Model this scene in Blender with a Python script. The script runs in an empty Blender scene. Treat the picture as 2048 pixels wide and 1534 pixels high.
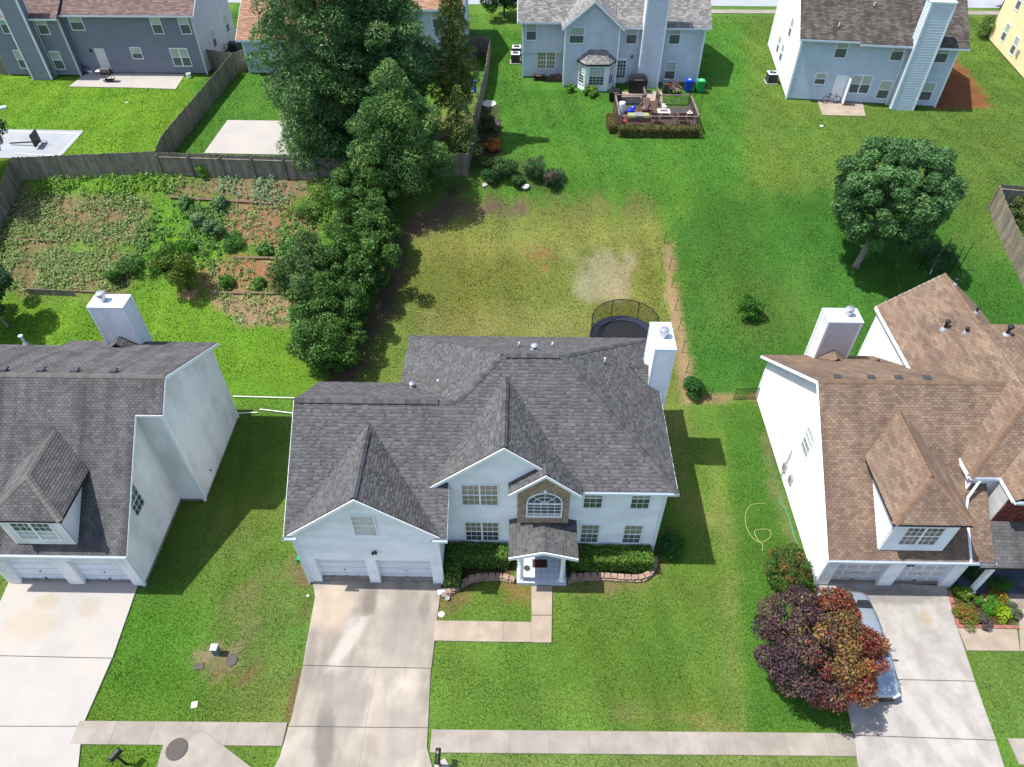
import bpy, math, random
import numpy as np
from mathutils import Vector

# ------------------------------------------------------------------ camera, sky, sun, exposure
S = bpy.context.scene
CAM_H, PITCH, YAW, FPX = 31.0, math.radians(45.0), math.radians(0.98), 1410.0
cam_d = bpy.data.cameras.new('camera'); cam = bpy.data.objects.new('camera', cam_d); S.collection.objects.link(cam)
cam.location = (0, 0, CAM_H); cam.rotation_euler = (math.pi/2 - PITCH, 0, YAW)
cam_d.sensor_width = 36.0; cam_d.lens = FPX/2048*36.0; cam_d.clip_end = 1000; cam_d.clip_start = 0.5
S.camera = cam
W = bpy.data.worlds.new('World'); S.world = W; W.use_nodes = True
wn = W.node_tree.nodes; wl = W.node_tree.links
sky = wn.new('ShaderNodeTexSky'); sky.sky_type = 'NISHITA'; sky.sun_disc = False
SUN_DX = 0.487
SUN_EL = math.atan(1/SUN_DX)
sky.sun_elevation = SUN_EL; sky.sun_rotation = math.radians(-90)
sky.air_density = 0.8; sky.dust_density = 1.4; sky.ozone_density = 0.6
bg = wn['Background']; bg.inputs[1].default_value = 0.15
wl.new(sky.outputs[0], bg.inputs[0])
sun_d = bpy.data.lights.new('sun', 'SUN'); sun = bpy.data.objects.new('sun', sun_d); S.collection.objects.link(sun)
sun_d.energy = 3.9; sun_d.angle = math.radians(0.55); sun_d.color = (1.0, 0.968, 0.915)
sun.rotation_euler = Vector((SUN_DX, -0.015, -1.0)).to_track_quat('-Z', 'Y').to_euler(); sun.location = (-40, 10, 80)
S.view_settings.view_transform = 'Standard'; S.view_settings.look = 'None'; S.view_settings.gamma = 1
S.view_settings.exposure = 0.7; S.view_settings.use_curve_mapping = False
S.cycles.max_bounces = 6; S.cycles.diffuse_bounces = 3; S.cycles.transparent_max_bounces = 6

rng = np.random.default_rng(7); random.seed(7)
COL = S.collection
PI = math.pi

# ------------------------------------------------------------------ terrain
TY = np.array([-60, 29.2, 33.0, 37.0, 41.0, 43.6, 45.6, 47.0, 48.2, 400.0])
TZ = np.array([0.0, 0.0, 0.55, 1.6, 2.95, 3.95, 5.1, 5.8, 6.0, 6.0])
_ys = np.linspace(-60, 400, 4601); _zs = np.interp(_ys, TY, TZ)
_k = np.exp(-0.5*(np.arange(-12, 13)/5.0)**2); _k /= _k.sum()
_zs = np.convolve(np.pad(_zs, 12, mode='edge'), _k, mode='valid')
def hz(x, y):
    return np.interp(y, _ys, _zs)
cp, sp_ = math.cos(PITCH), math.sin(PITCH)
_R = np.array([math.cos(YAW), math.sin(YAW), 0.0]); _F = np.array([-math.sin(YAW), math.cos(YAW), 0.0]); _U = np.array([0, 0, 1.0])
_fw = _F*cp - _U*sp_; _up = _F*sp_ + _U*cp
def gz(px, py, z):
    d = _fw + _R*(px-1024)/FPX - _up*(py-767)/FPX
    t = (z-CAM_H)/d[2]; return d[0]*t, d[1]*t
def G(px, py):
    """survey: photo position of a ground point -> place on the terrain"""
    z = 2.0
    for _ in range(60):
        x, y = gz(px, py, z); z += 0.6*(float(hz(x, y))-z)
    return x, y, float(hz(x, y))
def GP(pts): return [G(*p)[:2] for p in pts]

# ------------------------------------------------------------------ colour / materials
def lin(c): return c/12.92 if c <= 0.04045 else ((c+0.055)/1.055)**2.4
def C(h): return tuple(lin(int(h[i:i+2], 16)/255) for i in (0, 2, 4))
def mat(name, col=(.5, .5, .5), rough=.8, attr=False, noise=(), bump=None, objrand=0, metal=0, spec=.4, trans=0, stretch=None, dirt=None, stains_and_shade=()):
    """noise: list of (scale, low, high) brightness factors; bump: (scale, strength); dirt: (scale, colour, amount, stretch)"""
    m = bpy.data.materials.new(name); m.use_nodes = True
    nt = m.node_tree; N = nt.nodes; L = nt.links
    b = N['Principled BSDF']; b.inputs['Roughness'].default_value = rough; b.inputs['Metallic'].default_value = metal
    b.inputs['Specular IOR Level'].default_value = spec
    if attr:
        a = N.new('ShaderNodeAttribute'); a.attribute_name = 'Col'; out = a.outputs['Color']
    else:
        a = N.new('ShaderNodeRGB'); a.outputs[0].default_value = (*col, 1); out = a.outputs[0]
    geo = N.new('ShaderNodeNewGeometry'); pos = geo.outputs['Position']
    def mapped(st):
        mp = N.new('ShaderNodeMapping'); mp.inputs['Scale'].default_value = st; L.new(pos, mp.inputs['Vector']); return mp.outputs[0]
    src = mapped(stretch) if stretch else pos
    for sc, lo, hi in noise:
        t = N.new('ShaderNodeTexNoise'); t.inputs['Scale'].default_value = sc; t.inputs['Detail'].default_value = 4
        L.new(src, t.inputs['Vector'])
        r = N.new('ShaderNodeMapRange'); r.inputs[1].default_value = .3; r.inputs[2].default_value = .7
        r.inputs[3].default_value = lo; r.inputs[4].default_value = hi; L.new(t.outputs[0], r.inputs[0])
        v = N.new('ShaderNodeVectorMath'); v.operation = 'SCALE'; L.new(out, v.inputs[0]); L.new(r.outputs[0], v.inputs['Scale']); out = v.outputs[0]
    if objrand:
        oi = N.new('ShaderNodeObjectInfo'); r = N.new('ShaderNodeMapRange'); r.inputs[3].default_value = 1-objrand; r.inputs[4].default_value = 1+objrand
        L.new(oi.outputs['Random'], r.inputs[0]); v = N.new('ShaderNodeVectorMath'); v.operation = 'SCALE'
        L.new(out, v.inputs[0]); L.new(r.outputs[0], v.inputs['Scale']); out = v.outputs[0]
    if dirt:
        sc, dc, am, st = dirt
        t = N.new('ShaderNodeTexNoise'); t.inputs['Scale'].default_value = sc; t.inputs['Detail'].default_value = 5
        L.new(mapped(st), t.inputs['Vector'])
        r = N.new('ShaderNodeMapRange'); r.inputs[1].default_value = .43; r.inputs[2].default_value = .67; r.inputs[4].default_value = am
        L.new(t.outputs[0], r.inputs[0])
        mx = N.new('ShaderNodeMix'); mx.data_type = 'RGBA'; L.new(r.outputs[0], mx.inputs[0]); L.new(out, mx.inputs[6]); mx.inputs[7].default_value = (*dc, 1); out = mx.outputs[2]
    for px_, py_, rx, ry, rot, hx, am in stains_and_shade:      # worn, washed and oily patches, plus shade painted before the right garage
        x_, y_ = gz(px_, py_, .05); mp = N.new('ShaderNodeMapping'); mp.vector_type = 'TEXTURE'; mp.inputs['Location'].default_value = (x_, y_, .05)
        mp.inputs['Rotation'].default_value = (0, 0, math.radians(rot)); mp.inputs['Scale'].default_value = (rx, ry, 1); L.new(pos, mp.inputs['Vector'])
        t = N.new('ShaderNodeTexNoise'); t.inputs['Scale'].default_value = 2.2; t.inputs['Detail'].default_value = 5; L.new(pos, t.inputs['Vector'])
        ad = N.new('ShaderNodeVectorMath'); ad.operation = 'MULTIPLY_ADD'; L.new(t.outputs['Color'], ad.inputs[0]); ad.inputs[1].default_value = (.9, .9, 0); L.new(mp.outputs[0], ad.inputs[2])
        sb_ = N.new('ShaderNodeVectorMath'); sb_.operation = 'SUBTRACT'; L.new(ad.outputs[0], sb_.inputs[0]); sb_.inputs[1].default_value = (.45, .45, 0)
        gt = N.new('ShaderNodeTexGradient'); gt.gradient_type = 'SPHERICAL'; L.new(sb_.outputs[0], gt.inputs[0])
        r = N.new('ShaderNodeMapRange'); r.inputs[1].default_value = 0; r.inputs[2].default_value = .45; r.inputs[4].default_value = am; L.new(gt.outputs['Fac'], r.inputs[0])
        mx = N.new('ShaderNodeMix'); mx.data_type = 'RGBA'; L.new(r.outputs[0], mx.inputs[0]); L.new(out, mx.inputs[6]); mx.inputs[7].default_value = (*C(hx), 1); out = mx.outputs[2]
    L.new(out, b.inputs['Base Color'])
    if bump:
        t = N.new('ShaderNodeTexNoise'); t.inputs['Scale'].default_value = bump[0]; t.inputs['Detail'].default_value = 4; L.new(pos, t.inputs['Vector'])
        bn = N.new('ShaderNodeBump'); bn.inputs['Strength'].default_value = bump[1]; bn.inputs['Distance'].default_value = .05
        L.new(t.outputs[0], bn.inputs['Height']); L.new(bn.outputs[0], b.inputs['Normal'])
    if trans:
        tr = N.new('ShaderNodeBsdfTranslucent'); L.new(out, tr.inputs['Color']); mxs = N.new('ShaderNodeMixShader'); mxs.inputs[0].default_value = trans
        L.new(b.outputs[0], mxs.inputs[1]); L.new(tr.outputs[0], mxs.inputs[2]); L.new(mxs.outputs[0], N['Material Output'].inputs['Surface'])
    return m
M = {}
M['ground'] = mat('ground_soil_and_turf', attr=True, rough=.95, noise=[(9, .72, 1.2), (38, .75, 1.22)], bump=(30, .6), spec=.1)
M['leaf'] = mat('leaves', attr=True, rough=.55, spec=.3, trans=.28)
M['grass'] = mat('grass_blades', attr=True, rough=.7, spec=.15, trans=.3)
M['shingle'] = mat('shingles', attr=True, rough=.92, noise=[(60, .8, 1.18), (1.1, .9, 1.1)], spec=.2)
M['shingle_old'] = mat('weathered_shingles', attr=True, rough=.92, noise=[(60, .8, 1.18), (.9, .8, 1.16)], spec=.2,
                       dirt=(1.3, C('353230'), .5, (1.6, .14, .14)))
M['shingle_tan'] = mat('tan_shingles', attr=True, rough=.92, noise=[(60, .82, 1.15), (.8, .85, 1.12)], spec=.2,
                       dirt=(1.0, C('4a3a36'), .42, (1.3, .3, .3)))
M['deck'] = mat('roof_felt', C('2b2928'), .95)
M['cap'] = mat('cap_shingles', C('525154'), .92, noise=[(50, .8, 1.15)], objrand=.3, spec=.2)
M['cap_old'] = mat('old_cap_shingles', C('67635f'), .92, noise=[(50, .8, 1.15)], objrand=.12, spec=.2)
M['cap_tan'] = mat('tan_cap_shingles', C('76604f'), .92, noise=[(50, .8, 1.15)], objrand=.12, spec=.2)
M['siding'] = mat('white_siding', C('f3f4f5'), .55, noise=[(1.2, .93, 1.04)], dirt=(.9, C('a9a699'), .22, (.5, .5, 1.6)))
M['siding_l'] = mat('old_white_siding', C('eeece8'), .6, noise=[(1.2, .93, 1.04)], dirt=(.8, C('a19b8e'), .4, (1, 1, .35)))
M['siding_grey'] = mat('blue_grey_siding', C('7f838e'), .6, noise=[(1.5, .93, 1.05)])
M['siding_blue'] = mat('pale_blue_grey_siding', C('cdd5de'), .6, noise=[(1.5, .93, 1.05)], dirt=(.8, C('8b8f92'), .25, (1, 1, .35)))
M['siding_blue2'] = mat('light_blue_siding', C('bfccd8'), .6, noise=[(1.5, .93, 1.05)])
M['siding_warm'] = mat('warm_grey_siding', C('cbc8c8'), .6, noise=[(1.5, .93, 1.05)])
M['siding_yellow'] = mat('cream_yellow_siding', C('e6d3a4'), .6, noise=[(1.5, .93, 1.05)])
M['trim'] = mat('white_trim', C('eef1f4'), .5, noise=[(3, .93, 1.03)])
M['concrete_f'] = mat('foundation', C('8b8278'), .9, noise=[(4, .75, 1.15)])
M['concrete'] = mat('driveway_concrete', C('a2998d'), .9, attr=False, noise=[(.3, .78, 1.16), (1.4, .84, 1.1), (45, .88, 1.1)], bump=(60, .15), spec=.2,
                    dirt=(.9, C('6d675f'), .6, (1.3, .3, 1)), stains_and_shade=[(660, 1215, 1.3, 1.6, 0, 'b3a08a', .5), (800, 1260, 1.5, 2.3, 0, '8a827b', .5), (690, 1400, 1.2, 1.9, 0, '857e78', .55), (790, 1475, 1.3, 1.9, 0, '8a837c', .5), (740, 1208, .4, 1.0, 0, '665f58', .55), (850, 1212, .35, .9, 0, '6b645d', .5), (650, 1480, .55, 1.7, 8, '625e5a', .6), (757, 1420, .3, 2.8, 14, 'a59888', .5), (696, 1285, .42, 1.7, -28, 'b0aaa1', .7), (712, 1248, .5, .6, 0, 'b0aaa1', .45)])
M['concrete_w'] = mat('pale_concrete', C('aaa59f'), .9, noise=[(.5, .9, 1.06), (45, .9, 1.08)], spec=.2, dirt=(.5, C('a89a86'), .3, (1, 1, 1)), stains_and_shade=[(95, 1203, .8, .5, 0, '9a8c74', .5), (180, 1215, .7, .6, 0, '9a8c78', .45), (60, 1250, 1.6, 1.0, 0, 'a8937c', .4)])
M['concrete_s'] = mat('sidewalk_concrete', C('978f85'), .9, noise=[(.9, .86, 1.1), (50, .86, 1.12)], objrand=.08, spec=.2, dirt=(1.5, C('7b746a'), .4, (1, 1, 1)))
M['concrete_p'] = mat('pinkish_concrete', C('a09182'), .9, noise=[(1.2, .86, 1.1), (50, .88, 1.1)], objrand=.08, spec=.2, dirt=(1.8, C('857868'), .4, (1, 1, 1)))
M['concrete_r'] = mat('mottled_pale_concrete', C('a8a39d'), .9, noise=[(.45, .84, 1.08), (3, .9, 1.07), (45, .88, 1.1)], spec=.2, dirt=(1.3, C('857f78'), .6, (1, .55, 1)), stains_and_shade=[(1790, 1192, 3.2, .55, 0, '6e6963', .6), (1852, 1235, .3, .5, 0, '9a8a6c', .6), (1840, 1440, .45, 3.0, 22, 'b0aaa3', .6), (1905, 1440, .4, 3.0, 22, 'b0aaa3', .5)])  # first patch is painted shade along the garage front, the others are stains
M['concrete_g'] = mat('court_concrete', C('9a9ea2'), .9, noise=[(.7, .9, 1.08)], spec=.2)
M['joint'] = mat('joint_dirt', C('8c847a'), .95)
M['glass'] = mat('window_glass_dark', C('4a5150'), .06, spec=.8, noise=[(1.5, .8, 1.2)])
M['blind'] = mat('window_glass_over_blind', C('8d8778'), .08, spec=.7, noise=[(1.5, .9, 1.1)])
M['blind_light'] = mat('window_glass_over_pale_blind', C('aab3ac'), .08, spec=.7, noise=[(1.5, .9, 1.1)])
M['screen'] = mat('insect_screen', C('5b605f'), .5, noise=[(2, .9, 1.1)])
M['door_white'] = mat('white_garage_door', C('dde3ea'), .45, noise=[(2, .95, 1.03)])
M['door_panel'] = mat('greige_door_panel', C('c5bcb8'), .5)
M['metal'] = mat('galvanised_metal', C('b9bcc0'), .35, metal=.6, noise=[(6, .85, 1.1)])
M['metal_white'] = mat('painted_metal', C('dfe6ee'), .4)
M['black'] = mat('black_metal', C('1c1c1e'), .5)
M['darkgrey'] = mat('dark_grey', C('3d3f42'), .6)
M['white_plastic'] = mat('white_plastic', C('eceeee'), .4)
M['wood_fence'] = mat('weathered_fence_wood', C('898071'), .9, noise=[(3, .7, 1.2), (18, .8, 1.15)], objrand=.16, stretch=(1, 1, .35), spec=.15)
M['wood_dark'] = mat('dark_deck_wood', C('5c4740'), .85, noise=[(4, .75, 1.2)], objrand=.1, spec=.2)
M['wood_grey'] = mat('grey_rail_wood', C('7d6d66'), .85, noise=[(4, .75, 1.2)], objrand=.1, spec=.2)
M['bark'] = mat('bark', C('5d4d42'), .95, noise=[(6, .7, 1.2)], bump=(20, .6))
M['bark_pale'] = mat('pale_bark', C('8f877c'), .95, noise=[(6, .7, 1.2)], bump=(20, .6))
M['stone'] = mat('wall_block', C('9c8474'), .95, noise=[(9, .75, 1.2)], objrand=.14, bump=(25, .5))
M['brick'] = mat('tan_bricks', attr=True, rough=.9, noise=[(25, .85, 1.12)])
M['brick_red'] = mat('red_edging_brick', C('95625a'), .9, noise=[(12, .8, 1.15)], objrand=.15)
M['mortar'] = mat('mortar', C('a79a8c'), .95)
M['tile'] = mat('pale_porch_tile', C('c6ced6'), .45, objrand=.05, noise=[(3, .94, 1.05)])
M['grout'] = mat('grout', C('8b9096'), .9)
M['rock'] = mat('pale_rock', C('c3bdb6'), .9, noise=[(7, .75, 1.15)], bump=(12, .5))
M['timber'] = mat('landscape_timber', C('7d6656'), .9, noise=[(6, .7, 1.2)], objrand=.12)
M['asphalt'] = mat('asphalt', C('74726f'), .95, noise=[(2, .9, 1.1), (60, .85, 1.15)])
M['slate'] = mat('dark_slate_floor', C('4a525e'), .4, noise=[(1.6, .6, 1.5)])
M['steel_iron'] = mat('cast_iron', C('4c4641'), .7, noise=[(20, .8, 1.2)])
M['green_pl'] = mat('green_plastic', C('1d9b52'), .4)
M['blue_pl'] = mat('blue_plastic', C('1b3fc0'), .4)
M['hose_y'] = mat('pale_yellow_hose', C('a8a868'), .5)
M['hose_g'] = mat('green_hose', C('3f9a6a'), .5)
M['brown_pl'] = mat('brown_plastic', C('6c5650'), .6)
M['silver'] = mat('silver_car_paint', C('a9b3bd'), .22, metal=.5, spec=.6)
M['car_glass'] = mat('car_glass', C('20262b'), .05, spec=.8)
M['tyre'] = mat('tyre_rubber', C('18181a'), .85)
M['door_wood'] = mat('dark_front_door', C('4b2a22'), .5)
M['lime'] = mat('lime_fabric', C('8f9a62'), .9)
M['brown_mat'] = mat('dark_rubber_mat', C('2a2c30'), .9)
M['blue_pad'] = mat('dark_navy_pad', C('23283a'), .6)
M['ornament'] = mat('orange_plant_pot', C('c4562c'), .6)

def netmat():
    m = bpy.data.materials.new('black_safety_net'); m.use_nodes = True; N = m.node_tree.nodes; L = m.node_tree.links
    b = N['Principled BSDF']; b.inputs['Base Color'].default_value = (*C('17181b'), 1); b.inputs['Roughness'].default_value = .9
    t = N.new('ShaderNodeBsdfTransparent'); mx = N.new('ShaderNodeMixShader'); mx.inputs[0].default_value = .42
    L.new(t.outputs[0], mx.inputs[1]); L.new(b.outputs[0], mx.inputs[2]); L.new(mx.outputs[0], N['Material Output'].inputs['Surface']); return m
M['net'] = netmat()

# ------------------------------------------------------------------ mesh helpers
class MB:
    def __init__(s): s.v = []; s.f = []; s.c = []; s.usec = False
    def face(s, pts, col=None):
        i = len(s.v); s.v.extend([tuple(p) for p in pts]); s.f.append(tuple(range(i, i+len(pts)))); s.c.append(col)
        if col is not None: s.usec = True
    def box(s, c, d, rz=0, col=None, bev=0):
        cx, cy, cz = c; hx, hy, hz_ = d[0]/2, d[1]/2, d[2]/2; ca, sa = math.cos(rz), math.sin(rz)
        def P(x, y, z): return (cx+x*ca-y*sa, cy+x*sa+y*ca, cz+z)
        i = len(s.v)
        if bev:
            b = min(bev, hx*.5, hy*.5, hz_*.8)
            for z, ix in ((-hz_, 0), (hz_-b, 0), (hz_, b)):
                s.v += [P(-hx+ix, -hy+ix, z), P(hx-ix, -hy+ix, z), P(hx-ix, hy-ix, z), P(-hx+ix, hy-ix, z)]
            fs = [(3, 2, 1, 0), (8, 9, 10, 11)]
            for l in (0, 4):
                for k in range(4): fs.append((l+k, l+(k+1) % 4, l+4+(k+1) % 4, l+4+k))
        else:
            for z in (-hz_, hz_): s.v += [P(-hx, -hy, z), P(hx, -hy, z), P(hx, hy, z), P(-hx, hy, z)]
            fs = [(3, 2, 1, 0), (4, 5, 6, 7)]+[(k, (k+1) % 4, 4+(k+1) % 4, 4+k) for k in range(4)]
        for f in fs: s.f.append(tuple(i+k for k in f)); s.c.append(col)
        if col is not None: s.usec = True
        return s
    def prism(s, poly, z0, z1, col=None):
        n = len(poly); i = len(s.v)
        a = sum(poly[k][0]*poly[(k+1) % n][1]-poly[(k+1) % n][0]*poly[k][1] for k in range(n))
        if a < 0: poly = poly[::-1]
        zz0 = z0 if callable(z0) else (lambda x, y: z0); zz1 = z1 if callable(z1) else (lambda x, y: z1)
        s.v += [(p[0], p[1], zz0(*p[:2])) for p in poly]+[(p[0], p[1], zz1(*p[:2])) for p in poly]
        s.f.append(tuple(range(i+n-1, i-1, -1))); s.f.append(tuple(range(i+n, i+2*n))); s.c += [col, col]
        for k in range(n): s.f.append((i+k, i+(k+1) % n, i+n+(k+1) % n, i+n+k)); s.c.append(col)
        return s
    def tube(s, pts, r, seg=8, cap=True, col=None):
        pts = [Vector(p) for p in pts]; rs = r if isinstance(r, (list, tuple)) else [r]*len(pts); i0 = len(s.v)
        for k, p in enumerate(pts):
            d = (pts[min(k+1, len(pts)-1)]-pts[max(k-1, 0)]).normalized()
            a = d.orthogonal().normalized() if k == 0 or True else a
            ref = Vector((0, 0, 1)) if abs(d.z) < .9 else Vector((1, 0, 0))
            a = d.cross(ref).normalized(); b = d.cross(a)
            for q in range(seg):
                t = 2*PI*q/seg; s.v.append(tuple(p+(a*math.cos(t)+b*math.sin(t))*rs[k]))
        for k in range(len(pts)-1):
            for q in range(seg):
                a0 = i0+k*seg+q; a1 = i0+k*seg+(q+1) % seg; s.f.append((a0, a1, a1+seg, a0+seg)); s.c.append(col)
        if cap:
            s.f.append(tuple(range(i0+seg-1, i0-1, -1))); e = i0+(len(pts)-1)*seg; s.f.append(tuple(range(e, e+seg))); s.c += [col, col]
        return s
    def lathe(s, c, prof, seg=14, col=None):
        i0 = len(s.v)
        for r, z in prof:
            for q in range(seg): s.v.append((c[0]+r*math.cos(2*PI*q/seg), c[1]+r*math.sin(2*PI*q/seg), c[2]+z))
        for k in range(len(prof)-1):
            for q in range(seg):
                a = i0+k*seg+q; b = i0+k*seg+(q+1) % seg; s.f.append((a, b, b+seg, a+seg)); s.c.append(col)
        s.f.append(tuple(range(i0+seg-1, i0-1, -1))); e = i0+(len(prof)-1)*seg; s.f.append(tuple(range(e, e+seg))); s.c += [col, col]
        return s
    def mesh(s, name, off=(0, 0, 0)):
        me = bpy.data.meshes.new(name)
        me.from_pydata([(v[0]-off[0], v[1]-off[1], v[2]-off[2]) for v in s.v], [], s.f)
        if s.usec:
            at = me.color_attributes.new('Col', 'FLOAT_COLOR', 'CORNER'); arr = []
            for f, c in zip(s.f, s.c):
                c = c or (.5, .5, .5); arr.extend([c[0], c[1], c[2], 1.0]*len(f))
            at.data.foreach_set('color', arr)
        me.update(); return me
OFF = [(0, 0, 0)]
def link(name, me, m, parent=None, loc=(0, 0, 0), rz=0, **kw):
    o = bpy.data.objects.new(name, me); COL.objects.link(o)
    if me is not None and m is not None and len(me.materials) == 0: me.materials.append(m)
    o.location = loc; o.rotation_euler = (0, 0, rz)
    if parent is not None: o.parent = parent
    for k, v in kw.items():
        if v is not None: o[k] = v
    return o
def obj(name, mb, m, parent=None, world=True, smooth=False, **kw):
    """mesh given in world coordinates; stored relative to the thing's base"""
    off = OFF[0] if (parent is not None and world) else (0, 0, 0)
    me = mb.mesh(name, off)
    if smooth: me.polygons.foreach_set('use_smooth', [True]*len(me.polygons))
    return link(name, me, m, parent, **kw)
def thing(name, label, cat, loc=(0, 0, 0), rz=0, group=None, kind=None):
    o = bpy.data.objects.new(name, None); COL.objects.link(o); o.empty_display_size = .3
    o.location = loc; o.rotation_euler = (0, 0, rz); OFF[0] = tuple(loc)
    if label: o['label'] = label
    if cat: o['category'] = cat
    if group: o['group'] = group
    if kind: o['kind'] = kind
    return o
def solo(name, mb, m, label, cat, group=None, loc=None, smooth=False, kind=None):
    """a thing that is one mesh (world coordinates), origin at its base"""
    if loc is None:
        a = np.array(mb.v); loc = (float(a[:, 0].mean()), float(a[:, 1].mean()), float(a[:, 2].min()))
    me = mb.mesh(name, loc)
    if smooth: me.polygons.foreach_set('use_smooth', [True]*len(me.polygons))
    o = link(name, me, m, None, loc)
    if label: o['label'] = label
    if cat: o['category'] = cat
    if group: o['group'] = group
    if kind: o['kind'] = kind
    return o
def np_mesh(name, V, n_per, cols):
    """V: (k*n_per,3) vertices of k separate faces; cols (k,3) per face"""
    k = len(V)//n_per; me = bpy.data.meshes.new(name)
    me.vertices.add(len(V)); me.vertices.foreach_set('co', V.astype(np.float32).ravel())
    me.loops.add(len(V)); me.loops.foreach_set('vertex_index', np.arange(len(V), dtype=np.int32))
    me.polygons.add(k); me.polygons.foreach_set('loop_start', np.arange(0, len(V), n_per, dtype=np.int32))
    me.update(calc_edges=True)
    at = me.color_attributes.new('Col', 'FLOAT_COLOR', 'POINT')
    cc = np.ones((len(V), 4), np.float32); cc[:, :3] = np.repeat(cols, n_per, axis=0); at.data.foreach_set('color', cc.ravel())
    return me

# ------------------------------------------------------------------ house building blocks
def clip2(poly, axis, val, keep_ge):
    out = []; n = len(poly)
    for i in range(n):
        a, b = poly[i], poly[(i+1) % n]; da = a[axis]-val; db = b[axis]-val
        if not keep_ge: da, db = -da, -db
        if da >= 0: out.append(a)
        if (da >= 0) != (db >= 0):
            t = da/(da-db); out.append(tuple(a[k]+(b[k]-a[k])*t for k in range(2)))
    return out
def siding(parent, poly, p0, ang, m, lap=.115, name='siding', z0=0.0):
    """lapped boards clipped to a wall outline poly (x along wall, z up); outward is local -y"""
    mb = MB(); zs = [p[1] for p in poly]; k = math.floor((min(zs)-z0)/lap); t = .028
    while z0+k*lap < max(zs):
        a = z0+k*lap; b = a+lap; q = clip2(clip2(poly, 1, a, True), 1, b, False)
        if len(q) >= 3:
            gv = lap*.2; f = lambda p: (p[0], -(.012+t*(1-(p[1]-a)/lap)), p[1])
            q1 = clip2(q, 1, b-gv, False); q2 = clip2(q, 1, b-gv, True)
            if len(q1) >= 3: mb.face([f(p) for p in q1])
            if len(q2) >= 3: mb.face([(p[0], .012, p[1]) for p in q2])
            tp = sorted(p for p in q1 if abs(p[1]-b+gv) < 1e-6)
            if len(tp) >= 2: mb.face([f(tp[0]), f(tp[-1]), (tp[-1][0], .012, b-gv), (tp[0][0], .012, b-gv)])
            lo = [p for p in q if abs(p[1]-a) < 1e-6]
            if len(lo) >= 2:
                lo.sort(); l, r = lo[0], lo[-1]
                mb.face([(l[0], .012, a), (r[0], .012, a), (r[0], -(.012+t), a), (l[0], -(.012+t), a)])
        k += 1
    mb.face([(p[0], .05, p[1]) for p in poly][::-1])
    off = OFF[0]
    return link(name, mb.mesh(name), m, parent, (p0[0]-off[0], p0[1]-off[1], p0[2]-off[2]), ang, kind='stuff')
def roof_face(pts, sh, dk, expo, wtab, cols, thk=.02, style='lam', lift=.0, deck=.14, under=None):
    """pts: 3-D convex outline; shingle courses into sh, a solid deck into dk"""
    P = [Vector(p) for p in pts]; n = (P[1]-P[0]).cross(P[2]-P[0])
    for i in range(2, len(P)-1): n += (P[i]-P[0]).cross(P[i+1]-P[0])
    n.normalize()
    if n.z < 0: P = P[::-1]; n = -n
    v = Vector((0, 0, 1))-n*n.z; v.normalize(); u = v.cross(n)
    o = n*(P[0].dot(n)+lift)
    q = [(p.dot(u), p.dot(v)) for p in P]
    dk.v, i = dk.v, len(dk.v)
    k = len(P); dk.v += [tuple(p+n*(lift-.004)) for p in P]+[tuple(p+Vector((0, 0, -deck))) for p in P]
    dk.f.append(tuple(range(i, i+k))); dk.f.append(tuple(range(i+2*k-1, i+k-1, -1)))
    for j in range(k): dk.f.append((i+j, i+k+j, i+k+(j+1) % k, i+(j+1) % k))
    dk.c += [None]*(k+2)
    tmin = min(p[1] for p in q); tmax = max(p[1] for p in q); row = math.floor(tmin/expo)
    while row*expo < tmax:
        a = row*expo; b = a+expo
        strip = clip2(clip2(q, 1, a, True), 1, b, False)
        if len(strip) >= 3:
            s0 = min(p[0] for p in strip); s1 = max(p[0] for p in strip)
            rr = random.Random(row*7919+int(s0*3)); w0 = wtab*(.5*(row % 2)) if style == 'tab' else wtab*rr.random()
            x = math.floor((s0-w0)/wtab)*wtab+w0
            while x < s1:
                slot = style == 'lam' and rr.random() < .5
                wd = wtab if style == 'tab' else (wtab*rr.uniform(.45, .75) if slot else wtab*rr.uniform(.6, 1.3))
                g = .012 if style == 'tab' else 0
                cell = clip2(clip2(strip, 0, x+g, True), 0, x+wd, False)
                if len(cell) >= 3:
                    hi = thk*(.3 if slot else 1); c = rr.choice(cols); j = rr.uniform(.94, 1.06)
                    c = tuple(e*j for e in c)
                    h = lambda p: o+u*p[0]+v*p[1]+n*(.003+hi*(1-(p[1]-a)/expo))
                    if slot:
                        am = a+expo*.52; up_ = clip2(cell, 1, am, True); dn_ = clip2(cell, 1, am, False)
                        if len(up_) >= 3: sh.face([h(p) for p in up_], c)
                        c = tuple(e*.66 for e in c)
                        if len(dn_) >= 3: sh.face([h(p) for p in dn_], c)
                    else: sh.face([h(p) for p in cell], c)
                    lo = [p for p in cell if abs(p[1]-a) < 1e-6]
                    if len(lo) >= 2:
                        lo.sort(); l, r = lo[0], lo[-1]
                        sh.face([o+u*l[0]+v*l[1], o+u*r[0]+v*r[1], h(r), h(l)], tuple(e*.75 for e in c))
                x += wd
        row += 1
_capcache = {}
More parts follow.
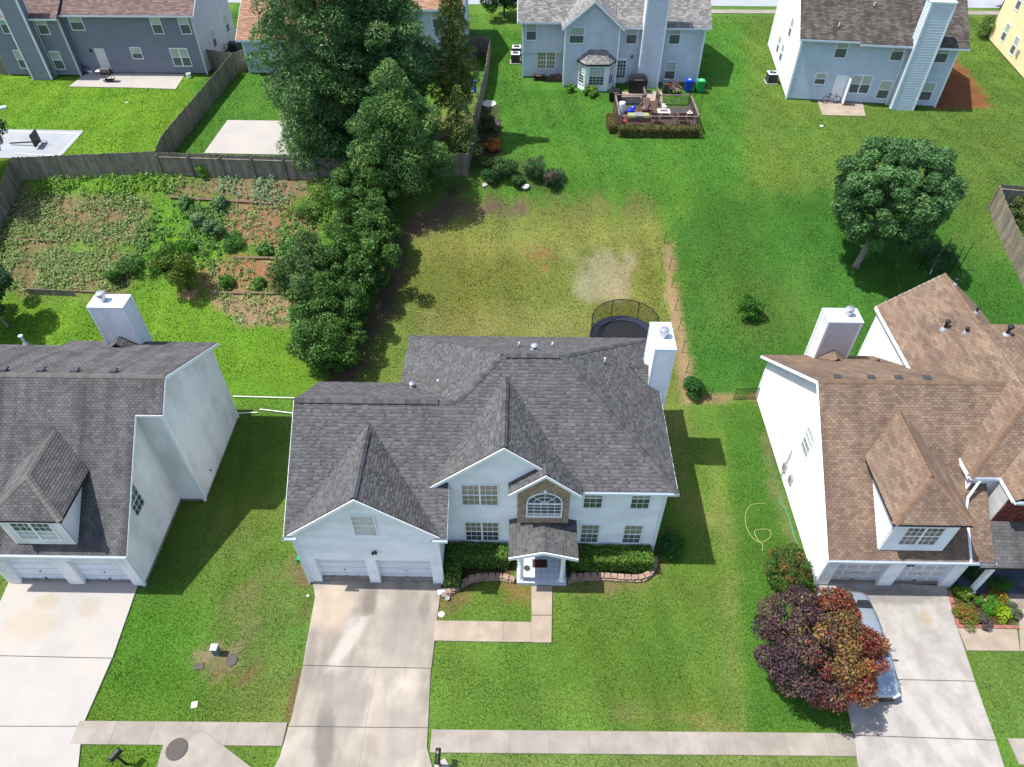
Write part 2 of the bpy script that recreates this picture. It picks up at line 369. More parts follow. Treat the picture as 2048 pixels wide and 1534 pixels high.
def caps(parent, A, B, n1, n2, m, step=.21, wid=.15, lift=.03, name='cap_shingle', sub=None):
    """separate bent cap shingles laid along a ridge or hip from A (low/start) to B"""
    A = Vector(A); B = Vector(B); d = (B-A); Ln = d.length; d.normalize()
    w1 = d.cross(Vector(n1)).normalized(); w2 = d.cross(Vector(n2)).normalized()
    if w1.z > 0: w1 = -w1
    if w2.z > 0: w2 = -w2
    if w1.dot(w2) > .99: w2 = -w2
    up = (Vector(n1)+Vector(n2)).normalized()
    mb = MB(); t = .014; l = step*1.25
    a0 = up*(lift+t); a1 = d*l+up*lift
    mb.face([a0, a0+w1*wid, a1+w1*wid, a1]); mb.face([a1, a1+w2*wid, a0+w2*wid, a0])
    z = up*-.02
    mb.face([a0+w1*wid, a0, a0+z, a0+w1*wid+z]); mb.face([a0, a0+w2*wid, a0+w2*wid+z, a0+z])
    mb.face([a0+w1*wid, a0+w1*wid+z, a1+w1*wid+z, a1+w1*wid]); mb.face([a0+w2*wid, a1+w2*wid, a1+w2*wid+z, a0+w2*wid+z])
    me = mb.mesh(name); off = OFF[0]
    for i in range(int(Ln/step)):
        p = A+d*(i*step); link(name, me, m, sub or parent, (p.x-off[0], p.y-off[1], p.z-off[2]))
_wc = {}
def window(parent, p0, ang, w, h, cols=3, rows=2, sashes=2, mats=('blind', 'blind'), each=True, name='window', units=1, casing=.055):
    """p0 = lower left corner on the wall, ang = wall direction; outward is local -y"""
    key = (round(w, 3), round(h, 3), cols, rows, sashes, units, casing, each); off = OFF[0]
    uw = w/units; sh_ = h/sashes; b = .017
    if key not in _wc:
        mb = MB(); c = casing
        mb.box((w/2, -.03, -c/2), (w+2*c, .08, c)); mb.box((w/2, -.03, h+c/2), (w+2*c, .08, c))
        mb.box((-c/2, -.028, h/2), (c, .08, h)); mb.box((w+c/2, -.028, h/2), (c, .08, h))
        mb.box((w/2, -.008, h/2), (w, .02, h))
        for k in range(1, units): mb.box((uw*k, -.03, h/2), (.09, .07, h))
        for k in range(1, sashes): mb.box((w/2, -.032, sh_*k), (w, .05, .045))
        for un in range(units):
            x0 = un*uw
            for s in range(sashes):
                for k in range(1, cols): mb.box((x0+uw*k/cols, -.03, s*sh_+sh_/2), (b, .028, sh_))
                for k in range(1, rows): mb.box((x0+uw/2, -.0302, s*sh_+sh_*k/rows), (uw, .028, b))
        pw = (uw/cols if each else uw)-.012; ph = (sh_/rows if each else sh_)-.012
        pm = {}
        for mm in ('blind', 'blind_light', 'glass', 'screen'):
            q = MB().box((0, 0, 0), (pw, .006, ph)); me = q.mesh('pane'); me.materials.append(M[mm]); pm[mm] = me
        f = mb.mesh(name); f.materials.append(M['trim']); _wc[key] = (f, pm)
    f, pm = _wc[key]
    o = link(name, f, None, parent, (p0[0]-off[0], p0[1]-off[1], p0[2]-off[2]), ang)
    for un in range(units):
        for s in range(sashes):
            me = pm[mats[min(s, len(mats)-1)]]
            if each:
                for i in range(cols):
                    for j in range(rows): link('pane', me, None, o, (un*uw+uw*(i+.5)/cols, -.023, s*sh_+sh_*(j+.5)/rows))
            else: link('pane', me, None, o, (un*uw+uw/2, -.023, s*sh_+sh_/2))
    return o
def gutter(parent, A, B, m='metal_white', r=.06):
    A = Vector(A); B = Vector(B); d = (B-A).normalized(); s = d.cross(Vector((0, 0, 1))).normalized()
    mb = MB()
    if s.y > 0: s = -s
    for k, (a, b_) in enumerate((((0, 0), (0, -.12)), ((0, -.12), (.11, -.12)), ((.11, -.12), (.12, 0)), ((.10, 0), (.09, -.105)))):
        mb.face([A+s*a[0]+Vector((0, 0, a[1])), B+s*a[0]+Vector((0, 0, a[1])), B+s*b_[0]+Vector((0, 0, b_[1])), A+s*b_[0]+Vector((0, 0, b_[1]))])
    for e in (A, B): mb.face([e, e+s*.12, e+s*.11+Vector((0, 0, -.12)), e+Vector((0, 0, -.12))])
    return obj('gutter', mb, M[m], parent)
def board(parent, A, B, h=.18, t=.04, m='trim', name='fascia', out=(0, -1, 0)):
    """trim board hanging under the line A-B"""
    A = Vector(A); B = Vector(B); o = Vector(out); mb = MB(); dn = Vector((0, 0, -h))
    p = [A, B, B+dn, A+dn]; q = [x+o*t for x in p]
    mb.face(q); mb.face(p[::-1])
    for k in range(4): mb.face([p[k], p[(k+1) % 4], q[(k+1) % 4], q[k]])
    return obj(name, mb, M[m], parent)
def post(parent, p, h, d=(.1, .1), m='trim', name='corner_board'):
    return obj(name, MB().box((p[0], p[1], p[2]+h/2), (d[0], d[1], h)), M[m], parent)
def vent_pipe(parent, p, h=.35, r=.045, m='white_plastic', boot='darkgrey', name='vent_pipe', cap=False):
    mb = MB().lathe(p, [(r, -.1), (r, h)], 10)
    o = obj(name, mb, M[m], parent)
    obj('boot', MB().lathe((p[0], p[1], p[2]-.04), [(r*3, -.05), (r*2.4, .05), (r*1.3, .14)], 10), M[boot], o)
    if cap: obj('rain_cap', MB().lathe((p[0], p[1], p[2]+h-.03), [(r*1.9, 0), (r*1.9, .07), (r*.6, .12)], 12), M[m], o)
    return o
def chimney(parent, x0, x1, y0, y1, z0, z1, m, lap=.115, flue=(.5, .5), trim='trim'):
    core = obj('chimney', MB().box(((x0+x1)/2, (y0+y1)/2, (z0+z1)/2-.02), (x1-x0, y1-y0, z1-z0)), M[trim], parent)
    for p0, ang, w in (((x0, y0, z0), 0, x1-x0), ((x1, y0, z0), PI/2, y1-y0), ((x1, y1, z0), PI, x1-x0), ((x0, y1, z0), -PI/2, y1-y0)):
        siding(core, [(.06, 0), (w-.06, 0), (w-.06, z1-z0-.1), (.06, z1-z0-.1)], p0, ang, m, lap)
    for cx, cy in ((x0, y0), (x1, y0), (x1, y1), (x0, y1)):
        obj('corner_board', MB().box((cx, cy, (z0+z1)/2), (.13, .13, z1-z0-.05)), M['trim'], core)
    mb = MB().box(((x0+x1)/2, (y0+y1)/2, z1), (x1-x0+.16, y1-y0+.16, .12), bev=.03)
    obj('chimney_cap', mb, M['metal_white'], core)
    fx, fy = x0+(x1-x0)*flue[0], y0+(y1-y0)*flue[1]
    obj('flue', MB().lathe((fx, fy, z1+.05), [(.24, 0), (.17, .04), (.17, .3), (.24, .31), (.24, .46), (.2, .5), (.05, .53)], 18), M['metal'], core, smooth=False)
    return core
# ------------------------------------------------------------------ ground: colours of turf and soil by area
def A(h, k=.48):
    c = np.array(C(h)); g = c@np.array([.3, .6, .1]); return (c*.83+np.array([1.08, .95, .34])*g*.17)*k
def sdist(X, Y, poly):
    """signed distance, positive inside"""
    d = np.full(X.shape, 1e9); ins = np.zeros(X.shape, bool); n = len(poly)
    for i in range(n):
        x0, y0 = poly[i]; x1, y1 = poly[(i+1) % n]; dx, dy = x1-x0, y1-y0
        t = np.clip(((X-x0)*dx+(Y-y0)*dy)/(dx*dx+dy*dy+1e-12), 0, 1)
        d = np.minimum(d, np.hypot(X-x0-t*dx, Y-y0-t*dy))
        c = ((y0 > Y) != (y1 > Y)); xi = x0+(Y-y0)*dx/(dy if abs(dy) > 1e-12 else 1e-12); ins ^= c & (X < xi)
    return np.where(ins, d, -d)
def vnoise(X, Y, s, seed):
    r = np.random.default_rng(seed); T = r.random((64, 64)); x = X*s; y = Y*s; i = np.floor(x).astype(int); j = np.floor(y).astype(int)
    fx = x-i; fy = y-j; fx = fx*fx*(3-2*fx); fy = fy*fy*(3-2*fy)
    a = T[i % 64, j % 64]; b = T[(i+1) % 64, j % 64]; c = T[i % 64, (j+1) % 64]; d = T[(i+1) % 64, (j+1) % 64]
    return (a*(1-fx)+b*fx)*(1-fy)+(c*(1-fx)+d*fx)*fy
# (outline in the photo, turf or soil colour, feather in metres, strength, share of grass left, raggedness)
ZONES = [
 # lawns
 ([(-400, -20), (480, -20), (480, 300), (325, 345), (40, 350), (-400, 500)], '7ab626', 1.0, 1, 1, .5),
 ([(480, -20), (560, -20), (700, 330), (330, 320)], '559a32', .6, 1, 1, .5),
 ([(930, -20), (1560, -20), (1500, 380), (1360, 430), (1350, 850), (1480, 820), (1500, 640), (1700, 640), (1700, 380), (2050, 380), (2050, 340), (950, 400)], '62a92a', 1.0, .0, 1, .5),
 ([(960, 60), (1540, 40), (1490, 250), (1500, 380), (1340, 420), (1000, 400), (950, 330)], '569c32', 1.5, 1, 1, .8),
 ([(1490, 40), (2100, -20), (2100, 400), (1700, 400), (1500, 380)], '729c3c', 1.2, 1, 1, .8),
 ([(1340, 420), (1500, 385), (2100, 400), (2100, 660), (1780, 720), (1500, 800), (1400, 790), (1370, 690), (1345, 500)], '4b9032', 1.0, 1, 1, .8),
 ([(1420, 560), (1600, 540), (1620, 640), (1500, 690), (1420, 660)], '6f9c40', 2.0, .55, 1, 1.5),
 ([(1900, 380), (2100, 380), (2100, 520), (1960, 500)], '7ba044', 2.0, .7, 1, 1.5),
 ([(-100, 600), (560, 610), (640, 760), (600, 830), (-100, 830)], '76b228', 1.2, 1, 1, .8),
 ([(260, 560), (420, 560), (560, 640), (640, 780), (300, 700)], '76b228', 1.0, 1, 1, .8),
 ([(400, 800), (620, 800), (630, 1180), (560, 1470), (100, 1470), (300, 1150)], '6f9c38', 1.0, 1, 1, .8),
 ([(180, 1190), (430, 1190), (380, 1460), (150, 1460)], '5a9c28', 1.6, .9, 1, 1.5),
 ([(420, 1020), (560, 1000), (580, 1100), (400, 1170)], '82a048', 1.8, .7, 1, 1.5),
 ([(450, 1200), (620, 1150), (600, 1460), (460, 1450)], '86994e', 1.6, .6, 1, 1.5),
 ([(860, 1200), (1460, 1140), (1500, 1465), (860, 1465)], '749e3c', .6, 1, 1, .5),
 ([(1000, 1290), (1360, 1220), (1350, 1400), (980, 1420)], '629832', 2.2, .7, 1, 2),
 ([(1445, 820), (1520, 800), (1640, 1200), (1720, 1470), (1500, 1470)], '52902f', .25, 1, 1, .2),
 ([(1330, 830), (1445, 820), (1500, 1465), (1430, 1465), (1400, 1150)], '6f9c3c', .7, .9, 1, .6),
 ([(1415, 900), (1440, 900), (1495, 1465), (1462, 1465)], '8fa058', .35, .6, .95, .4),
 ([(220, 1490), (325, 1490), (300, 1600), (200, 1600)], '6fa42a', .3, 1, 1, .2), ([(880, 1505), (1760, 1500), (1760, 1600), (880, 1600)], '87a552', .3, 1, 1, .3),
 ([(1920, 1290), (2100, 1290), (2100, 1480), (1990, 1480)], '74a044', .3, 1, 1, .2),
 # the main back lawn, dry and patchy
 ([(830, 400), (1060, 400), (1330, 430), (1335, 560), (1360, 800), (1360, 980), (1300, 830), (700, 800), (720, 700), (790, 600)], '96a14c', .7, 1, .95, .7),
 ([(850, 480), (1300, 440), (1310, 470), (1100, 520), (830, 520)], 'b0b25c', 1.2, .7, .9, 1.2),
 ([(840, 520), (1090, 510), (1110, 620), (860, 640)], '83943f', 1.6, .8, .9, 1.5),
 ([(840, 640), (1180, 620), (1170, 680), (830, 680)], 'a5a460', 1.2, .7, .8, 1.2),
 ([(900, 400), (1320, 405), (1320, 440), (960, 440)], '8d9450', .8, .8, .8, 1),
 ([(690, 690), (800, 620), (830, 700), (800, 800), (680, 800)], '6f9a3c', 1.4, .6, 1, 1),
 ([(1330, 830), (1370, 820), (1405, 1100), (1330, 1000)], 'a5a660', .6, .5, .9, .8),
 # soil
 ([(780, 470), (800, 440), (880, 395), (1060, 408), (1050, 428), (960, 432), (880, 440), (815, 485), (800, 540), (795, 600), (770, 640), (735, 720), (715, 760), (660, 770), (700, 660), (760, 560)], '86705f', .5, .95, .06, .7),
 ([(1150, 512), (1190, 505), (1262, 515), (1254, 600), (1175, 606), (1160, 560)], 'c3b893', .45, .9, .12, .9),
 ([(1325, 490), (1346, 490), (1352, 560), (1375, 690), (1395, 800), (1366, 806), (1350, 700), (1332, 600)], 'c9a57f', .22, 1, .03, .25),
 ([(1380, 790), (1515, 790), (1515, 801), (1380, 803)], 'c09a76', .2, .9, .08, .25),
 ([(1052, 500), (1105, 490), (1110, 512), (1060, 520)], 'b8875f', .5, .45, .5, .8), ([(1086, 535), (1096, 533), (1096, 544), (1085, 544)], 'c47a55', .15, .8, .2, .2), ([(1078, 502), (1096, 500), (1096, 512), (1078, 513)], 'c4805a', .2, .7, .3, .2),
 ([(1000, 300), (930, 330), (900, 380), (1000, 370), (1110, 378), (1120, 355), (1050, 330)], '55663a', .5, .7, .4, .8),
 ([(940, 200), (1000, 210), (1000, 320), (940, 335)], '5b4a3c', .4, .9, .2, .5),
 ([(0, 380), (300, 388), (296, 480), (240, 488), (20, 482), (-60, 520)], 'a98a72', .5, .9, .1, .8),
 ([(-60, 500), (40, 490), (250, 500), (258, 560), (230, 580), (50, 582), (-60, 560)], 'a58a6c', .6, .85, .12, .9),
 ([(330, 360), (470, 352), (645, 358), (650, 392), (560, 408), (420, 400), (330, 394)], 'b08a70', .4, .9, .12, .7),
 ([(455, 412), (630, 405), (625, 500), (560, 512), (440, 470)], 'ba8767', .4, 1, .05, .6),
 ([(430, 518), (600, 520), (600, 580), (420, 580), (385, 530)], 'bd8a68', .4, .95, .08, .7),
 ([(420, 592), (600, 590), (600, 640), (560, 652), (470, 640), (430, 615)], 'c09a7e', .4, 1, .04, .5),
 ([(358, 580), (395, 580), (395, 602), (362, 604)], 'c79f7c', .25, 1, .05, .3),
 ([(60, 352), (330, 345), (330, 390), (80, 390)], '7db52c', .6, .9, 1, .8),
 ([(300, 400), (430, 400), (440, 520), (300, 560)], '6fb026', .8, .9, 1, .8),
 ([(900, 150), (950, 160), (935, 320), (860, 330), (880, 200)], '93a554', .8, .8, .7, 1), ([(885, 235), (930, 230), (925, 270), (885, 280)], 'b58f74', .6, .8, .2, .8),
 ([(903, 330), (800, 330), (790, 260), (880, 240)], '8a7a62', .8, .7, .3, .8),
 ([(1880, 130), (1915, 115), (1950, 160), (1985, 212), (1940, 218), (1866, 218)], 'b06a44', .35, 1, .03, .5),
 ([(395, 1310), (430, 1290), (478, 1296), (482, 1330), (440, 1345), (400, 1335)], 'b2977a', .3, .9, .1, .5), ([(475, 1345), (510, 1338), (505, 1360), (480, 1366)], '9b6f55', .25, .8, .2, .4), ([(425, 1345), (448, 1338), (440, 1356)], '9b6f55', .2, .6, .3, .3),
 ([(600, 1140), (632, 1165), (620, 1230), (585, 1440), (572, 1440), (590, 1330), (612, 1230)], '8f6a52', .25, .85, .15, .35),
 ([(575, 1110), (625, 1165), (630, 1195), (600, 1190)], 'a58265', .5, .7, .3, .6),
 ([(470, 1190), (520, 1130), (540, 1190), (500, 1260)], 'a08e66', .8, .5, .5, .8), ([(1100, 1395), (1480, 1440), (1480, 1466), (1440, 1466)], 'ab9a66', .4, .5, .6, .6),
 ([(1330, 1045), (1350, 1050), (1350, 1105), (1320, 1110)], '6b5644', .3, .9, .1, .3),
 # planting beds round the main house
 ([(880, 1195), (925, 1175), (960, 1158), (1033, 1152), (1033, 1100), (893, 1080), (885, 1180)], '6e5a48', .15, 1, .03, .15),
 ([(905, 1110), (985, 1110), (985, 1150), (910, 1160)], '5f6a38', .4, .6, .3, .5),
 ([(1133, 1160), (1240, 1152), (1290, 1150), (1310, 1120), (1320, 1080), (1133, 1090)], '7a6450', .15, 1, .02, .15),
 ([(1010, 1165), (1033, 1150), (1040, 1175), (1066, 1178), (1066, 1195), (1030, 1190)], 'a98358', .35, .85, .15, .4), ([(1100, 1172), (1240, 1170), (1300, 1140), (1318, 1120), (1330, 1140), (1290, 1170), (1240, 1180), (1130, 1186), (1105, 1190)], 'b08f6a', .35, .85, .2, .4),
 ([(880, 1200), (930, 1195), (905, 1210), (885, 1245), (874, 1245)], 'a5805c', .3, .7, .3, .4),
 ([(1905, 1180), (2040, 1180), (2035, 1252), (1915, 1252)], '6a5442', .1, 1, .02, .1),
 ([(10, 1150), (24, 1150), (24, 1190), (4, 1220)], 'a08060', .2, .7, .3, .3),
 ([(1535, 860), (1560, 960), (1620, 1160), (1600, 1160), (1545, 980), (1525, 880)], 'a59a70', .3, .6, .4, .4),
]
ZW = [(GP(z[0]),)+z[1:] for z in ZONES]
def ground_col(X, Y):
    col = np.empty(X.shape+(3,)); col[:] = A('6fa53a'); keep = np.ones(X.shape)
    rag = vnoise(X, Y, .9, 3)-.5+.5*(vnoise(X, Y, 3.1, 4)-.5)+.35*(vnoise(X, Y, 8, 5)-.5)
    for poly, h, fe, st, kp, rg in ZW:
        xs = [p[0] for p in poly]; ys = [p[1] for p in poly]; m = (X > min(xs)-fe-rg-.5) & (X < max(xs)+fe+rg+.5) & (Y > min(ys)-fe-rg-.5) & (Y < max(ys)+fe+rg+.5)
        if not m.any() or st == 0: continue
        d = sdist(X[m], Y[m], poly)+rag[m]*rg*1.5
        w = np.clip(d/fe*.5+.5, 0, 1); w = w*w*(3-2*w)*st
        col[m] = col[m]*(1-w[:, None])+A(h)*w[:, None]; keep[m] = keep[m]*(1-w)+kp*w
    n1 = vnoise(X, Y, .35, 11); n2 = vnoise(X, Y, 1.3, 12)
    n3 = vnoise(X, Y, .12, 15); br = .78+.16*n1+.16*n2+.12*n3; col *= br[..., None]; col[..., 0] *= (.86+.2*vnoise(X, Y, .28, 13)*1.0+.06*n2); st = vnoise(X*1.5+.25*Y, Y*.05, 1, 14); col *= (.88+.24*st)[..., None]
    return col, keep
ax = np.concatenate([np.arange(-260, -62, 12), np.arange(-62, 66, .4), np.arange(66, 280, 12)])
ay = np.concatenate([np.arange(-60, 4, 8), np.arange(4, 80, .4), np.arange(80, 330, 10)])
GX, GY = np.meshgrid(ax, ay); gcol, gkeep = ground_col(GX, GY)
GZ = hz(GX, GY)+.03*(vnoise(GX, GY, .5, 21)-.5)*np.clip((GY-8)/4, 0, 1)-.012
me = bpy.data.meshes.new('lawn'); nx, ny = len(ax), len(ay)
V = np.stack([GX, GY, GZ], -1).reshape(-1, 3)
i = (np.arange(ny-1)[:, None]*nx+np.arange(nx-1)[None, :]).ravel()
F = np.stack([i, i+1, i+nx+1, i+nx], -1)
me.vertices.add(len(V)); me.vertices.foreach_set('co', V.astype(np.float32).ravel()); me.loops.add(F.size); me.loops.foreach_set('vertex_index', F.astype(np.int32).ravel())
me.polygons.add(len(F)); me.polygons.foreach_set('loop_start', np.arange(0, F.size, 4, dtype=np.int32)); me.update(calc_edges=True)
at = me.color_attributes.new('Col', 'FLOAT_COLOR', 'POINT'); cc = np.ones((len(V), 4), np.float32); cc[:, :3] = gcol.reshape(-1, 3)*1.05; at.data.foreach_set('color', cc.ravel())
me.polygons.foreach_set('use_smooth', [True]*len(F))
lawn = link('ground', me, M['ground'], kind='structure')

# ------------------------------------------------------------------ paving: every slab a piece of its own
EXCL = []
def shrink(poly, g):
    cx = sum(p[0] for p in poly)/len(poly); cy = sum(p[1] for p in poly)/len(poly); out = []
    n = len(poly)
    a = sum(poly[k][0]*poly[(k+1) % n][1]-poly[(k+1) % n][0]*poly[k][1] for k in range(n))
    if a < 0: poly = poly[::-1]
    for k in range(n):
        p, q, r = Vector(poly[k-1]), Vector(poly[k]), Vector(poly[(k+1) % n]); e1 = (q-p).normalized(); e2 = (r-q).normalized()
        n1 = Vector((-e1.y, e1.x)); n2 = Vector((-e2.y, e2.x)); b = n1+n2; l = b.length
        b = b/l if l > .05 else n1; s = g/max(.3, b.dot(n1)); out.append(tuple(q+b*s))
    return out
def paving(name, slabs, m, top=.05, gap=.0045, pad=True, label=None, warp=0, bed=.011):
    """slabs: list of world outlines; a dark bed shows in the joints"""
    mid = np.mean([p for s in slabs for p in s], axis=0); z = float(hz(*mid)); loc = (float(mid[0]), float(mid[1]), z)
    root = thing(name, None, None, loc, kind='structure')
    for s in slabs:
        EXCL.append(s)
        if pad: obj('joint_bed', MB().prism(s, lambda x, y: float(hz(x, y))-.12, lambda x, y: float(hz(x, y))+top-bed), M['joint'], root)
        q = shrink(s, gap); dz = random.uniform(-warp, warp); q2 = shrink(s, gap+.007)
        mb = MB().prism(q, lambda x, y: float(hz(x, y))-.1, lambda x, y: float(hz(x, y))+top-.007+dz)
        n = len(q2); a = sum(q2[k][0]*q2[(k+1) % n][1]-q2[(k+1) % n][0]*q2[k][1] for k in range(n))
        if a < 0: q2 = q2[::-1]
        mb.v += [(p[0], p[1], float(hz(*p))+top+dz) for p in q2]; mb.f[1] = tuple(range(2*n, 3*n)); mb.c = [None]*len(mb.f)
        for k in range(n): mb.f.append((n+k, n+(k+1) % n, 2*n+(k+1) % n, 2*n+k)); mb.c.append(None)
        obj('slab', mb, m, root)
    return root
def P0(*pts): return [gz(x, y, 0.04) for x, y in pts]
# main driveway: apron by the doors, then two rows of two
paving('driveway', [P0((626, 1152), (884, 1158), (863, 1336), (755, 1334), (606, 1330), (612, 1290), (630, 1195), (626, 1168)),
   P0((606, 1331), (753, 1335), (731, 1454), (577, 1452), (582, 1440)), P0((753, 1335), (862, 1337), (856, 1455), (731, 1454)),
   P0((577, 1453), (731, 1455), (714, 1560), (535, 1560), (560, 1512)), P0((731, 1455), (856, 1456), (854, 1495), (872, 1560), (714, 1560))], M['concrete'])
paving('neighbour_driveway', [P0((24, 1150), (280, 1158), (225, 1316), (-40, 1310), (-10, 1225)), P0((-40, 1311), (224, 1317), (165, 1452), (-110, 1452)), P0((-110, 1453), (165, 1453), (150, 1600), (-200, 1600))], M['concrete_w'])
paving('neighbour_driveway', [P0((1628, 1158), (1893, 1172), (1915, 1255), (1950, 1362), (1680, 1356), (1665, 1300)), P0((1680, 1357), (1950, 1363), (1992, 1480), (1708, 1470)), P0((1708, 1471), (1992, 1481), (2030, 1600), (1725, 1600))], M['concrete_r'])
# sidewalk: 1.5 m flags
def walkrow(x0, x1, y0a, y1a, step, m, name='sidewalk', skew=0.009):
    s = []; x = x0
    while x < x1-.3:
        w = min(step, x1-x); s.append([(x, y0a+skew*x), (x+w, y0a+skew*x+skew*w), (x+w, y1a+skew*x+skew*w), (x, y1a+skew*x)]); x += w
    return paving(name, s, m, gap=.0045, warp=.003, bed=.01)
walkrow(-3.52, 13.95, 9.66, 10.55, 1.63, M['concrete_s'])
walkrow(-18.35, -9.6, 9.86, 10.78, 1.6, M['concrete_s'])
walkrow(20.3, 30, 9.4, 10.4, 1.6, M['concrete_s'])
# storm drain apron with manhole
paving('drain_apron', [P0((330, 1478), (345, 1464), (410, 1463), (510, 1540), (520, 1600), (295, 1600))], M['concrete_s'], top=.075)
# front walk to the porch
paving('front_walk', [P0((869, 1241), (959, 1242), (958, 1283), (867, 1281)), P0((959, 1242), (1007, 1243), (1006, 1284), (958, 1283)), P0((1007, 1243), (1063, 1244), (1063, 1284), (1006, 1284)),
   P0((1063, 1231), (1104, 1231), (1103, 1285), (1063, 1285)), P0((1063, 1172), (1105, 1172), (1104, 1230), (1063, 1230))], M['concrete_p'], top=.06, warp=.012)
paving('neighbour_walk', [P0((1916, 1256), (2034, 1258), (2040, 1302), (1934, 1301)), P0((2036, 1205), (2110, 1205), (2110, 1303), (2041, 1302))], M['concrete_p'])
# rear patios and court
def PG(*pts): return GP(pts)
paving('patio', [PG((172, 147), (270, 146), (262, 176), (138, 174)), PG((270, 146), (371, 149), (352, 179), (262, 176))], M['concrete_w'])
paving('sports_court', [PG((-60, 258), (169, 262), (120, 317), (-80, 317))], M['concrete_g'])
mbm = MB()
for a, b in (((20, 264), (158, 268)), ((158, 268), (118, 313)), ((30, 308), (118, 313))):
    p = Vector(G(*a)); q = Vector(G(*b)); d = (q-p).normalized(); s = Vector((-d.y, d.x, 0))*.04; up = Vector((0, 0, .056)); mbm.face([p-s+up, q-s+up, q+s+up, p+s+up])
solo('court_line', mbm, M['white_plastic'], None, None, kind='structure')
paving('pad', [PG((455, 241), (600, 243), (600, 311), (408, 307))], M['concrete_w'])
paving('patio', [PG((1634, 201), (1725, 206), (1731, 233), (1645, 231))], M['concrete_p'])
paving('patio', [PG((1235, 185), (1325, 183), (1325, 206), (1235, 206))], M['concrete_p'])
# streets
road = MB().prism([(-120, 4), (120, 4), (120, 8.2), (-120, 8.2)], -.2, -.0)
solo('road', road, M['asphalt'], None, None, kind='structure')
paving('kerb', [[(x, 8.25), (x+3, 8.25), (x+3, 8.55), (x, 8.55)] for x in range(-24, 30, 3)], M['concrete_s'], top=.09)
solo('road', MB().prism([(-120, 83.5), (120, 82.5), (120, 92), (-120, 93)], 5.8, 6.03), M['concrete_g'], None, None, kind='structure')
paving('sidewalk', [[(x, 80.6), (x+3, 80.55), (x+3, 81.7), (x, 81.75)] for x in range(18, 60, 3)], M['concrete_s'])
# ------------------------------------------------------------------ the white two-storey house in the middle
SH_MAIN = [C('848485'), C('8c8c8c'), C('7a7a7a'), C('807f7e'), C('878686')]
SH_MAIN = [tuple(e*.44 for e in c) for c in SH_MAIN]
def garage_door(parent, x0, x1, y, h, n=(4, 4), panel='door_white', lift=0):
    """sectional door of raised panels facing -y, in world coordinates"""
    w = x1-x0; d = obj('garage_door', MB().box(((x0+x1)/2, y+.03, h/2), (w, .05, h)), M['door_white'], parent)
    cx, cz = w/n[0], h/n[1]; off = OFF[0]
    me = MB().box((0, 0, 0), (cx*.74, .02, cz*.56), 0).mesh('panel'); me.materials.append(M[panel])
    for i in range(n[0]):
        for j in range(n[1]): link('panel', me, None, d, (x0+cx*(i+.5)-off[0], y-.002-off[1], cz*(j+.5)-off[2]))
    for j in range(1, n[1]): obj('section_joint', MB().box(((x0+x1)/2, y+.0035, cz*j), (w, .006, .015)), M['concrete_f'], d)
    obj('handle', MB().box(((x0+x1)/2, y-.03, cz*.45), (.03, .04, .16)), M['darkgrey'], d); obj('lock', MB().lathe(((x0+x1)/2, y-.01, cz*1.6), [(.03, -.03), (.03, .03)], 8), M['darkgrey'], d)
    return d
H0 = thing('white_house', 'white two-storey house with grey shingle roof and brick-framed arched window, in the centre', 'house', (-1.7, 22.5, 0))
WY = 19.0
EX = 5.6; k66 = .66
def Pz(y): return EX+k66*(y-18.7)
# walls
obj('foundation', MB().prism([(-9.98, 17.3), (-3.67, 17.3), (-3.67, 19.03), (6.58, 19.03), (6.58, 28.6), (-5.7, 28.6), (-5.7, 25.0), (-9.98, 25.0)], -.15, .28), M['concrete_f'], H0)
siding(H0, [(0, .2), (10.2, .2), (10.2, 5.5), (0, 5.5)], (-3.6, WY, 0), 0, M['siding'])
siding(H0, [(0, 5.5), (6.1, 5.5), (3.07, 8.15), (2.83, 8.15)], (-3.6, WY-.004, 0), 0, M['siding'])
siding(H0, [(0, .25), (9.6, .25), (9.6, 5.5), (0, 5.5)], (6.6, WY, 0), PI/2, M['siding'])
siding(H0, [(0, .25), (12.3, .25), (12.3, 5.5), (0, 5.5)], (6.6, 28.6, 0), PI, M['siding'])
siding(H0, [(0, .25), (3.6, .25), (3.6, 5.5), (0, 5.5)], (-5.7, 28.6, 0), -PI/2, M['siding'])
siding(H0, [(0, .25), (4.3, .25), (4.3, 5.5), (0, 5.5)], (-5.7, 25.0, 0), PI, M['siding'])
siding(H0, [(0, .25), (7.76, .25), (7.76, 4.5), (2.9, 7.6), (0, 5.6)], (-10, 25.0, 0), -PI/2, M['siding'])
siding(H0, [(0, .1), (1.76, .1), (1.76, 5.3), (0, 4.35)], (-3.65, 17.24, 0), PI/2, M['siding'])
GYW = 17.24
for a, b in ((-10, -9.5), (-7.1, -6.66), (-4.05, -3.65)): siding(H0, [(0, .02), (b-a, .02), (b-a, 2.1), (0, 2.1)], (a, GYW, 0), 0, M['siding'])
siding(H0, [(0, 2.1), (6.35, 2.1), (6.35, 4.35), (0, 4.35)], (-10, GYW, 0), 0, M['siding'])
siding(H0, [(0, 4.35), (6.35, 4.35), (3.3, 6.92), (3.1, 6.92)], (-10, GYW-.003, 0), 0, M['siding'])
for x in (-9.5, -7.1, -6.66, -4.05): obj('door_jamb', MB().box((x, GYW+.12, 1.05), (.08, .3, 2.1)), M['trim'], H0)
garage_door(H0, -9.46, -7.14, GYW+.2, 2.08); garage_door(H0, -6.62, -4.09, GYW+.2, 2.08)
obj('door_head', MB().box((-6.8, GYW+.12, 2.12), (5.5, .27, .06)), M['trim'], H0)
for p, h in (((-10.0, GYW, 0), 4.3), ((-3.62, GYW, 0), 4.3), ((6.6, WY, 0), 5.5), ((-3.57, WY-.02, 4.6), .9)): post(H0, p, h, (.14, .14))
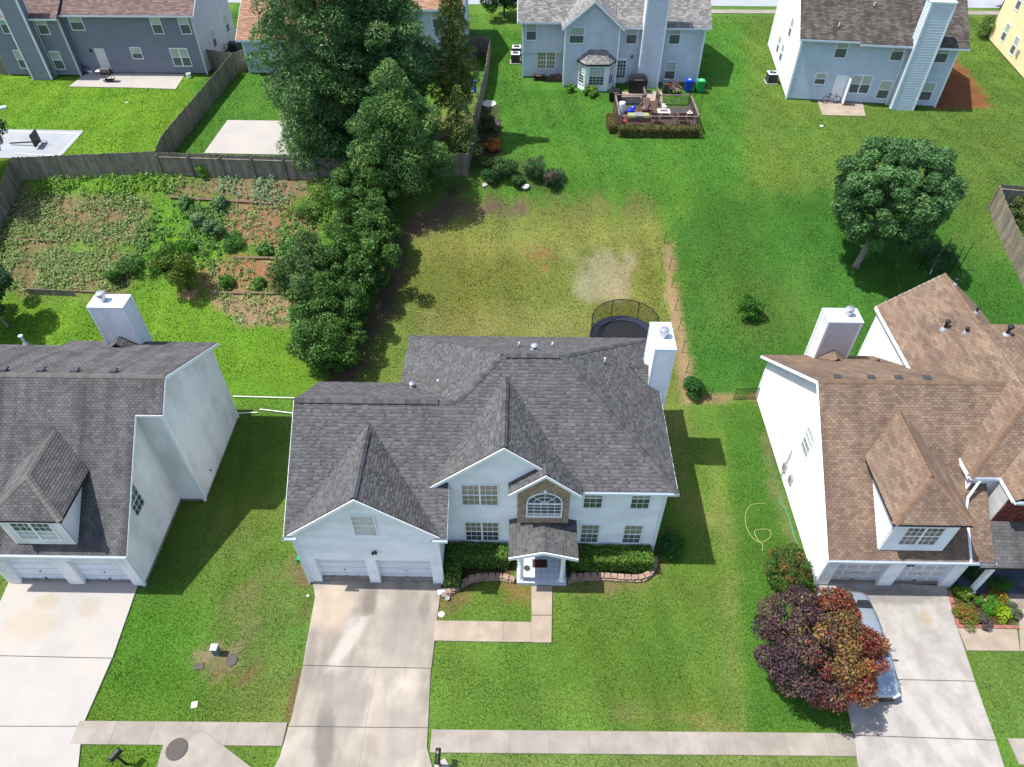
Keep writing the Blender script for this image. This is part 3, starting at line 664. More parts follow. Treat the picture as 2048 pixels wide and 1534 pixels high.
# roof
sh, dk = MB(), MB()
A_ = (-6.1, 29, EX); B_ = (7.0, 29, EX); C_ = (7.0, 18.7, EX); R1 = (-.9, 23.85, 9.0); R2 = (1.95, 23.85, 9.0); K_ = (-2.85, 22.0, 7.78); V_ = (-6.1, 25.35, EX)
GE = 16.9
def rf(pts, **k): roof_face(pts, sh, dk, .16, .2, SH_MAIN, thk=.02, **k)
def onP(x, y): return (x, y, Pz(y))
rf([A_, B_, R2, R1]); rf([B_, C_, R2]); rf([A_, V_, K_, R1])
rf([(-10.3, 22.0, 7.78), K_, V_, (-10.3, 25.35, EX)])
rf([onP(-10.3, 17.34), onP(-3.15, 17.34), onP(-3.15, 19.05), onP(-10.3, 19.05)]); rf([onP(-10.3, GE), onP(-9.95, GE), onP(-9.95, 17.34), onP(-10.3, 17.34)]); rf([onP(-3.7, GE), onP(-3.15, GE), onP(-3.15, 17.34), onP(-3.7, 17.34)]); rf([onP(-10.3, 19.05), onP(-2.85, 19.05), onP(-2.85, 22.0), onP(-10.3, 22.0)])
rf([onP(-2.85, 19.05), onP(2.75, 19.05), onP(2.75, 23.0), onP(1.95, 23.85), onP(-.9, 23.85), onP(-2.85, 22.0)])
rf([onP(2.75, 18.7), C_, onP(2.75, 23.0)])
def gable(x, z, hw, ze, y0, lift, yb=None):
    yb = yb or 18.7+(z-EX)/k66; yl = max(y0+.01, 18.7+(ze-EX)/k66)
    rf([(x, y0, z), (x-hw, y0, ze), (x-hw, yl, ze), (x, yb, z)], lift=lift); rf([(x, y0, z), (x, yb, z), (x+hw, yl, ze), (x+hw, y0, ze)], lift=lift)
gable(-6.8, 7.22, 3.42, 4.42, 16.98, .012); gable(-.65, 8.45, 3.38, 5.62, 18.8, .012)
BX, BZ, BE, BY = 1.13, 7.2, 5.78, 18.36
rf([(BX, BY, BZ), (BX-1.6, BY, BE), (BX-1.6, 19.0, BE), (BX, 19.0, BZ)], lift=.01); rf([(BX, BY, BZ), (BX, 19.9, BZ), (BX+1.6, 19.0, BE), (BX+1.6, BY, BE)], lift=.01)
rf([(5.4, 25.65, 6.72), (6.42, 25.65, 6.72), (6.42, 24.8, 6.02)], lift=.012, deck=.02); rf([(5.4, 25.65, 6.72), (6.42, 26.5, 6.02), (6.42, 25.65, 6.72)], lift=.012, deck=.02)
# porch roof
rf([(BX, 16.95, 3.47), (BX-1.58, 16.95, 2.95), (BX-1.58, 18.97, 2.95), (BX, 18.97, 3.47)]); rf([(BX, 16.95, 3.47), (BX, 18.97, 3.47), (BX+1.58, 18.97, 2.95), (BX+1.58, 16.95, 2.95)])
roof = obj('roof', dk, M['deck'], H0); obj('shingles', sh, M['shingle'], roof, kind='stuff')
nF = (0, -.55, .83); nR = (.555, 0, .83); nB = (0, .55, .83); nL = (-.555, 0, .83)
cap = lambda a, b, n1, n2, **k: caps(H0, a, b, n1, n2, M['cap'], sub=roof, **k)
cap(C_, R2, nF, nR, step=.26, wid=.16); cap(B_, R2, nB, nR, step=.26); cap(A_, R1, nB, nL, step=.26); cap(K_, R1, nF, nL, step=.26)
cap((-3.6, 22.0, 7.78), K_, nF, nB); cap((BX, 16.95, 3.47), (BX, 18.4, 3.47), (-.3, 0, 1), (.3, 0, 1), step=.24, wid=.14); cap((BX, BY, BZ), (BX, 18.95, BZ), nL, nR); cap((5.5, 25.65, 6.73), (6.4, 25.65, 6.73), nF, nB)
# ridge vents: raised runs of capped vent
def ridge_vent(a, b, n1, n2, lift=.07):
    a, b = Vector(a), Vector(b); d = (b-a).normalized(); w1 = d.cross(Vector(n1)).normalized(); w2 = d.cross(Vector(n2)).normalized()
    if w1.z > 0: w1 = -w1
    if w2.z > 0: w2 = -w2
    mb = MB(); up = Vector((0, 0, lift)); dn = Vector((0, 0, -lift*.8)); w = .19
    for wv in (w1, w2):
        mb.face([a+up, b+up, b+up+wv*w, a+up+wv*w]); mb.face([a+up+wv*w, b+up+wv*w, b+up+wv*w+dn, a+up+wv*w+dn])
        mb.face([a+up, a+up+wv*w, a+up+wv*w+dn, a]); mb.face([b+up, b+up+wv*w, b+up+wv*w+dn, b])
    obj('ridge_vent', mb, M['black'], roof); cap(a+up*.6, b+up*.6, n1, n2, step=.24, wid=.17)
ridge_vent((-10.28, 22.0, 7.78), (-3.7, 22.0, 7.78), nF, nB); ridge_vent((-.7, 23.85, 9), (1.75, 23.85, 9), nF, nB)
gL, gR = (-.64, 0, .77), (.64, 0, .77)
ridge_vent((-6.8, 17.0, 7.22), (-6.8, 20.6, 7.22), gL, gR); ridge_vent((-.65, 18.82, 8.45), (-.65, 22.5, 8.45), gL, gR)
# rakes, fascias, gutters
def rake(x, z, hw, ze, y, h=.2, t=.05):
    for s in (-1, 1): board(H0, (x, y, z-.03), (x+s*hw, y, ze-.03), h, t, name='rake_board')
rake(-6.8, 7.22, 3.42, 4.42, 16.98); rake(-.65, 8.45, 3.38, 5.62, 18.8); rake(BX, BZ, 1.6, BE, BY, .17); rake(BX, 3.47, 1.58, 2.95, 16.95, .2)
obj('porch_beam', MB().box((BX, 17.3, 2.84), (2.6, .2, .22)), M['trim'], H0)
gutter(H0, (2.75, 18.7, EX-.01), (7.05, 18.7, EX-.01)); gutter(H0, (-10.36, GE, 4.39), (-9.75, GE, 4.39)); gutter(H0, (-3.85, GE, 4.39), (-3.1, GE, 4.39))
board(H0, (7.0, 18.7, EX-.02), (7.0, 29, EX-.02), .16, .03, out=(1, 0, 0)); board(H0, (-3.15, GE, 4.38), (-3.15, 19, Pz(19)-.04), .15, .03, out=(1, 0, 0)); board(H0, (-10.3, GE, 4.38), (-10.3, 22, 7.74), .15, .03, out=(-1, 0, 0))
for p, z in (((6.52, 18.93), 5.4), ((-10.07, 17.13), 4.3)): obj('downspout', MB().box((p[0], p[1], z/2), (.07, .09, z)), M['metal_white'], H0)
obj('soffit', MB().box((4.87, 18.86, 5.44), (4.2, .26, .04)), M['trim'], H0)
# brick bay over the porch
bx0, bx1, by = -.08, 2.26, 18.5
obj('bay', MB().box(((bx0+bx1)/2, (by+19.0)/2+.02, 4.7), (bx1-bx0, .46, 2.5)), M['trim'], H0)
mb = MB(); mb.face([(bx0, by+.008, 3.42), (bx1, by+.008, 3.42), (bx1, by+.008, 5.9), (BX, by+.008, 7.0), (bx0, by+.008, 5.9)]); mb.face([(bx0, 19.0, 5.9), (bx0, by+.009, 5.9), (BX, by+.009, 7.0), (BX, 19.0, 7.0)])
bayf = obj('mortar_face', mb, M['mortar'], H0)
bw, bh = .2, .067; mb = MB(); row = 0; z = 3.44
BC = [tuple(e*.85 for e in C(h)) for h in ('b49c86', 'a98f78', 'c0a992', '9d8570', 'b8a08c')]
wx0, wx1, wz0, wz1 = .36, 1.92, 3.95, 4.95; wr = (wx1-wx0)/2; wcx = (wx0+wx1)/2
while z < 6.95:
    x = bx0-(bw/2 if row % 2 else 0)
    lim = 9 if z < 5.85 else (7.0-z)/1.1*1.17
    while x < bx1:
        a, b = max(x+.005, bx0), min(x+bw-.005, bx1); c = (a+b)/2
        ins = (wx0-.07 < c < wx1+.07 and wz0-.12 < z < wz1) or (z >= wz1 and math.hypot(c-wcx, z+.03-wz1) < wr+.13)
        if b-a > .03 and not ins and abs(c-BX) < lim: mb.box((c, by-.004, z+bh/2), (b-a, .03, bh-.01), col=random.choice(BC))
        x += bw
    z += bh; row += 1
for k in range(19):   # soldier course round the arch, and rowlock sill
    t = PI*k/18; r = wr+.1; mb.box((wcx+r*math.cos(t), by-.012, wz1+r*math.sin(t)), (.09, .035, .09), col=random.choice(BC))
for k in range(22): mb.box((wx0+(k+.5)*(wx1-wx0)/22, by-.03, wz0-.08), (.06, .09, .09), col=random.choice(BC))
obj('bricks', mb, M['brick'], bayf, kind='stuff')
obj('keystone', MB().prism([(-.05, 0), (.05, 0), (.09, .2), (-.09, .2)], 0, .07).mesh and MB().box((wcx, by-.03, wz1+wr+.12), (.14, .07, .2), bev=.03), M['trim'], bayf)
# arched window
aw = thing('window', None, None, (0, 0, 0)); OFF[0] = tuple(H0.location); aw.parent = H0
mb = MB()
mb.box((wcx, by-.02, wz0), (wr*2+.1, .07, .07)); mb.box((wcx, by-.02, wz1), (wr*2, .07, .07))
for x in (wx0, wx1): mb.box((x, by-.02, (wz0+wz1)/2), (.06, .07, wz1-wz0))
for k in range(1, 5): mb.box((wx0+k*(wx1-wx0)/5, by-.02, (wz0+wz1)/2), (.022, .03, wz1-wz0))
for k in range(1, 4): mb.box((wcx, by-.0205, wz0+k*(wz1-wz0)/4), (wr*2, .03, .022))
for r0, tk in ((wr, .06), (wr*.62, .025), (wr*.22, .025)):
    mb.tube([(wcx+r0*math.cos(PI*k/20), by-.02, wz1+r0*math.sin(PI*k/20)) for k in range(21)], tk*.6, 6)
for k in (1, 2, 3): t = PI*k/4; mb.tube([(wcx+wr*.22*math.cos(t), by-.02, wz1+wr*.22*math.sin(t)), (wcx+wr*math.cos(t), by-.02, wz1+wr*math.sin(t))], .014, 5)
off0 = OFF[0]
def sub(name, mb, m): return link(name, mb.mesh(name, off0), m, aw)
sub('frame', mb, M['trim'])
for i in range(5):
    for j in range(4):
        sub('pane', MB().box((wx0+(i+.5)*(wx1-wx0)/5, by-.008, wz0+(j+.5)*(wz1-wz0)/4), ((wx1-wx0)/5-.01, .008, (wz1-wz0)/4-.01)), M['glass' if j else 'blind_light'])
for k in range(4):
    for r0, r1 in ((wr*.23, wr*.61), (wr*.63, wr)):
        t0, t1 = PI*k/4+.02, PI*(k+1)/4-.02; q = MB(); T = [t0+(t1-t0)*i/5 for i in range(6)]
        q.face([(wcx+r1*math.cos(t), by-.01, wz1+r1*math.sin(t)) for t in T]+[(wcx+r0*math.cos(t), by-.01, wz1+r0*math.sin(t)) for t in T[::-1]]); sub('pane', q, M['glass'])
# other windows
window(H0, (-2.58, WY-.02, 4.15), 0, 1.6, 1.5, units=2); window(H0, (-2.55, WY-.02, 1.18), 0, 1.56, 1.55, units=2, mats=('glass', 'blind'))
for x, z, mt in ((2.95, 4.05, ('glass', 'blind')), (5.1, 4.05, ('glass', 'blind')), (3.0, 1.15, ('screen', 'blind')), (5.05, 1.15, ('screen', 'blind'))): window(H0, (x, WY-.02, z), 0, .82, 1.5, mats=mt)
window(H0, (-7.2, GYW-.02, 4.25), 0, .95, 1.45, mats=('blind_light', 'blind_light'))
# porch
pf = obj('porch_slab', MB().box((1.13, 18.1, .09), (2.4, 1.76, .2)), M['tile'], H0); EXCL.append([(-.1, 17.2), (2.35, 17.2), (2.35, 19), (-.1, 19)])
obj('grout_bed', MB().box((1.13, 18.1, .192), (2.4, 1.76, .01)), M['grout'], pf)
tm = MB().box((0, 0, 0), (.286, .278, .02), bev=.004).mesh('tile'); tm.materials.append(M['tile'])
for i in range(8):
    for j in range(6): link('tile', tm, None, pf, (-.07+.15+i*.3-off0[0], 17.22+.15+j*.293-off0[1], .205))
for x in (.14, 2.1): obj('column', MB().lathe((x, 17.42, .2), [(.16, 0), (.16, .08), (.115, .1), (.105, 2.3), (.14, 2.36), (.14, 2.5)], 18), M['trim'], H0, smooth=False)
fd = obj('front_door', MB().box((1.0, WY-.03, 1.25), (.95, .08, 2.1)), M['door_wood'], H0); obj('door_frame', MB().box((1.0, WY-.02, 1.28), (1.15, .06, 2.2)), M['trim'], H0); obj('handle', MB().lathe((1.38, WY-.1, 1.2), [(.03, 0), (.03, .06)], 8), M['metal'], fd)
dm = solo('door_mat', MB().box((1.05, 18.28, .222), (.72, .46, .012)), M['door_wood'], 'dark red and black door mat on the porch of the central house', 'mat')
solo('plant_saucer', MB().lathe((.42, 18.0, .216), [(.13, 0), (.15, .05), (.13, .05), (.1, .02)], 16), M['darkgrey'], 'round grey saucer on the pale porch floor beside the left column', 'saucer'); OFF[0] = off0
# lights on the garage gable, vents and chimney
gl = obj('flood_light', MB().box((-6.55, GYW-.07, 2.85), (.12, .08, .1)), M['darkgrey'], H0)
for s in (-1, 1): obj('lamp_head', MB().lathe((-6.55+s*.07, GYW-.16, 2.9+.02*s), [(.06, -.06), (.07, .05)], 10), M['darkgrey'], gl)
chimney(H0, 6.42, 7.32, 24.95, 26.8, 0, 8.5, M['siding'], flue=(.5, .45))
def rpz(x, y): # height of the main roof at a plan point
    return min(EX+(29-y)*k66, EX+(x+6.1)*.654, EX+(7-x)*.668, Pz(y)) if x > -6.1 else 0
vent_pipe(H0, (-5.35, 24.45, 6.15), .3, .07, 'metal', 'metal', cap=True)
vent_pipe(H0, (-4.0, 24.1, 6.75), .32)
for x, y in ((-.1, 25.9), (1.55, 25.95)): vent_pipe(H0, (x, y, rpz(x, y)), .3)
vent_pipe(H0, (.65, 25.2, rpz(.65, 25.2)), .28, .09, 'metal', 'metal', cap=True); vent_pipe(H0, (4.05, 24.9, rpz(4.05, 24.9)), .32)
for i in range(3): pass

# ------------------------------------------------------------------ the old-roofed house on the left
SH_OLD = [tuple(e*.5 for e in C(h)) for h in ('7e7d7d', '888788', '757475', '827f7f')]
H1 = thing('white_house', 'white house on the left with dark streaked shingle roof and hipped dormer', 'house', (-22, 22, 0))
e1y, e1z, r1y, r1z, b1y, b1z = 16.6, 3.15, 22.85, 8.35, 28.1, 5.75; s1 = (r1z-e1z)/(r1y-e1y)
def Lz(y): return e1z+s1*(y-e1y)
sh, dk = MB(), MB()
def rf1(pts, **k): roof_face(pts, sh, dk, .13, .22, SH_OLD, thk=.014, style='tab', **k)
XL, XF = -31.0, -25.0
rf1([(XF, e1y, e1z), (-17.62, e1y, e1z), (-17.62, 21.5, Lz(21.5)), (XF, 21.5, Lz(21.5))]); rf1([(XL, 21.5, Lz(21.5)), (-16.35, 21.5, Lz(21.5)), (-16.35, r1y, r1z), (XL, r1y, r1z)])
rf1([(-24.2, r1y, r1z), (-16.35, r1y, r1z), (-16.35, b1y, b1z), (-24.2, b1y, b1z)]); rf1([(XL, r1y, r1z), (-24.2, r1y, r1z), (-24.2, 27.2, 6.18), (XL, 27.2, 6.18)])
DX, DZ, DE, DY, DH = -21.2, 6.78, 5.6, 16.75, 1.66
ydb = e1y+(DZ-e1z)/s1; yde = e1y+(DE-e1z)/s1
rf1([(DX, 18.3, DZ), (DX+DH, DY, DE), (DX+DH, yde, DE), (DX, ydb, DZ)], lift=.01); rf1([(DX, 18.3, DZ), (DX, ydb, DZ), (DX-DH, yde, DE), (DX-DH, DY, DE)], lift=.01); rf1([(DX-DH, DY, DE), (DX+DH, DY, DE), (DX, 18.3, DZ)], lift=.01)
roof = obj('roof', dk, M['deck'], H1); obj('shingles', sh, M['shingle_old'], roof, kind='stuff')
cap = lambda a, b, n1, n2, **k: caps(H1, a, b, n1, n2, M['cap_old'], sub=roof, **k)
cap((-31, r1y, r1z), (-16.4, r1y, r1z), (0, -.64, .77), (0, .45, .89), step=.2); cap((DX, 18.3, DZ), (DX, ydb, DZ), (-.58, 0, .8), (.58, 0, .8)); cap((DX+DH, DY, DE), (DX, 18.3, DZ), (.58, 0, .8), (0, -.6, .8)); cap((DX-DH, DY, DE), (DX, 18.3, DZ), (-.58, 0, .8), (0, -.6, .8))
lm = M['siding_l']
siding(H1, [(0, .1), (5.0, .1), (5.0, Lz(21.9)-.15), (0, Lz(16.9)-.15)], (-18.04, 16.9, 0), PI/2, lm)
siding(H1, [(0, .1), (1.31, .1), (1.31, Lz(21.9)-.2), (0, Lz(21.9)-.2)], (-18.04, 21.9, 0), 0, lm)
siding(H1, [(0, .1), (5.97, .1), (5.97, b1z-.12), (.95, r1z-.14), (0, Lz(21.9)-.14)], (-16.73, 21.9, 0), PI/2, lm)
siding(H1, [(0, .1), (14.2, .1), (14.2, 5.6), (0, 5.6)], (-16.73, 27.87, 0), PI, lm)
for a, b in ((-24.6, -24.05), (-21.6, -20.95), (-18.5, -18.04)): siding(H1, [(0, .02), (b-a, .02), (b-a, 2.15), (0, 2.15)], (a, 16.9, 0), 0, lm)
siding(H1, [(0, 2.15), (6.56, 2.15), (6.56, 3.1), (0, 3.1)], (-24.6, 16.9, 0), 0, lm); siding(H1, [(0, .1), (5, .1), (5, 6), (0, 3.1)], (-24.6, 21.9, 0), -PI/2, lm)
garage_door(H1, -24.02, -21.63, 17.1, 2.12); garage_door(H1, -20.92, -18.53, 17.1, 2.12)
for x in (-24.05, -21.6, -20.95, -18.5): obj('door_jamb', MB().box((x, 17.02, 1.07), (.09, .28, 2.15)), M['trim'], H1)
obj('foundation', MB().prism([(-24.5, 17.0), (-18.0, 17.0), (-18.0, 21.85), (-16.7, 21.85), (-16.7, 27.8), (-30.5, 27.8), (-30.5, 22), (-24.5, 22)], -.15, .17), M['concrete_f'], H1)
for p, h in (((-18.04, 16.9, 0), 3.1), ((-16.73, 21.9, 0), Lz(21.9)-.3), ((-16.73, 27.87, 0), 5.7)): post(H1, p, h, (.13, .13))
gutter(H1, (XF, e1y, e1z-.01), (-17.6, e1y, e1z-.01)); board(H1, (-17.62, e1y, e1z-.03), (-17.62, 21.5, Lz(21.5)-.03), .16, .03, out=(1, 0, 0)); board(H1, (-16.35, 21.5, Lz(21.5)-.03), (-16.35, r1y, r1z-.03), .16, .03, out=(1, 0, 0)); board(H1, (-16.35, r1y, r1z-.03), (-16.35, b1y, b1z-.03), .2, .04, out=(1, 0, 0)); board(H1, (-17.62, 21.5, Lz(21.5)-.05), (-16.35, 21.5, Lz(21.5)-.05), .14, .03)
window(H1, (-18.02, 18.75, 3.05), PI/2, .85, 1.5, mats=('glass', 'screen'))
# dormer box
dw = 1.36; obj('dormer_wall', MB().prism([(DX-dw, 16.98), (DX+dw, 16.98), (DX+dw, yde), (DX-dw, yde)], 3.3, DE-.04), M['trim'], H1)
siding(H1, [(0, 3.5), (2*dw, 3.5), (2*dw, DE-.04), (0, DE-.04)], (DX-dw, 16.97, 0), 0, lm); siding(H1, [(0, 3.5), (yde-17, DE-.1), (0, DE-.05)], (DX+dw, 16.98, 0), PI/2, lm)
window(H1, (DX-.85, 16.95, 3.95), 0, 1.7, 1.25, units=2, cols=3, rows=2, mats=('blind_light', 'glass'))
obj('eave_trim', MB().box((DX, 16.88, DE-.07), (2*DH, .26, .13)), M['trim'], H1); obj('eave_trim', MB().box((DX+DH-.15, 18.1, DE-.07), (.26, 2.4, .13)), M['trim'], H1)
chimney(H1, -21.93, -20.2, 27.62, 28.55, 0, 8.5, lm, flue=(.35, .5))
sh2, dk2 = MB(), MB()
for s in (-1, 1): roof_face([(-21.07, 27.0, 6.55), (-21.07, 27.62, 6.55), (-21.07+s*.75, 27.62, 6.0), (-21.07+s*.3, 27.0, 6.31)], sh2, dk2, .15, .3, SH_OLD, thk=.014, style='tab', lift=.01, deck=.1)
cr = obj('cricket', dk2, M['deck'], H1); obj('shingles', sh2, M['shingle_old'], cr, kind='stuff')
for x in (-25.9, -24.1, -22.35, -20.75, -18.95):
    z = r1z-.5*.45; obj('roof_vent', MB().box((x, r1y+.48, z+.12), (.34, .3, .08), bev=.03), M['darkgrey'], H1)
vent_pipe(H1, (-26.1, 27.3, 6.2), .55, .06, 'metal_white', 'metal', cap=True)
obj('hose_bib', MB().lathe((-16.66, 23.3, .75), [(.04, 0), (.05, .08)], 8), M['black'], H1)
EXCL += [[(-24.6, 16.9), (-18.04, 16.9), (-18.04, 21.9), (-16.73, 21.9), (-16.73, 27.9), (-31, 27.9), (-31, 21)], [(-10, 17.24), (-3.65, 17.24), (-3.65, 19), (6.6, 19), (6.6, 24.9), (7.4, 24.9), (7.4, 26.9), (6.6, 26.9), (6.6, 28.6), (-5.7, 28.6), (-5.7, 25), (-10, 25)]]

# ------------------------------------------------------------------ the tan-roofed house on the right
SH_TAN = [tuple(e*.56 for e in C(h)) for h in ('a58c77', '9e8570', 'ad957f', '937d6c', 'a8907c')]
H2 = thing('white_house', 'white house on the right with tan shingle roof, dormer and panelled garage doors', 'house', (18, 23, 0))
e2y, e2z, r2y, r2z, b2y, b2z = 17.1, 2.9, 23.8, 7.65, 30.4, 3.2; s2 = (r2z-e2z)/(r2y-e2y)
def Rz(y): return e2z+s2*(y-e2y)
sh, dk = MB(), MB()
def rf2(pts, **k): roof_face(pts, sh, dk, .13, .23, SH_TAN, thk=.014, style='tab', **k)
def rf2b(pts, **k): roof_face(pts, sh, dk, .13, .4, SH_TAN, thk=.016, style='tab', **k)
X0, X1 = 14.0, 21.4
rf2([(X0, e2y, e2z), (X1, e2y, e2z), (X1, r2y, r2z), (X0, r2y, r2z)]); rf2([(X1, 22.16, Rz(22.16)), (22.84, r2y, r2z), (X1, r2y, r2z)]); rf2([(X0, r2y, r2z), (23.0, r2y, r2z), (23.0, b2y, b2z), (X0, b2y, b2z)])
DX, DZ, DE, DY, DH = 17.66, 6.85, 5.6, 17.2, 1.72; ydb = e2y+(DZ-e2z)/s2; yde = e2y+(DE-e2z)/s2
rf2b([(DX, 18.85, DZ), (DX+DH, DY, DE), (DX+DH, yde, DE), (DX, ydb, DZ)], lift=.01); rf2b([(DX, 18.85, DZ), (DX, ydb, DZ), (DX-DH, yde, DE), (DX-DH, DY, DE)], lift=.01); rf2([(DX-DH, DY, DE), (DX+DH, DY, DE), (DX, 18.85, DZ)], lift=.01)
# two-storey wing
wx, wz, wrx, wrz = 20.3, 5.6, 23.2, 7.95
rf2b([(wx, 19.8, wz), (wx, 32, wz), (wrx, 32, wrz), (wrx, 22.7, wrz)]); rf2b([(wrx, 27.6, wrz), (wrx, 32, wrz), (26.1, 32, wz), (26.1, 30.5, wz)])
rf2([(wx, 19.8, wz), (wrx, 22.7, wrz), (31, 22.7, wrz), (31, 19.8, wz)]); rf2([(wrx, 27.6, wrz), (31, 27.6, wrz), (31, 30.5, wz), (26.1, 30.5, wz)])
rf2([(wrx, 22.7, wrz), (wrx, 27.6, wrz), (31, 27.6, wrz+.01), (31, 22.7, wrz+.01)])
# front projection of the wing
rf2b([(21.65, 18.5, wz), (21.65, 19.9, wz), (23.6, 21.6, 7.0), (24.2, 18.5, 7.4)], lift=.02); rf2b([(24.2, 18.5, 7.4), (24.2, 22.0, 7.4), (26.8, 22.0, wz), (26.8, 18.5, wz)], lift=.02)
# porch roof of the right house
PR = [(20.75, 16.9, 2.75), (31, 16.9, 2.75), (31, 18.75, 3.7), (21.3, 18.75, 3.7)]
roof = obj('roof', dk, M['deck'], H2); obj('shingles', sh, M['shingle_tan'], roof, kind='stuff')
sh3, dk3 = MB(), MB(); roof_face(PR, sh3, dk3, .15, .3, SH_OLD, thk=.014, style='tab'); pr = obj('porch_roof', dk3, M['deck'], H2); obj('shingles', sh3, M['shingle_old'], pr, kind='stuff')
cap = lambda a, b, n1, n2, **k: caps(H2, a, b, n1, n2, M['cap_tan'], sub=roof, **k)
nf = (0, -.58, .81); nb = (0, .56, .83)
cap((X0, r2y, r2z), (22.7, r2y, r2z), nf, nb); cap((DX, 18.85, DZ), (DX, ydb, DZ), (-.59, 0, .81), (.59, 0, .81)); cap((DX+DH, DY, DE), (DX, 18.85, DZ), (.59, 0, .81), (0, -.6, .8)); cap((DX-DH, DY, DE), (DX, 18.85, DZ), (-.59, 0, .81), (0, -.6, .8))
cap((wrx, 32, wrz), (wrx, 27.6, wrz), (-.63, 0, .78), (.63, 0, .78)); cap((wx, 19.8, wz), (wrx, 22.7, wrz), (-.63, 0, .78), (0, -.63, .78), wid=.17)
wm = M['siding']
siding(H2, [(0, .1), (12.5, .1), (12.5, 3.15), (6.28, r2z-.12), (0, Rz(17.5)-.1)][::1], (14.37, 30.0, 0), -PI/2, wm) if False else None
siding(H2, [(0, .1), (12.5, .1), (12.5, Rz(17.5)-.1), (6.2, r2z-.12), (0, b2z+.2)], (14.37, 30.0, 0), -PI/2, wm)
siding(H2, [(0, .1), (6.1, .1), (6.1, 3.2), (0, 3.2)], (20.4, 30.0, 0), PI, wm)
siding(H2, [(0, .1), (12.0, .1), (12.0, 5.5), (0, 5.5)], (20.45, 31.7, 0), -PI/2, wm)
siding(H2, [(0, .3), (5.2, .3), (5.2, 5.5), (2.6, 7.7), (0, 5.5)], (25.8, 31.7, 0), PI, wm)
for a, b in ((14.37, 14.9), (17.3, 17.95), (20.3, 20.75)): siding(H2, [(0, .02), (b-a, .02), (b-a, 2.15), (0, 2.15)], (a, 17.5, 0), 0, wm)
siding(H2, [(0, 2.15), (6.38, 2.15), (6.38, 2.95), (0, 2.95)], (14.37, 17.5, 0), 0, wm); siding(H2, [(0, .1), (2.5, .1), (2.5, 4.5), (0, 2.9)], (20.75, 17.5, 0), PI/2, wm)
siding(H2, [(0, 3.0), (1.25, 3.0), (1.25, 5.5), (0, 5.5)], (20.45, 20.0, 0), 0, wm); siding(H2, [(0, 3.0), (1.2, 3.0), (1.2, 5.5), (0, 5.5)], (21.7, 20.0, 0), -PI/2, wm)
garage_door(H2, 14.93, 17.27, 17.7, 2.12, panel='door_panel'); garage_door(H2, 17.98, 20.27, 17.7, 2.12, panel='door_panel')
for x in (14.9, 17.3, 17.95, 20.3): obj('door_jamb', MB().box((x, 17.62, 1.07), (.09, .28, 2.15)), M['trim'], H2)
obj('foundation', MB().prism([(14.4, 17.6), (20.7, 17.6), (20.7, 19), (26, 19), (26, 31.6), (20.5, 31.6), (20.5, 29.9), (14.4, 29.9)], -.15, .16), M['concrete_f'], H2)
for p, h in (((14.37, 17.5, 0), 2.9), ((20.75, 17.5, 0), 2.9), ((14.37, 30, 0), 3.2), ((20.45, 31.7, 0), 5.5)): post(H2, p, h, (.13, .13))
gutter(H2, (X0, e2y, e2z-.01), (X1+.1, e2y, e2z-.01)); board(H2, (X0, e2y, e2z-.03), (X0, r2y, r2z-.03), .18, .04, out=(-1, 0, 0)); board(H2, (X0, r2y, r2z-.03), (X0, b2y, b2z-.03), .2, .04, out=(-1, 0, 0)); board(H2, (wx, 32, wz-.01), (wx, 19.8, wz-.01), .18, .06, out=(-1, 0, 0)); board(H2, (wx, 32.0, wz-.02), (wrx, 32.0, wrz-.02), .18, .03, out=(0, 1, 0))
gutter(H2, (wx, 19.8, wz-.01), (21.65, 19.8, wz-.01)); board(H2, (21.65, 18.5, wz-.01), (21.65, 19.9, wz-.01), .14, .06, out=(-1, 0, 0)); gutter(H2, (21.65, 18.5, wz-.01), (26.8, 18.5, wz-.01)); gutter(H2, (23.0, 16.9, 2.74), (31, 16.9, 2.74))
window(H2, (14.36, 23.4, 3.35), -PI/2, .85, 1.5, mats=('screen', 'blind_light'))
dw = 1.42; obj('dormer_wall', MB().prism([(DX-dw, 17.5), (DX+dw, 17.5), (DX+dw, yde), (DX-dw, yde)], 3.1, DE-.04), M['trim'], H2)
siding(H2, [(0, 3.2), (2*dw, 3.2), (2*dw, DE-.04), (0, DE-.04)], (DX-dw, 17.49, 0), 0, wm); siding(H2, [(0, DE-.1), (yde-17.5, 3.2), (yde-17.5, DE-.05), (0, DE-.05)], (DX-dw, yde, 0), -PI/2, wm)
window(H2, (DX-.8, 17.47, 3.75), 0, 1.6, 1.3, units=2, cols=3, rows=2, mats=('glass', 'glass'))
obj('eave_trim', MB().box((DX, 17.33, DE-.07), (2*DH, .26, .13)), M['trim'], H2); obj('eave_trim', MB().box((DX-DH+.14, 18.6, DE-.07), (.26, 2.5, .13)), M['trim'], H2)
chimney(H2, 16.6, 18.35, 29.5, 30.55, 0, 6.5, M['siding_warm'], flue=(.65, .5))
sh2, dk2 = MB(), MB()
for s in (-1, 1): roof_face([(17.47, 28.7, 4.5), (17.47, 29.5, 4.5), (17.47+s*.8, 29.5, 3.85), (17.47+s*.2, 28.7, 4.36)], sh2, dk2, .15, .3, SH_TAN, thk=.014, style='tab', lift=.01, deck=.1)
cr = obj('cricket', dk2, M['deck'], H2); obj('shingles', sh2, M['shingle_tan'], cr, kind='stuff')
for x in (15.15, 16.75, 18.05, 19.4): obj('roof_vent', MB().box((x, r2y+.5, r2z-.22), (.34, .3, .09), bev=.03), M['darkgrey'], H2)
def wzr(x): return wz+(x-wx)*.81
for x, y, h, r in ((22.05, 28.4, .5, .07), (22.6, 27.6, .28, .05), (24.1, 26.9, .5, .08), (23.3, 31.0, .3, .05), (23.35, 28.6, .3, .05)): vent_pipe(H2, (x, y, min(wzr(x), wrz)), h, r, 'black', 'metal', cap=True)
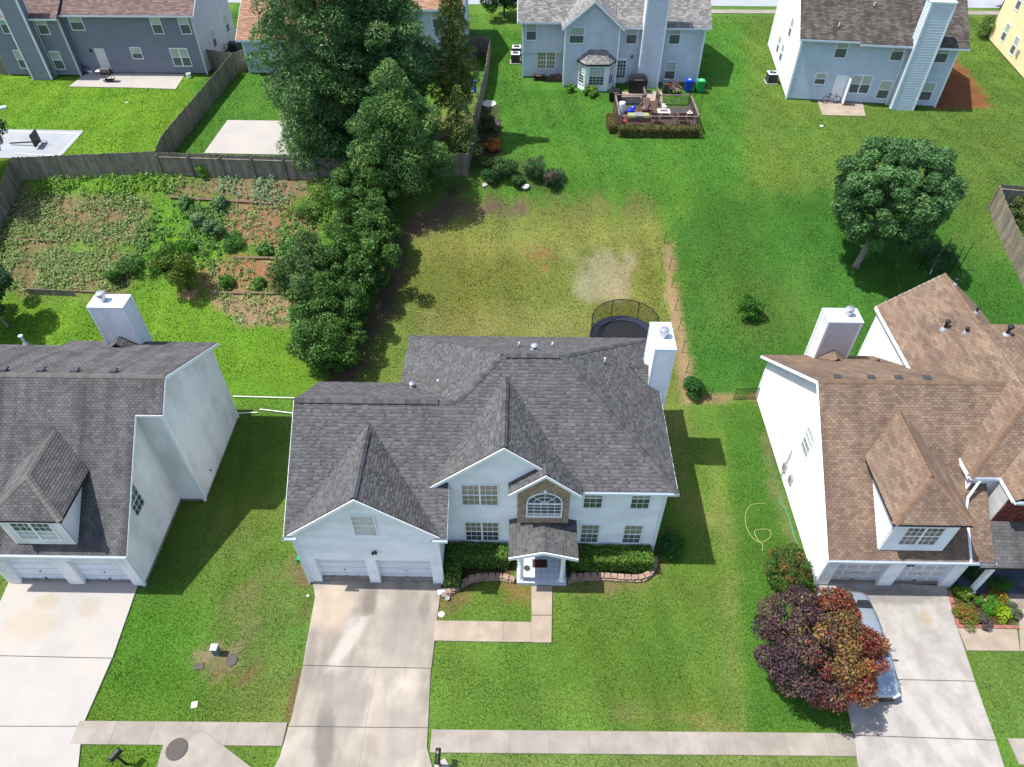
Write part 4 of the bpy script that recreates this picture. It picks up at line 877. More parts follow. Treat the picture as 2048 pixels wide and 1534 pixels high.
vent_pipe(H2, (19.7, 28.7, b2z+(b2y-28.7)*.674), .15, .05, 'black', 'darkgrey')
# downspout crossing the roof
obj('downspout', MB().tube([(20.75, 19.72, 5.45), (20.35, 19.3, 4.75), (20.35, 19.0, Rz(19.0)+.06), (20.35, 17.25, Rz(17.25)+.06), (20.35, 17.02, Rz(17.0)-.02)], .06, 6), M['metal_white'], H2)
gl = obj('flood_light', MB().box((17.75, 17.2, 2.62), (.14, .1, .1)), M['darkgrey'], H2)
for s in (-1, 1): obj('lamp_head', MB().lathe((17.75+s*.09, 17.05, 2.64), [(.06, -.06), (.08, .06)], 10), M['darkgrey'], gl)
# brick front and porch of the wing
mb = MB(); bf = obj('brick_backing', MB().box((24.0, 18.86, 4.55), (4.6, .1, 2.0)), M['mortar'], H2)
BR = [tuple(e*.8 for e in C(h)) for h in ('7a3a34', '8a463c', '6a302e', '93503f', '5c2c30')]
row = 0; z = 3.55
while z < 5.5:
    x = 21.72-(.1 if row % 2 else 0)
    while x < 26.3: mb.box((x+.1, 18.795, z+.033), (.19, .03, .057), col=random.choice(BR)); x += .2
    z += .067; row += 1
obj('bricks', mb, M['brick'], bf, kind='stuff')
siding(H2, [(0, 3.0), (1.0, 3.0), (1.0, 5.5), (0, 5.5)], (21.7, 19.81, 0), -PI/2, wm)
obj('porch_slab', MB().box((26.0, 18.0, .06), (9.6, 1.8, .22)), M['slate'], H2)
obj('porch_step', MB().box((26.3, 16.75, .02), (8.4, .7, .12)), M['concrete_f'], H2); EXCL.append([(21.2, 16.4), (31, 16.4), (31, 19), (21.2, 19)])
for x in (21.6, 25.5): obj('column', MB().box((x, 17.15, 1.4), (.2, .2, 2.6)).box((x, 17.15, .2), (.28, .28, .22)), M['trim'], H2)
obj('porch_beam', MB().box((26.2, 17.12, 2.6), (9.4, .18, .2)), M['trim'], H2)
EXCL += [[(14.4, 17.5), (20.75, 17.5), (20.75, 19), (26, 19), (26, 31.7), (20.5, 31.7), (20.5, 30), (18.4, 30), (18.4, 30.6), (16.6, 30.6), (16.6, 30), (14.4, 30)]]
for k, y in enumerate((23.9, 22.9)): obj('meter_box', MB().box((14.28, y, 1.0+.2*k), (.16, .35, .5)), M['metal'], H2)
obj('conduit', MB().tube([(14.27, 23.9, .1), (14.27, 23.9, 2.4)], .03, 6), M['metal'], H2)
# ------------------------------------------------------------------ houses across the back gardens (built in their own frames)
def lhouse(name, label, loc, rz):
    h = thing(name, label, 'house', loc, rz); OFF[0] = (0, 0, 0); return h
def lroof(h, faces, cols, m, expo=.17, wt=.34, style='lam', name='roof'):
    sh, dk = MB(), MB()
    for f in faces: roof_face(f, sh, dk, expo, wt, cols, thk=.016, style=style)
    r = obj(name, dk, M['deck'], h, world=False); obj('shingles', sh, M[m], r, world=False, kind='stuff'); return r
def rect(w, h, z0=.1): return [(0, z0), (w, z0), (w, h), (0, h)]
RW = dict(each=False, mats=('screen', 'blind_light'), cols=1, rows=1)
# blue-grey house, back left
B1 = lhouse('grey_house', 'blue-grey sided house with brownish pink roof at the back left, above the patio', (-28.28, 63.6, 6), 0)
sg = M['siding_grey']
siding(B1, rect(11.1, 5.0), (-11.1, 0, 0), 0, sg, .14); siding(B1, rect(6.4, 5.1), (-17.5, -.6, 0), 0, sg, .14); siding(B1, rect(.6, 5.0), (-11.1, -.6, 0), PI/2, sg, .14)
siding(B1, [(0, .1), (9, .1), (9, 5), (4.5, 7.9), (0, 5)], (0, 0, 0), PI/2, M['siding_warm'], .14); siding(B1, [(0, .1), (9.6, .1), (9.6, 5), (4.5, 7.9), (0, 5)], (-17.5, 9, 0), -PI/2, sg, .14); siding(B1, rect(17.5, 5), (0, 9, 0), PI, sg, .14)
c1 = [tuple(e*.55 for e in C(x)) for x in ('978079', '8a746d', 'a48d86')]
lroof(B1, [[(-11, -.4, 5.0), (.35, -.4, 5.0), (.35, 4.5, 8.0), (-11, 4.5, 8.0)], [(-18, -1.0, 4.9), (-10.9, -1.0, 4.9), (-10.9, 4.5, 8.05), (-18, 4.5, 8.05)], [(-18, 4.5, 8.0), (.35, 4.5, 8.0), (.35, 9.4, 5), (-18, 9.4, 5)]], c1, 'shingle', style='tab')
gutter(B1, (-11.0, -.4, 4.98), (.35, -.4, 4.98)); gutter(B1, (-18, -1.0, 4.88), (-10.9, -1.0, 4.88)); board(B1, (.35, -.4, 4.96), (.35, 4.5, 7.96), .2, .04, out=(1, 0, 0)); board(B1, (.35, 4.5, 7.96), (.35, 9.4, 4.96), .2, .04, out=(1, 0, 0))
for p in ((0, 0, 0), (-11.1, -.6, 0)): post(B1, p, 5, (.13, .13), 'siding_warm')
for x, z, w, hh, u in ((-10.45, 3.7, 1.05, 1.25, 1), (-3.5, 3.45, .8, 1.45, 1), (-1.1, 3.45, .8, 1.45, 1), (-6.1, 1.35, .85, .9, 1), (-2.65, .75, 1.5, 1.45, 2)): window(B1, (x, -.02, z), 0, w, hh, units=u, **RW)
for x, z in ((-13.0, 3.55), (-13.0, .65), (-16.1, 3.6), (-16.1, .7)): window(B1, (x, -.62, z), 0, .8, 1.45, **RW)
for y, z in ((2.9, 1.2), (6.8, 1.2)): window(B1, (.02, y, z), PI/2, .8, 1.45, **RW)
d = obj('back_door', MB().box((-8.9, -.03, 1.15), (.9, .08, 2.1)), M['siding_warm'], B1, world=False); obj('handle', MB().lathe((-8.55, -.1, 1.1), [(.03, 0), (.03, .05)], 8), M['metal'], d, world=False)
obj('wall_lamp', MB().lathe((-9.65, -.1, 1.9), [(.06, 0), (.08, .2), (.03, .25)], 8), M['black'], B1, world=False)
chimney(B1, -14.95, -13.3, -1.45, -.6, 0, 8.6, sg, .14); vent_pipe(B1, (-6.9, 1.0, 5.85), .35)
# pale house with salmon roof, hidden by the evergreens
B2 = lhouse('pale_house', 'pale blue-white house with salmon roof behind the tall evergreens', (-15, 68, 6), 0)
sw = M['siding_blue2']
siding(B2, rect(7, 3.0), (-9.5, -4.2, 0), 0, sw, .14); siding(B2, rect(11, 5.1), (-1.6, -2.7, 0), 0, sw, .14); siding(B2, [(0, .1), (9.8, .1), (9.8, 5), (4.9, 7.8), (0, 5)], (9.4, -2.7, 0), PI/2, sw, .14); siding(B2, [(0, .1), (11.3, .1), (11.3, 3), (5.6, 6.4), (0, 3)], (-9.5, 7.1, 0), -PI/2, sw, .14); siding(B2, rect(1.6, 5), (-1.6, -2.7, 0), -PI/2, sw, .14)
c2 = [tuple(e*.6 for e in C(x)) for x in ('c69a7e', 'ba8e74', 'd0a68a')]
lroof(B2, [[(-9.9, -4.6, 3.0), (-1.9, -4.6, 3.0), (-1.9, 1.6, 6.5), (-9.9, 1.6, 6.5)], [(-9.9, 1.6, 6.5), (-1.9, 1.6, 6.5), (-1.9, 7.4, 3.1), (-9.9, 7.4, 3.1)], [(-2.0, -3.1, 5.05), (9.75, -3.1, 5.05), (9.75, 2.2, 7.9), (-2, 2.2, 7.9)], [(-2, 2.2, 7.9), (9.75, 2.2, 7.9), (9.75, 7.5, 5.05), (-2, 7.5, 5.05)]], c2, 'shingle', style='tab')
gutter(B2, (-9.9, -4.6, 2.98), (-1.9, -4.6, 2.98)); gutter(B2, (-2, -3.1, 5.03), (9.75, -3.1, 5.03)); board(B2, (9.75, -3.1, 5.0), (9.75, 2.2, 7.86), .2, .04, out=(1, 0, 0)); board(B2, (-9.9, -4.6, 2.96), (-9.9, 1.6, 6.46), .2, .04, out=(-1, 0, 0))
for p in ((-9.5, -4.2, 0), (9.4, -2.7, 0)): post(B2, p, 3 if p[0] < 0 else 5, (.13, .13))
for x, z in ((1.0, 3.5), (4.6, 3.5), (7.0, 3.5), (1.0, .8), (6.5, .8)): window(B2, (x, -2.72, z), 0, .85, 1.45, **RW)
# pale blue-grey house with bay window, back centre
B3 = lhouse('blue_house', 'pale blue-grey house with steep centre gable and white bay window behind the deck', (0, 63.4, 6), 0)
sb = M['siding_blue']
siding(B3, rect(3.5, 5.0), (-.15, 0, 0), 0, sb, .15); siding(B3, rect(3.52, 4.95, 2.3), (-.15, -.35, 0), 0, sb, .15); siding(B3, [(0, 2.3), (.36, 2.3), (.36, 4.9), (0, 4.9)], (-.15, 0, 0), -PI/2, sb, .15); obj('overhang_floor', MB().box((1.6, -.17, 2.28), (3.5, .36, .06)), M['trim'], B3, world=False)
siding(B3, [(0, .1), (4.42, .1), (4.42, 4.9), (2.21, 6.85), (0, 4.9)], (3.37, -2.0, 0), 0, sb, .15); siding(B3, rect(2, 5), (3.37, 0, 0), -PI/2, sb, .15); siding(B3, rect(.95, 5), (7.79, -2.0, 0), PI/2, sb, .15)
siding(B3, rect(7.2, 4.9), (7.79, -1.05, 0), 0, sb, .15); siding(B3, [(0, .1), (9, .1), (9, 4.9), (4.5, 7.9), (0, 4.9)], (14.99, -1.05, 0), PI/2, sb, .15); siding(B3, [(0, .1), (8, .1), (8, 4.9), (3.5, 7.8), (0, 4.9)], (-.15, 8, 0), -PI/2, sb, .15)
obj('foundation', MB().prism([(-.1, .03), (3.4, .03), (3.4, -1.96), (7.75, -1.96), (7.75, -1.0), (14.95, -1.0), (14.95, 8), (-.1, 8)], -.4, .12), M['concrete_f'], B3, world=False)
c3 = [tuple(e*.6 for e in C(x)) for x in ('a9a7a4', '9a9896', 'b6b4b0', '8e8d8c')]
lroof(B3, [[(-.6, -.85, 4.85), (3.6, -.85, 4.85), (3.6, 3.6, 7.95), (-.6, 3.6, 7.95)], [(3.6, -.9, 4.82), (7.6, -.9, 4.82), (7.6, 3.6, 7.95), (3.6, 3.6, 7.95)], [(7.6, -1.5, 4.7), (15.4, -1.5, 4.7), (15.4, 3.6, 7.95), (7.6, 3.6, 7.95)], [(-.6, 3.6, 7.95), (15.4, 3.6, 7.95), (15.4, 8.5, 4.8), (-.6, 8.5, 4.8)],
   [(5.58, -2.35, 7.0), (3.02, -2.35, 4.85), (3.02, -.8, 4.87), (5.58, 2.3, 7.02)], [(5.58, -2.35, 7.0), (5.58, 2.3, 7.02), (8.14, -.8, 4.87), (8.14, -2.35, 4.85)]], c3, 'shingle')
board(B3, (5.58, -2.35, 6.97), (3.02, -2.35, 4.82), .2, .05); board(B3, (5.58, -2.35, 6.97), (8.14, -2.35, 4.82), .2, .05); gutter(B3, (-.6, -.85, 4.83), (3.1, -.85, 4.83)); gutter(B3, (8.0, -1.5, 4.68), (15.4, -1.5, 4.68)); board(B3, (-.6, -.85, 4.83), (-.6, 3.6, 7.9), .2, .04, out=(-1, 0, 0))
for p in ((-.15, 0, 0), (3.37, -2, 0), (7.79, -2, 0), (14.99, -1.05, 0)): post(B3, p, 4.9, (.14, .14))
window(B3, (.15, -.37, 3.3), 0, .8, 1.4, **RW); window(B3, (1.15, -.02, .8), 0, 1.5, 1.4, units=2, each=False, cols=3, rows=2, mats=('blind', 'blind')); window(B3, (3.7, -2.02, 3.65), 0, 1.15, 1.2, **RW)
for x, z in ((8.5, 3.3), (12.1, 3.3), (12.15, .35)): window(B3, (x, -1.07, z), 0, .85, 1.45, **RW)
bayc, bw1, bw2 = 6.1, 1.5, .9
def bayside(a, b, wfrac, wh):
    L_ = math.hypot(b[0]-a[0], b[1]-a[1]); an = math.atan2(b[1]-a[1], b[0]-a[0])
    siding(B3, rect(L_, 2.3, .0), (a[0], a[1], 0), an, M['siding'], .15)
    ww = L_*wfrac; x0 = (L_-ww)/2; u = (math.cos(an), math.sin(an)); window(B3, (a[0]+u[0]*x0+u[1]*.02, a[1]+u[1]*x0-u[0]*.02, .55), an, ww, 1.45, cols=4 if ww > .8 else 2, rows=3, each=False, mats=('glass', 'blind_light'))
bp = [(bayc-bw1, -2.02), (bayc-bw2, -2.85), (bayc+bw2, -2.85), (bayc+bw1, -2.02)]
bayside(bp[0], bp[1], .62, 0); bayside(bp[1], bp[2], .68, 0); bayside(bp[2], bp[3], .62, 0)
for p in bp[1:3]: post(B3, (p[0], p[1], 0), 2.3, (.12, .12))
lroof(B3, [[(bayc-bw1-.2, -2.02, 2.3), (bayc-bw2-.1, -3.1, 2.3), (bayc-.7, -2.02, 3.1)], [(bayc-bw2-.1, -3.1, 2.3), (bayc+bw2+.1, -3.1, 2.3), (bayc+.7, -2.02, 3.1), (bayc-.7, -2.02, 3.1)], [(bayc+bw2+.1, -3.1, 2.3), (bayc+bw1+.2, -2.02, 2.3), (bayc+.7, -2.02, 3.1)]], c3, 'shingle', name='bay_roof')
bd = obj('back_door', MB().box((8.35, -1.09, 1.05), (.9, .08, 2.1)), M['trim'], B3, world=False)
for i in range(3):
    for j in range(5): obj('pane', MB().box((8.1+.25*i, -1.14, .62+.29*j), (.2, .02, .24)), M['glass'], bd, world=False)
obj('wall_lamp', MB().lathe((9.15, -1.15, 2.1), [(.05, 0), (.08, .22), (.03, .28)], 8), M['black'], B3, world=False)
chimney(B3, 9.75, 11.45, -2.15, -1.05, -.05, 9.6, sb, .15)
# light blue house with dark streaked roof, back right
B4 = lhouse('blue_house', 'light blue house with dark stained roof and tall sided chimney at the back right', (22.03, 59.21, 6), math.radians(-6.6))
s4 = M['siding_blue2']
siding(B4, rect(11.9, 5.0), (0, 0, 0), 0, s4, .15); siding(B4, [(0, .1), (12.2, .1), (12.2, 5), (6.1, 8.6), (0, 5)], (0, 12.2, 0), -PI/2, M['siding'], .15); siding(B4, [(0, .1), (12.2, .1), (12.2, 5), (6.1, 8.6), (0, 5)], (11.9, 0, 0), PI/2, s4, .15)
obj('foundation', MB().box((5.95, 6.1, 0), (11.8, 12.1, .3)), M['concrete_f'], B4, world=False)
c4 = [tuple(e*.5 for e in C(x)) for x in ('7b736b', '6b635d', '8b827a')]
lroof(B4, [[(-.3, -.45, 4.95), (4.3, -.45, 4.95), (4.3, 6.1, 8.8), (-.3, 6.1, 8.8)], [(4.3, -.65, 4.85), (12.4, -.65, 4.85), (12.4, 6.1, 8.8), (4.3, 6.1, 8.8)], [(-.3, 6.1, 8.8), (12.4, 6.1, 8.8), (12.4, 12.6, 5), (-.3, 12.6, 5)]], c4, 'shingle_old', style='tab')
gutter(B4, (-.3, -.45, 4.93), (4.3, -.45, 4.93)); gutter(B4, (4.3, -.65, 4.83), (12.4, -.65, 4.83)); board(B4, (-.3, -.45, 4.9), (-.3, 6.1, 8.76), .22, .05, out=(-1, 0, 0)); board(B4, (-.3, 6.1, 8.76), (-.3, 12.6, 4.96), .22, .05, out=(-1, 0, 0))
for p in ((0, 0, 0), (11.9, 0, 0), (0, 12.2, 0)): post(B4, p, 4.95, (.14, .14))
for x, z, w, hh, u in ((2.75, 3.55, .85, 1.4, 1), (7.05, 3.55, .85, 1.4, 1), (10.4, 3.55, .85, 1.4, 1), (1.85, 1.4, .8, .85, 1), (4.75, .85, 1.5, 1.4, 2), (7.05, .5, .85, 1.4, 1), (10.4, .55, .85, 1.4, 1)): window(B4, (x, -.02, z), 0, w, hh, units=u, **RW)
for y, z in ((4.2, 3.4), (7.2, 1.0), (5.2, 1.0)): window(B4, (-.02, y+.85, z), -PI/2, .85, 1.4, **RW)
d = obj('back_door', MB().box((3.9, -.04, 1.15), (.95, .08, 2.1)), M['door_white'], B4, world=False); obj('handle', MB().lathe((4.25, -.12, 1.1), [(.03, 0), (.03, .05)], 8), M['metal'], d, world=False); obj('storm_door', MB().box((4.42, -.45, 1.15), (.05, .8, 2.0)), M['trim'], B4, world=False)
chimney(B4, 8.24, 9.94, -.92, 0.02, 0, 8.1, s4, .2)
for x, y in ((2.6, .6), (5.3, 2.4), (7.0, 3.3)): vent_pipe(B4, (x, y, 4.9+(y+.55)*.587), .35)
obj('downspout', MB().box((8.05, -.1, 2.4), (.08, .08, 4.8)), M['trim'], B4, world=False)
# yellow house at the right edge
B5 = lhouse('yellow_house', 'cream yellow house cut off by the right edge, back right', (43.75, 61.7, 6), math.radians(-8))
sy = M['siding_yellow']
siding(B5, [(0, .1), (12, .1), (12, 5), (6, 8.5), (0, 5)], (0, 12, 0), -PI/2, sy, .15); siding(B5, rect(12, 5), (0, 0, 0), 0, sy, .15)
lroof(B5, [[(-.35, -.4, 5), (12, -.4, 5), (12, 6, 8.7), (-.35, 6, 8.7)], [(-.35, 6, 8.7), (12, 6, 8.7), (12, 12.4, 5), (-.35, 12.4, 5)]], c4, 'shingle_old', style='tab')
for y, z in ((9.4, .9), (6.6, .7), (9.4, 3.6), (6.6, 3.6)): window(B5, (-.02, y, z), -PI/2, .85, 1.4, **RW)
obj('meter_box', MB().box((-.1, 4.9, 1.2), (.16, .35, .5)), M['metal'], B5, world=False); obj('foundation', MB().box((6, 6, 0), (11.9, 11.9, .25)), M['concrete_f'], B5, world=False)
for h, w_, d0, d1 in ((B1, (-17.5, 0), -1.4, 9), (B2, (-9.5, 9.4), -4.2, 7), (B3, (-.1, 15), -2.8, 8), (B4, (0, 11.9), -.9, 12.2), (B5, (0, 12), 0, 12)):
    ca, sa = math.cos(h.rotation_euler.z), math.sin(h.rotation_euler.z); EXCL.append([(h.location.x+x*ca-y*sa, h.location.y+x*sa+y*ca) for x, y in ((w_[0], d0), (w_[1], d0), (w_[1], d1), (w_[0], d1))])
OFF[0] = (0, 0, 0)
# ------------------------------------------------------------------ fences: every plank, rail and post on its own
def gnd(x, y): return float(hz(x, y))
def fence(label, pts, h=1.8, side=1, pw=.145, m='wood_fence', group=None, post_every=2.4, rails_side=1):
    f = thing('wooden_fence', label, 'fence', (pts[0][0], pts[0][1], gnd(*pts[0])), group=group); off = OFF[0]
    pm = MB(); pm.v = []; w = pw*.96
    q = MB(); q.prism([(-w/2, -.011), (w/2, -.011), (w/2, .011), (-w/2, .011)], 0, h-.04)
    me = q.mesh('plank'); 
    me2 = MB().prism([(-w/2, -.011), (w/2, -.011), (w/2, .011), (-w/2, .011)], 0, h).mesh('plank')
    for a in (me, me2): a.materials.append(M[m])
    pmesh = MB().box((0, 0, h/2-.05), (.1, .1, h-.1)).mesh('post'); pmesh.materials.append(M[m])
    for (x0, y0), (x1, y1) in zip(pts[:-1], pts[1:]):
        L_ = math.hypot(x1-x0, y1-y0); an = math.atan2(y1-y0, x1-x0); n = max(1, int(L_/pw)); ux, uy = (x1-x0)/L_, (y1-y0)/L_; nx_, ny_ = -uy*rails_side, ux*rails_side
        for i in range(n):
            x, y = x0+ux*(i+.5)*L_/n, y0+uy*(i+.5)*L_/n
            link('plank', me if random.random() < .5 else me2, None, f, (x-off[0], y-off[1], gnd(x, y)-off[2]-.03+random.uniform(-.015, .015)), an+random.uniform(-.02, .02))
        np_ = max(1, round(L_/post_every))
        for i in range(np_+1):
            x, y = x0+ux*i*L_/np_+nx_*.09, y0+uy*i*L_/np_+ny_*.09; link('post', pmesh, None, f, (x-off[0], y-off[1], gnd(x, y)-off[2]-.05), an)
        for i in range(np_):
            for zz in (.35, h-.35):
                a = Vector((x0+ux*i*L_/np_+nx_*.04, y0+uy*i*L_/np_+ny_*.04, 0)); b = Vector((x0+ux*(i+1)*L_/np_+nx_*.04, y0+uy*(i+1)*L_/np_+ny_*.04, 0)); a.z = gnd(a.x, a.y)+zz; b.z = gnd(b.x, b.y)+zz
                obj('rail', MB().tube([a, b], .04, 4), M[m], f)
    return f
fence('grey plank fence running from the grey house down beside its lawn', GP([(474, 148), (327, 347)]), rails_side=-1)
fence('grey plank fence behind the vegetable garden, left of the corner', GP([(46, 360), (327, 348)]), rails_side=1)
fence('grey plank fence behind the vegetable garden, right of the corner to the evergreens', GP([(328, 350), (700, 362)]), rails_side=-1)
fence('grey plank fence along the left edge of the vegetable garden', GP([(45, 361), (0, 462), (-40, 560)]), rails_side=-1)
fence('weathered plank fence curving along the flower bed right of the evergreens', GP([(981, 112), (974, 168), (965, 206), (956, 246), (946, 300), (937, 352)]), rails_side=-1)
fence('short plank fence with brace behind the two dark air conditioners', GP([(930, 108), (981, 114)]), rails_side=-1)
fence('bleached plank fence enclosing shrubs at the right edge', GP([(2110, 425), (1977, 413), (2048, 576), (2090, 665)]), rails_side=1)
fence('short plank fence between grey house and salmon-roofed house', GP([(414, 138), (474, 146), (512, 136)]), rails_side=1)
fence('plank fence at the far left behind the grey house chimney', GP([(-40, 148), (22, 150)]), rails_side=1)
fence('short plank fence from the evergreens to the flower bed corner', GP([(880, 352), (936, 352)]), rails_side=1)
# low board wall and timbers of the terraces
def timber(label, a, b, s=.16, planks=False, up=.1):
    pa, pb = Vector(G(*a)), Vector(G(*b)); pa.z += up; pb.z += up
    d = (pb-pa); n = max(1, round(d.length/2.4)); t = thing('landscape_timber', label, 'timber', tuple(pa), group='terrace edging timbers')
    for i in range(n): obj('beam', MB().tube([pa+d*(i/n), pa+d*((i+.985)/n)], s*.6, 4), M['timber'], t)
timber('timber edge below the upper right vegetable bed', (340, 396), (440, 402)); timber('timber edge of the upper right bed nearest the evergreens', (440, 402), (560, 410)); timber('timber edge under the middle right vegetable bed', (470, 517), (610, 518)); timber('timber edge above the lowest right vegetable bed', (425, 587), (560, 588))
timber('thin timber crossing the left vegetable bed', (20, 480), (120, 484), .1); timber('timber edge below the lower left vegetable bed', (150, 583), (255, 590), .12)
t = thing('board_edging', 'grey upright board edging below the lower left vegetable bed', 'edging', G(60, 590)); a, b = Vector(G(58, 588)), Vector(G(152, 592))
for i in range(8): p = a.lerp(b, (i+.5)/8); obj('board', MB().box((p.x, p.y, p.z+.22), ((b-a).length/8*.97, .05, .5), math.atan2(b.y-a.y, b.x-a.x)), M['wood_fence'], t)

# ------------------------------------------------------------------ trampoline
tx, ty = 6.45, 33.6; tz = gnd(tx, ty)
T = thing('trampoline', 'round black trampoline with safety net behind the central house', 'trampoline', (tx, ty, tz)); R_ = 2.08
ring = [(tx+R_*math.cos(2*PI*k/40), ty+R_*math.sin(2*PI*k/40), tz+.85) for k in range(41)]
obj('frame', MB().tube(ring, .05, 8), M['black'], T)
mb = MB(); N_ = 40
for k in range(N_):
    t0, t1 = 2*PI*k/N_, 2*PI*(k+1)/N_
    f = lambda r, t, z: (tx+r*math.cos(t), ty+r*math.sin(t), tz+z)
    mb.face([f(1.66, t0, .93), f(R_+.06, t0, .93), f(R_+.06, t1, .93), f(1.66, t1, .93)]); mb.face([f(R_+.06, t0, .93), f(R_+.06, t0, .78), f(R_+.06, t1, .78), f(R_+.06, t1, .93)]); mb.face([f(1.66, t1, .93), f(1.66, t0, .93), f(1.66, t0, .88), f(1.66, t1, .88)][::-1])
obj('safety_pad', mb, M['blue_pad'], T)
obj('jumping_mat', MB().lathe((tx, ty, tz+.84), [(1.66, 0), (1.66, .02)], 40), M['black'], T)
for k in range(8):
    t = 2*PI*(k+.35)/8; x, y = tx+R_*math.cos(t), ty+R_*math.sin(t)
    obj('net_pole', MB().tube([(x+.12*math.cos(t), y+.12*math.sin(t), gnd(x, y)), (x+.14*math.cos(t), y+.14*math.sin(t), tz+1.7), (x+.03*math.cos(t), y+.03*math.sin(t), tz+2.3)], .028, 6), M['black'], T)
for k in range(4):
    t = 2*PI*(k+.1)/4; t2 = t+.7; obj('leg', MB().tube([(tx+R_*.97*math.cos(t), ty+R_*.97*math.sin(t), tz+.85), (tx+R_*.97*math.cos(t), ty+R_*.97*math.sin(t), tz-.3), (tx+R_*.97*math.cos(t2), ty+R_*.97*math.sin(t2), tz-.3), (tx+R_*.97*math.cos(t2), ty+R_*.97*math.sin(t2), tz+.85)], .03, 6), M['darkgrey'], T)
obj('top_ring', MB().tube([(p[0], p[1], tz+2.3) for p in ring], .03, 6), M['black'], T)
mb = MB()
for k in range(N_): a, b = ring[k], ring[k+1]; mb.face([(a[0], a[1], tz+.93), (b[0], b[1], tz+.93), (b[0], b[1], tz+2.3), (a[0], a[1], tz+2.3)])
obj('net', mb, M['net'], T)
x, y = tx-R_-.25, ty-.5; obj('ladder', MB().tube([(x, y-.2, gnd(x, y)), (x+.1, y-.2, tz+.9), (x+.1, y+.2, tz+.9), (x, y+.2, gnd(x, y))], .025, 6), M['black'], T)
mb = MB()
for k in range(5): mb.lathe((tx-.35+random.uniform(-.14, .14), ty-.9+random.uniform(-.1, .1), tz+.86), [(.03, 0), (.13, .04), (.11, .1), (.03, .14)], 9)
solo('toy', mb, M['white_plastic'], 'small white crumpled toy lying on the trampoline mat', 'toy')

# ------------------------------------------------------------------ street furniture and utilities
p = (-3.06, 9.14); t = thing('mailbox', 'black mailbox post beside the sidewalk at the central driveway', 'mailbox', (*p, 0))
obj('post', MB().tube([(*p, 0), (*p, 1.05)], .055, 10), M['black'], t); mb = MB()
mb.tube([(p[0], p[1]+.28-.07*k, 1.2) for k in range(9)], .11, 10); obj('box', mb, M['black'], t); obj('finial', MB().lathe((p[0], p[1]+.1, 1.28), [(.05, 0), (.06, .05), (.01, .12)], 8), M['metal'], t)
solo('post_footing', MB().box((-2.95, 9.1, .02), (.5, .5, .08), .6, bev=.02), M['concrete_w'], 'white concrete footing at the foot of the black mailbox post', 'footing')
p = (-15.75, 9.0); t = thing('mailbox', 'black mailbox on the verge left of the drain apron', 'mailbox', (*p, 0)); obj('post', MB().tube([(*p, 0), (*p, 1.0)], .05, 8), M['black'], t); obj('box', MB().box((p[0], p[1], 1.1), (.2, .5, .22), -.5, bev=.06), M['black'], t)
px_, py_ = -13.45, 13.6; t = thing('utility_pedestal', 'green utility pedestal with white top on the bare patch of the left lawn', 'pedestal', (px_, py_, 0))
obj('body', MB().box((px_, py_, .3), (.26, .26, .62)), mat('pedestal_green', C('5f7268'), .6), t); obj('lid', MB().box((px_, py_, .66), (.3, .3, .1), bev=.04), M['white_plastic'], t)
solo('meter_cover', MB().lathe((-12.75, 13.3, -.01), [(.27, 0), (.27, .04), (.24, .05)], 20), M['steel_iron'], 'round brown meter cover on the bare patch beside the green pedestal', 'cover')
solo('meter_cover', MB().box((-14.1, 13.0, .01), (.4, .3, .05), .2, bev=.015), M['steel_iron'], 'small brown ground box left of the green pedestal', 'cover')
solo('valve_box', MB().box((-13.75, 11.35, .02), (.28, .28, .08), .2, bev=.02), M['rock'], 'pale square valve box in the left lawn near the sidewalk', 'box')
mh = thing('manhole_cover', 'round iron manhole cover in the drain apron', 'manhole', (-13.85, 9.56, .076)); obj('rim', MB().lathe((-13.85, 9.56, .075), [(.44, 0), (.44, .014), (.4, .016), (.4, .008)], 28), M['steel_iron'], mh); obj('lid', MB().lathe((-13.85, 9.56, .075), [(.39, 0), (.39, .02)], 28), M['steel_iron'], mh)
for k in range(9): obj('rib', MB().box((-13.85, 9.56-.3+.075*k, .097), (2*math.sqrt(max(.01, .36**2-(.3-.075*k)**2)), .02, .008)), M['steel_iron'], mh)
def G0(px, py): return gz(px, py, 0)
x, y = G0(883, 1229); solo('drain_cap', MB().lathe((x, y, 0), [(.15, -.02), (.15, .04), (.12, .06)], 18), M['white_plastic'], 'white round drain cap by the corner of driveway and front walk', 'cap')
for (a, b), lab in (((895, 1198), 'small ring-shaped solar light in the soil by the garage corner'), ((1148, 1150), 'small ring-shaped solar light in the right planting bed')):
    x, y = G0(a, b); mb = MB().tube([(x+.1*math.cos(k*PI/8), y+.1*math.sin(k*PI/8), .1) for k in range(17)], .03, 6, cap=False).lathe((x, y, 0), [(.02, 0), (.02, .09)], 6).lathe((x, y, .07), [(.08, 0), (.08, .02)], 10); solo('path_light', mb, M['metal'], lab, 'light')
x, y = G0(907, 1196); solo('splash_block', MB().box((*G0(886, 1184), .06), (.5, .28, .12), .3, bev=.03), M['metal_white'], 'pale splash block at the downspout beside the low hedge end', 'block')
solo('lawn_marker', MB().lathe((*G0(616, 1192), 0), [(.06, 0), (.06, .04)], 10), M['white_plastic'], 'tiny white cap in the grass left of the central driveway', 'cap')
solo('irrigation_box', MB().box((*G0(600, 1121), .15), (.25, .25, .3), 0, bev=.04), M['green_pl'], 'small green box on the grass at the left garage corner', 'box')
for (a, b), lab in ((((467, 795), (590, 798)), 'long white pipe across the grass between the left and central houses'), (((478, 829), (516, 827)), 'short white pipe lying on the grass by the left house'), (((521, 821), (590, 829)), 'white pipe lying aslant on the grass by the central garage')):
    p, q = G(*a), G(*b); solo('pipe', MB().tube([(p[0], p[1], p[2]+.12), (q[0], q[1], q[2]+.1)], .026, 8), M['white_plastic'], lab, 'pipe')
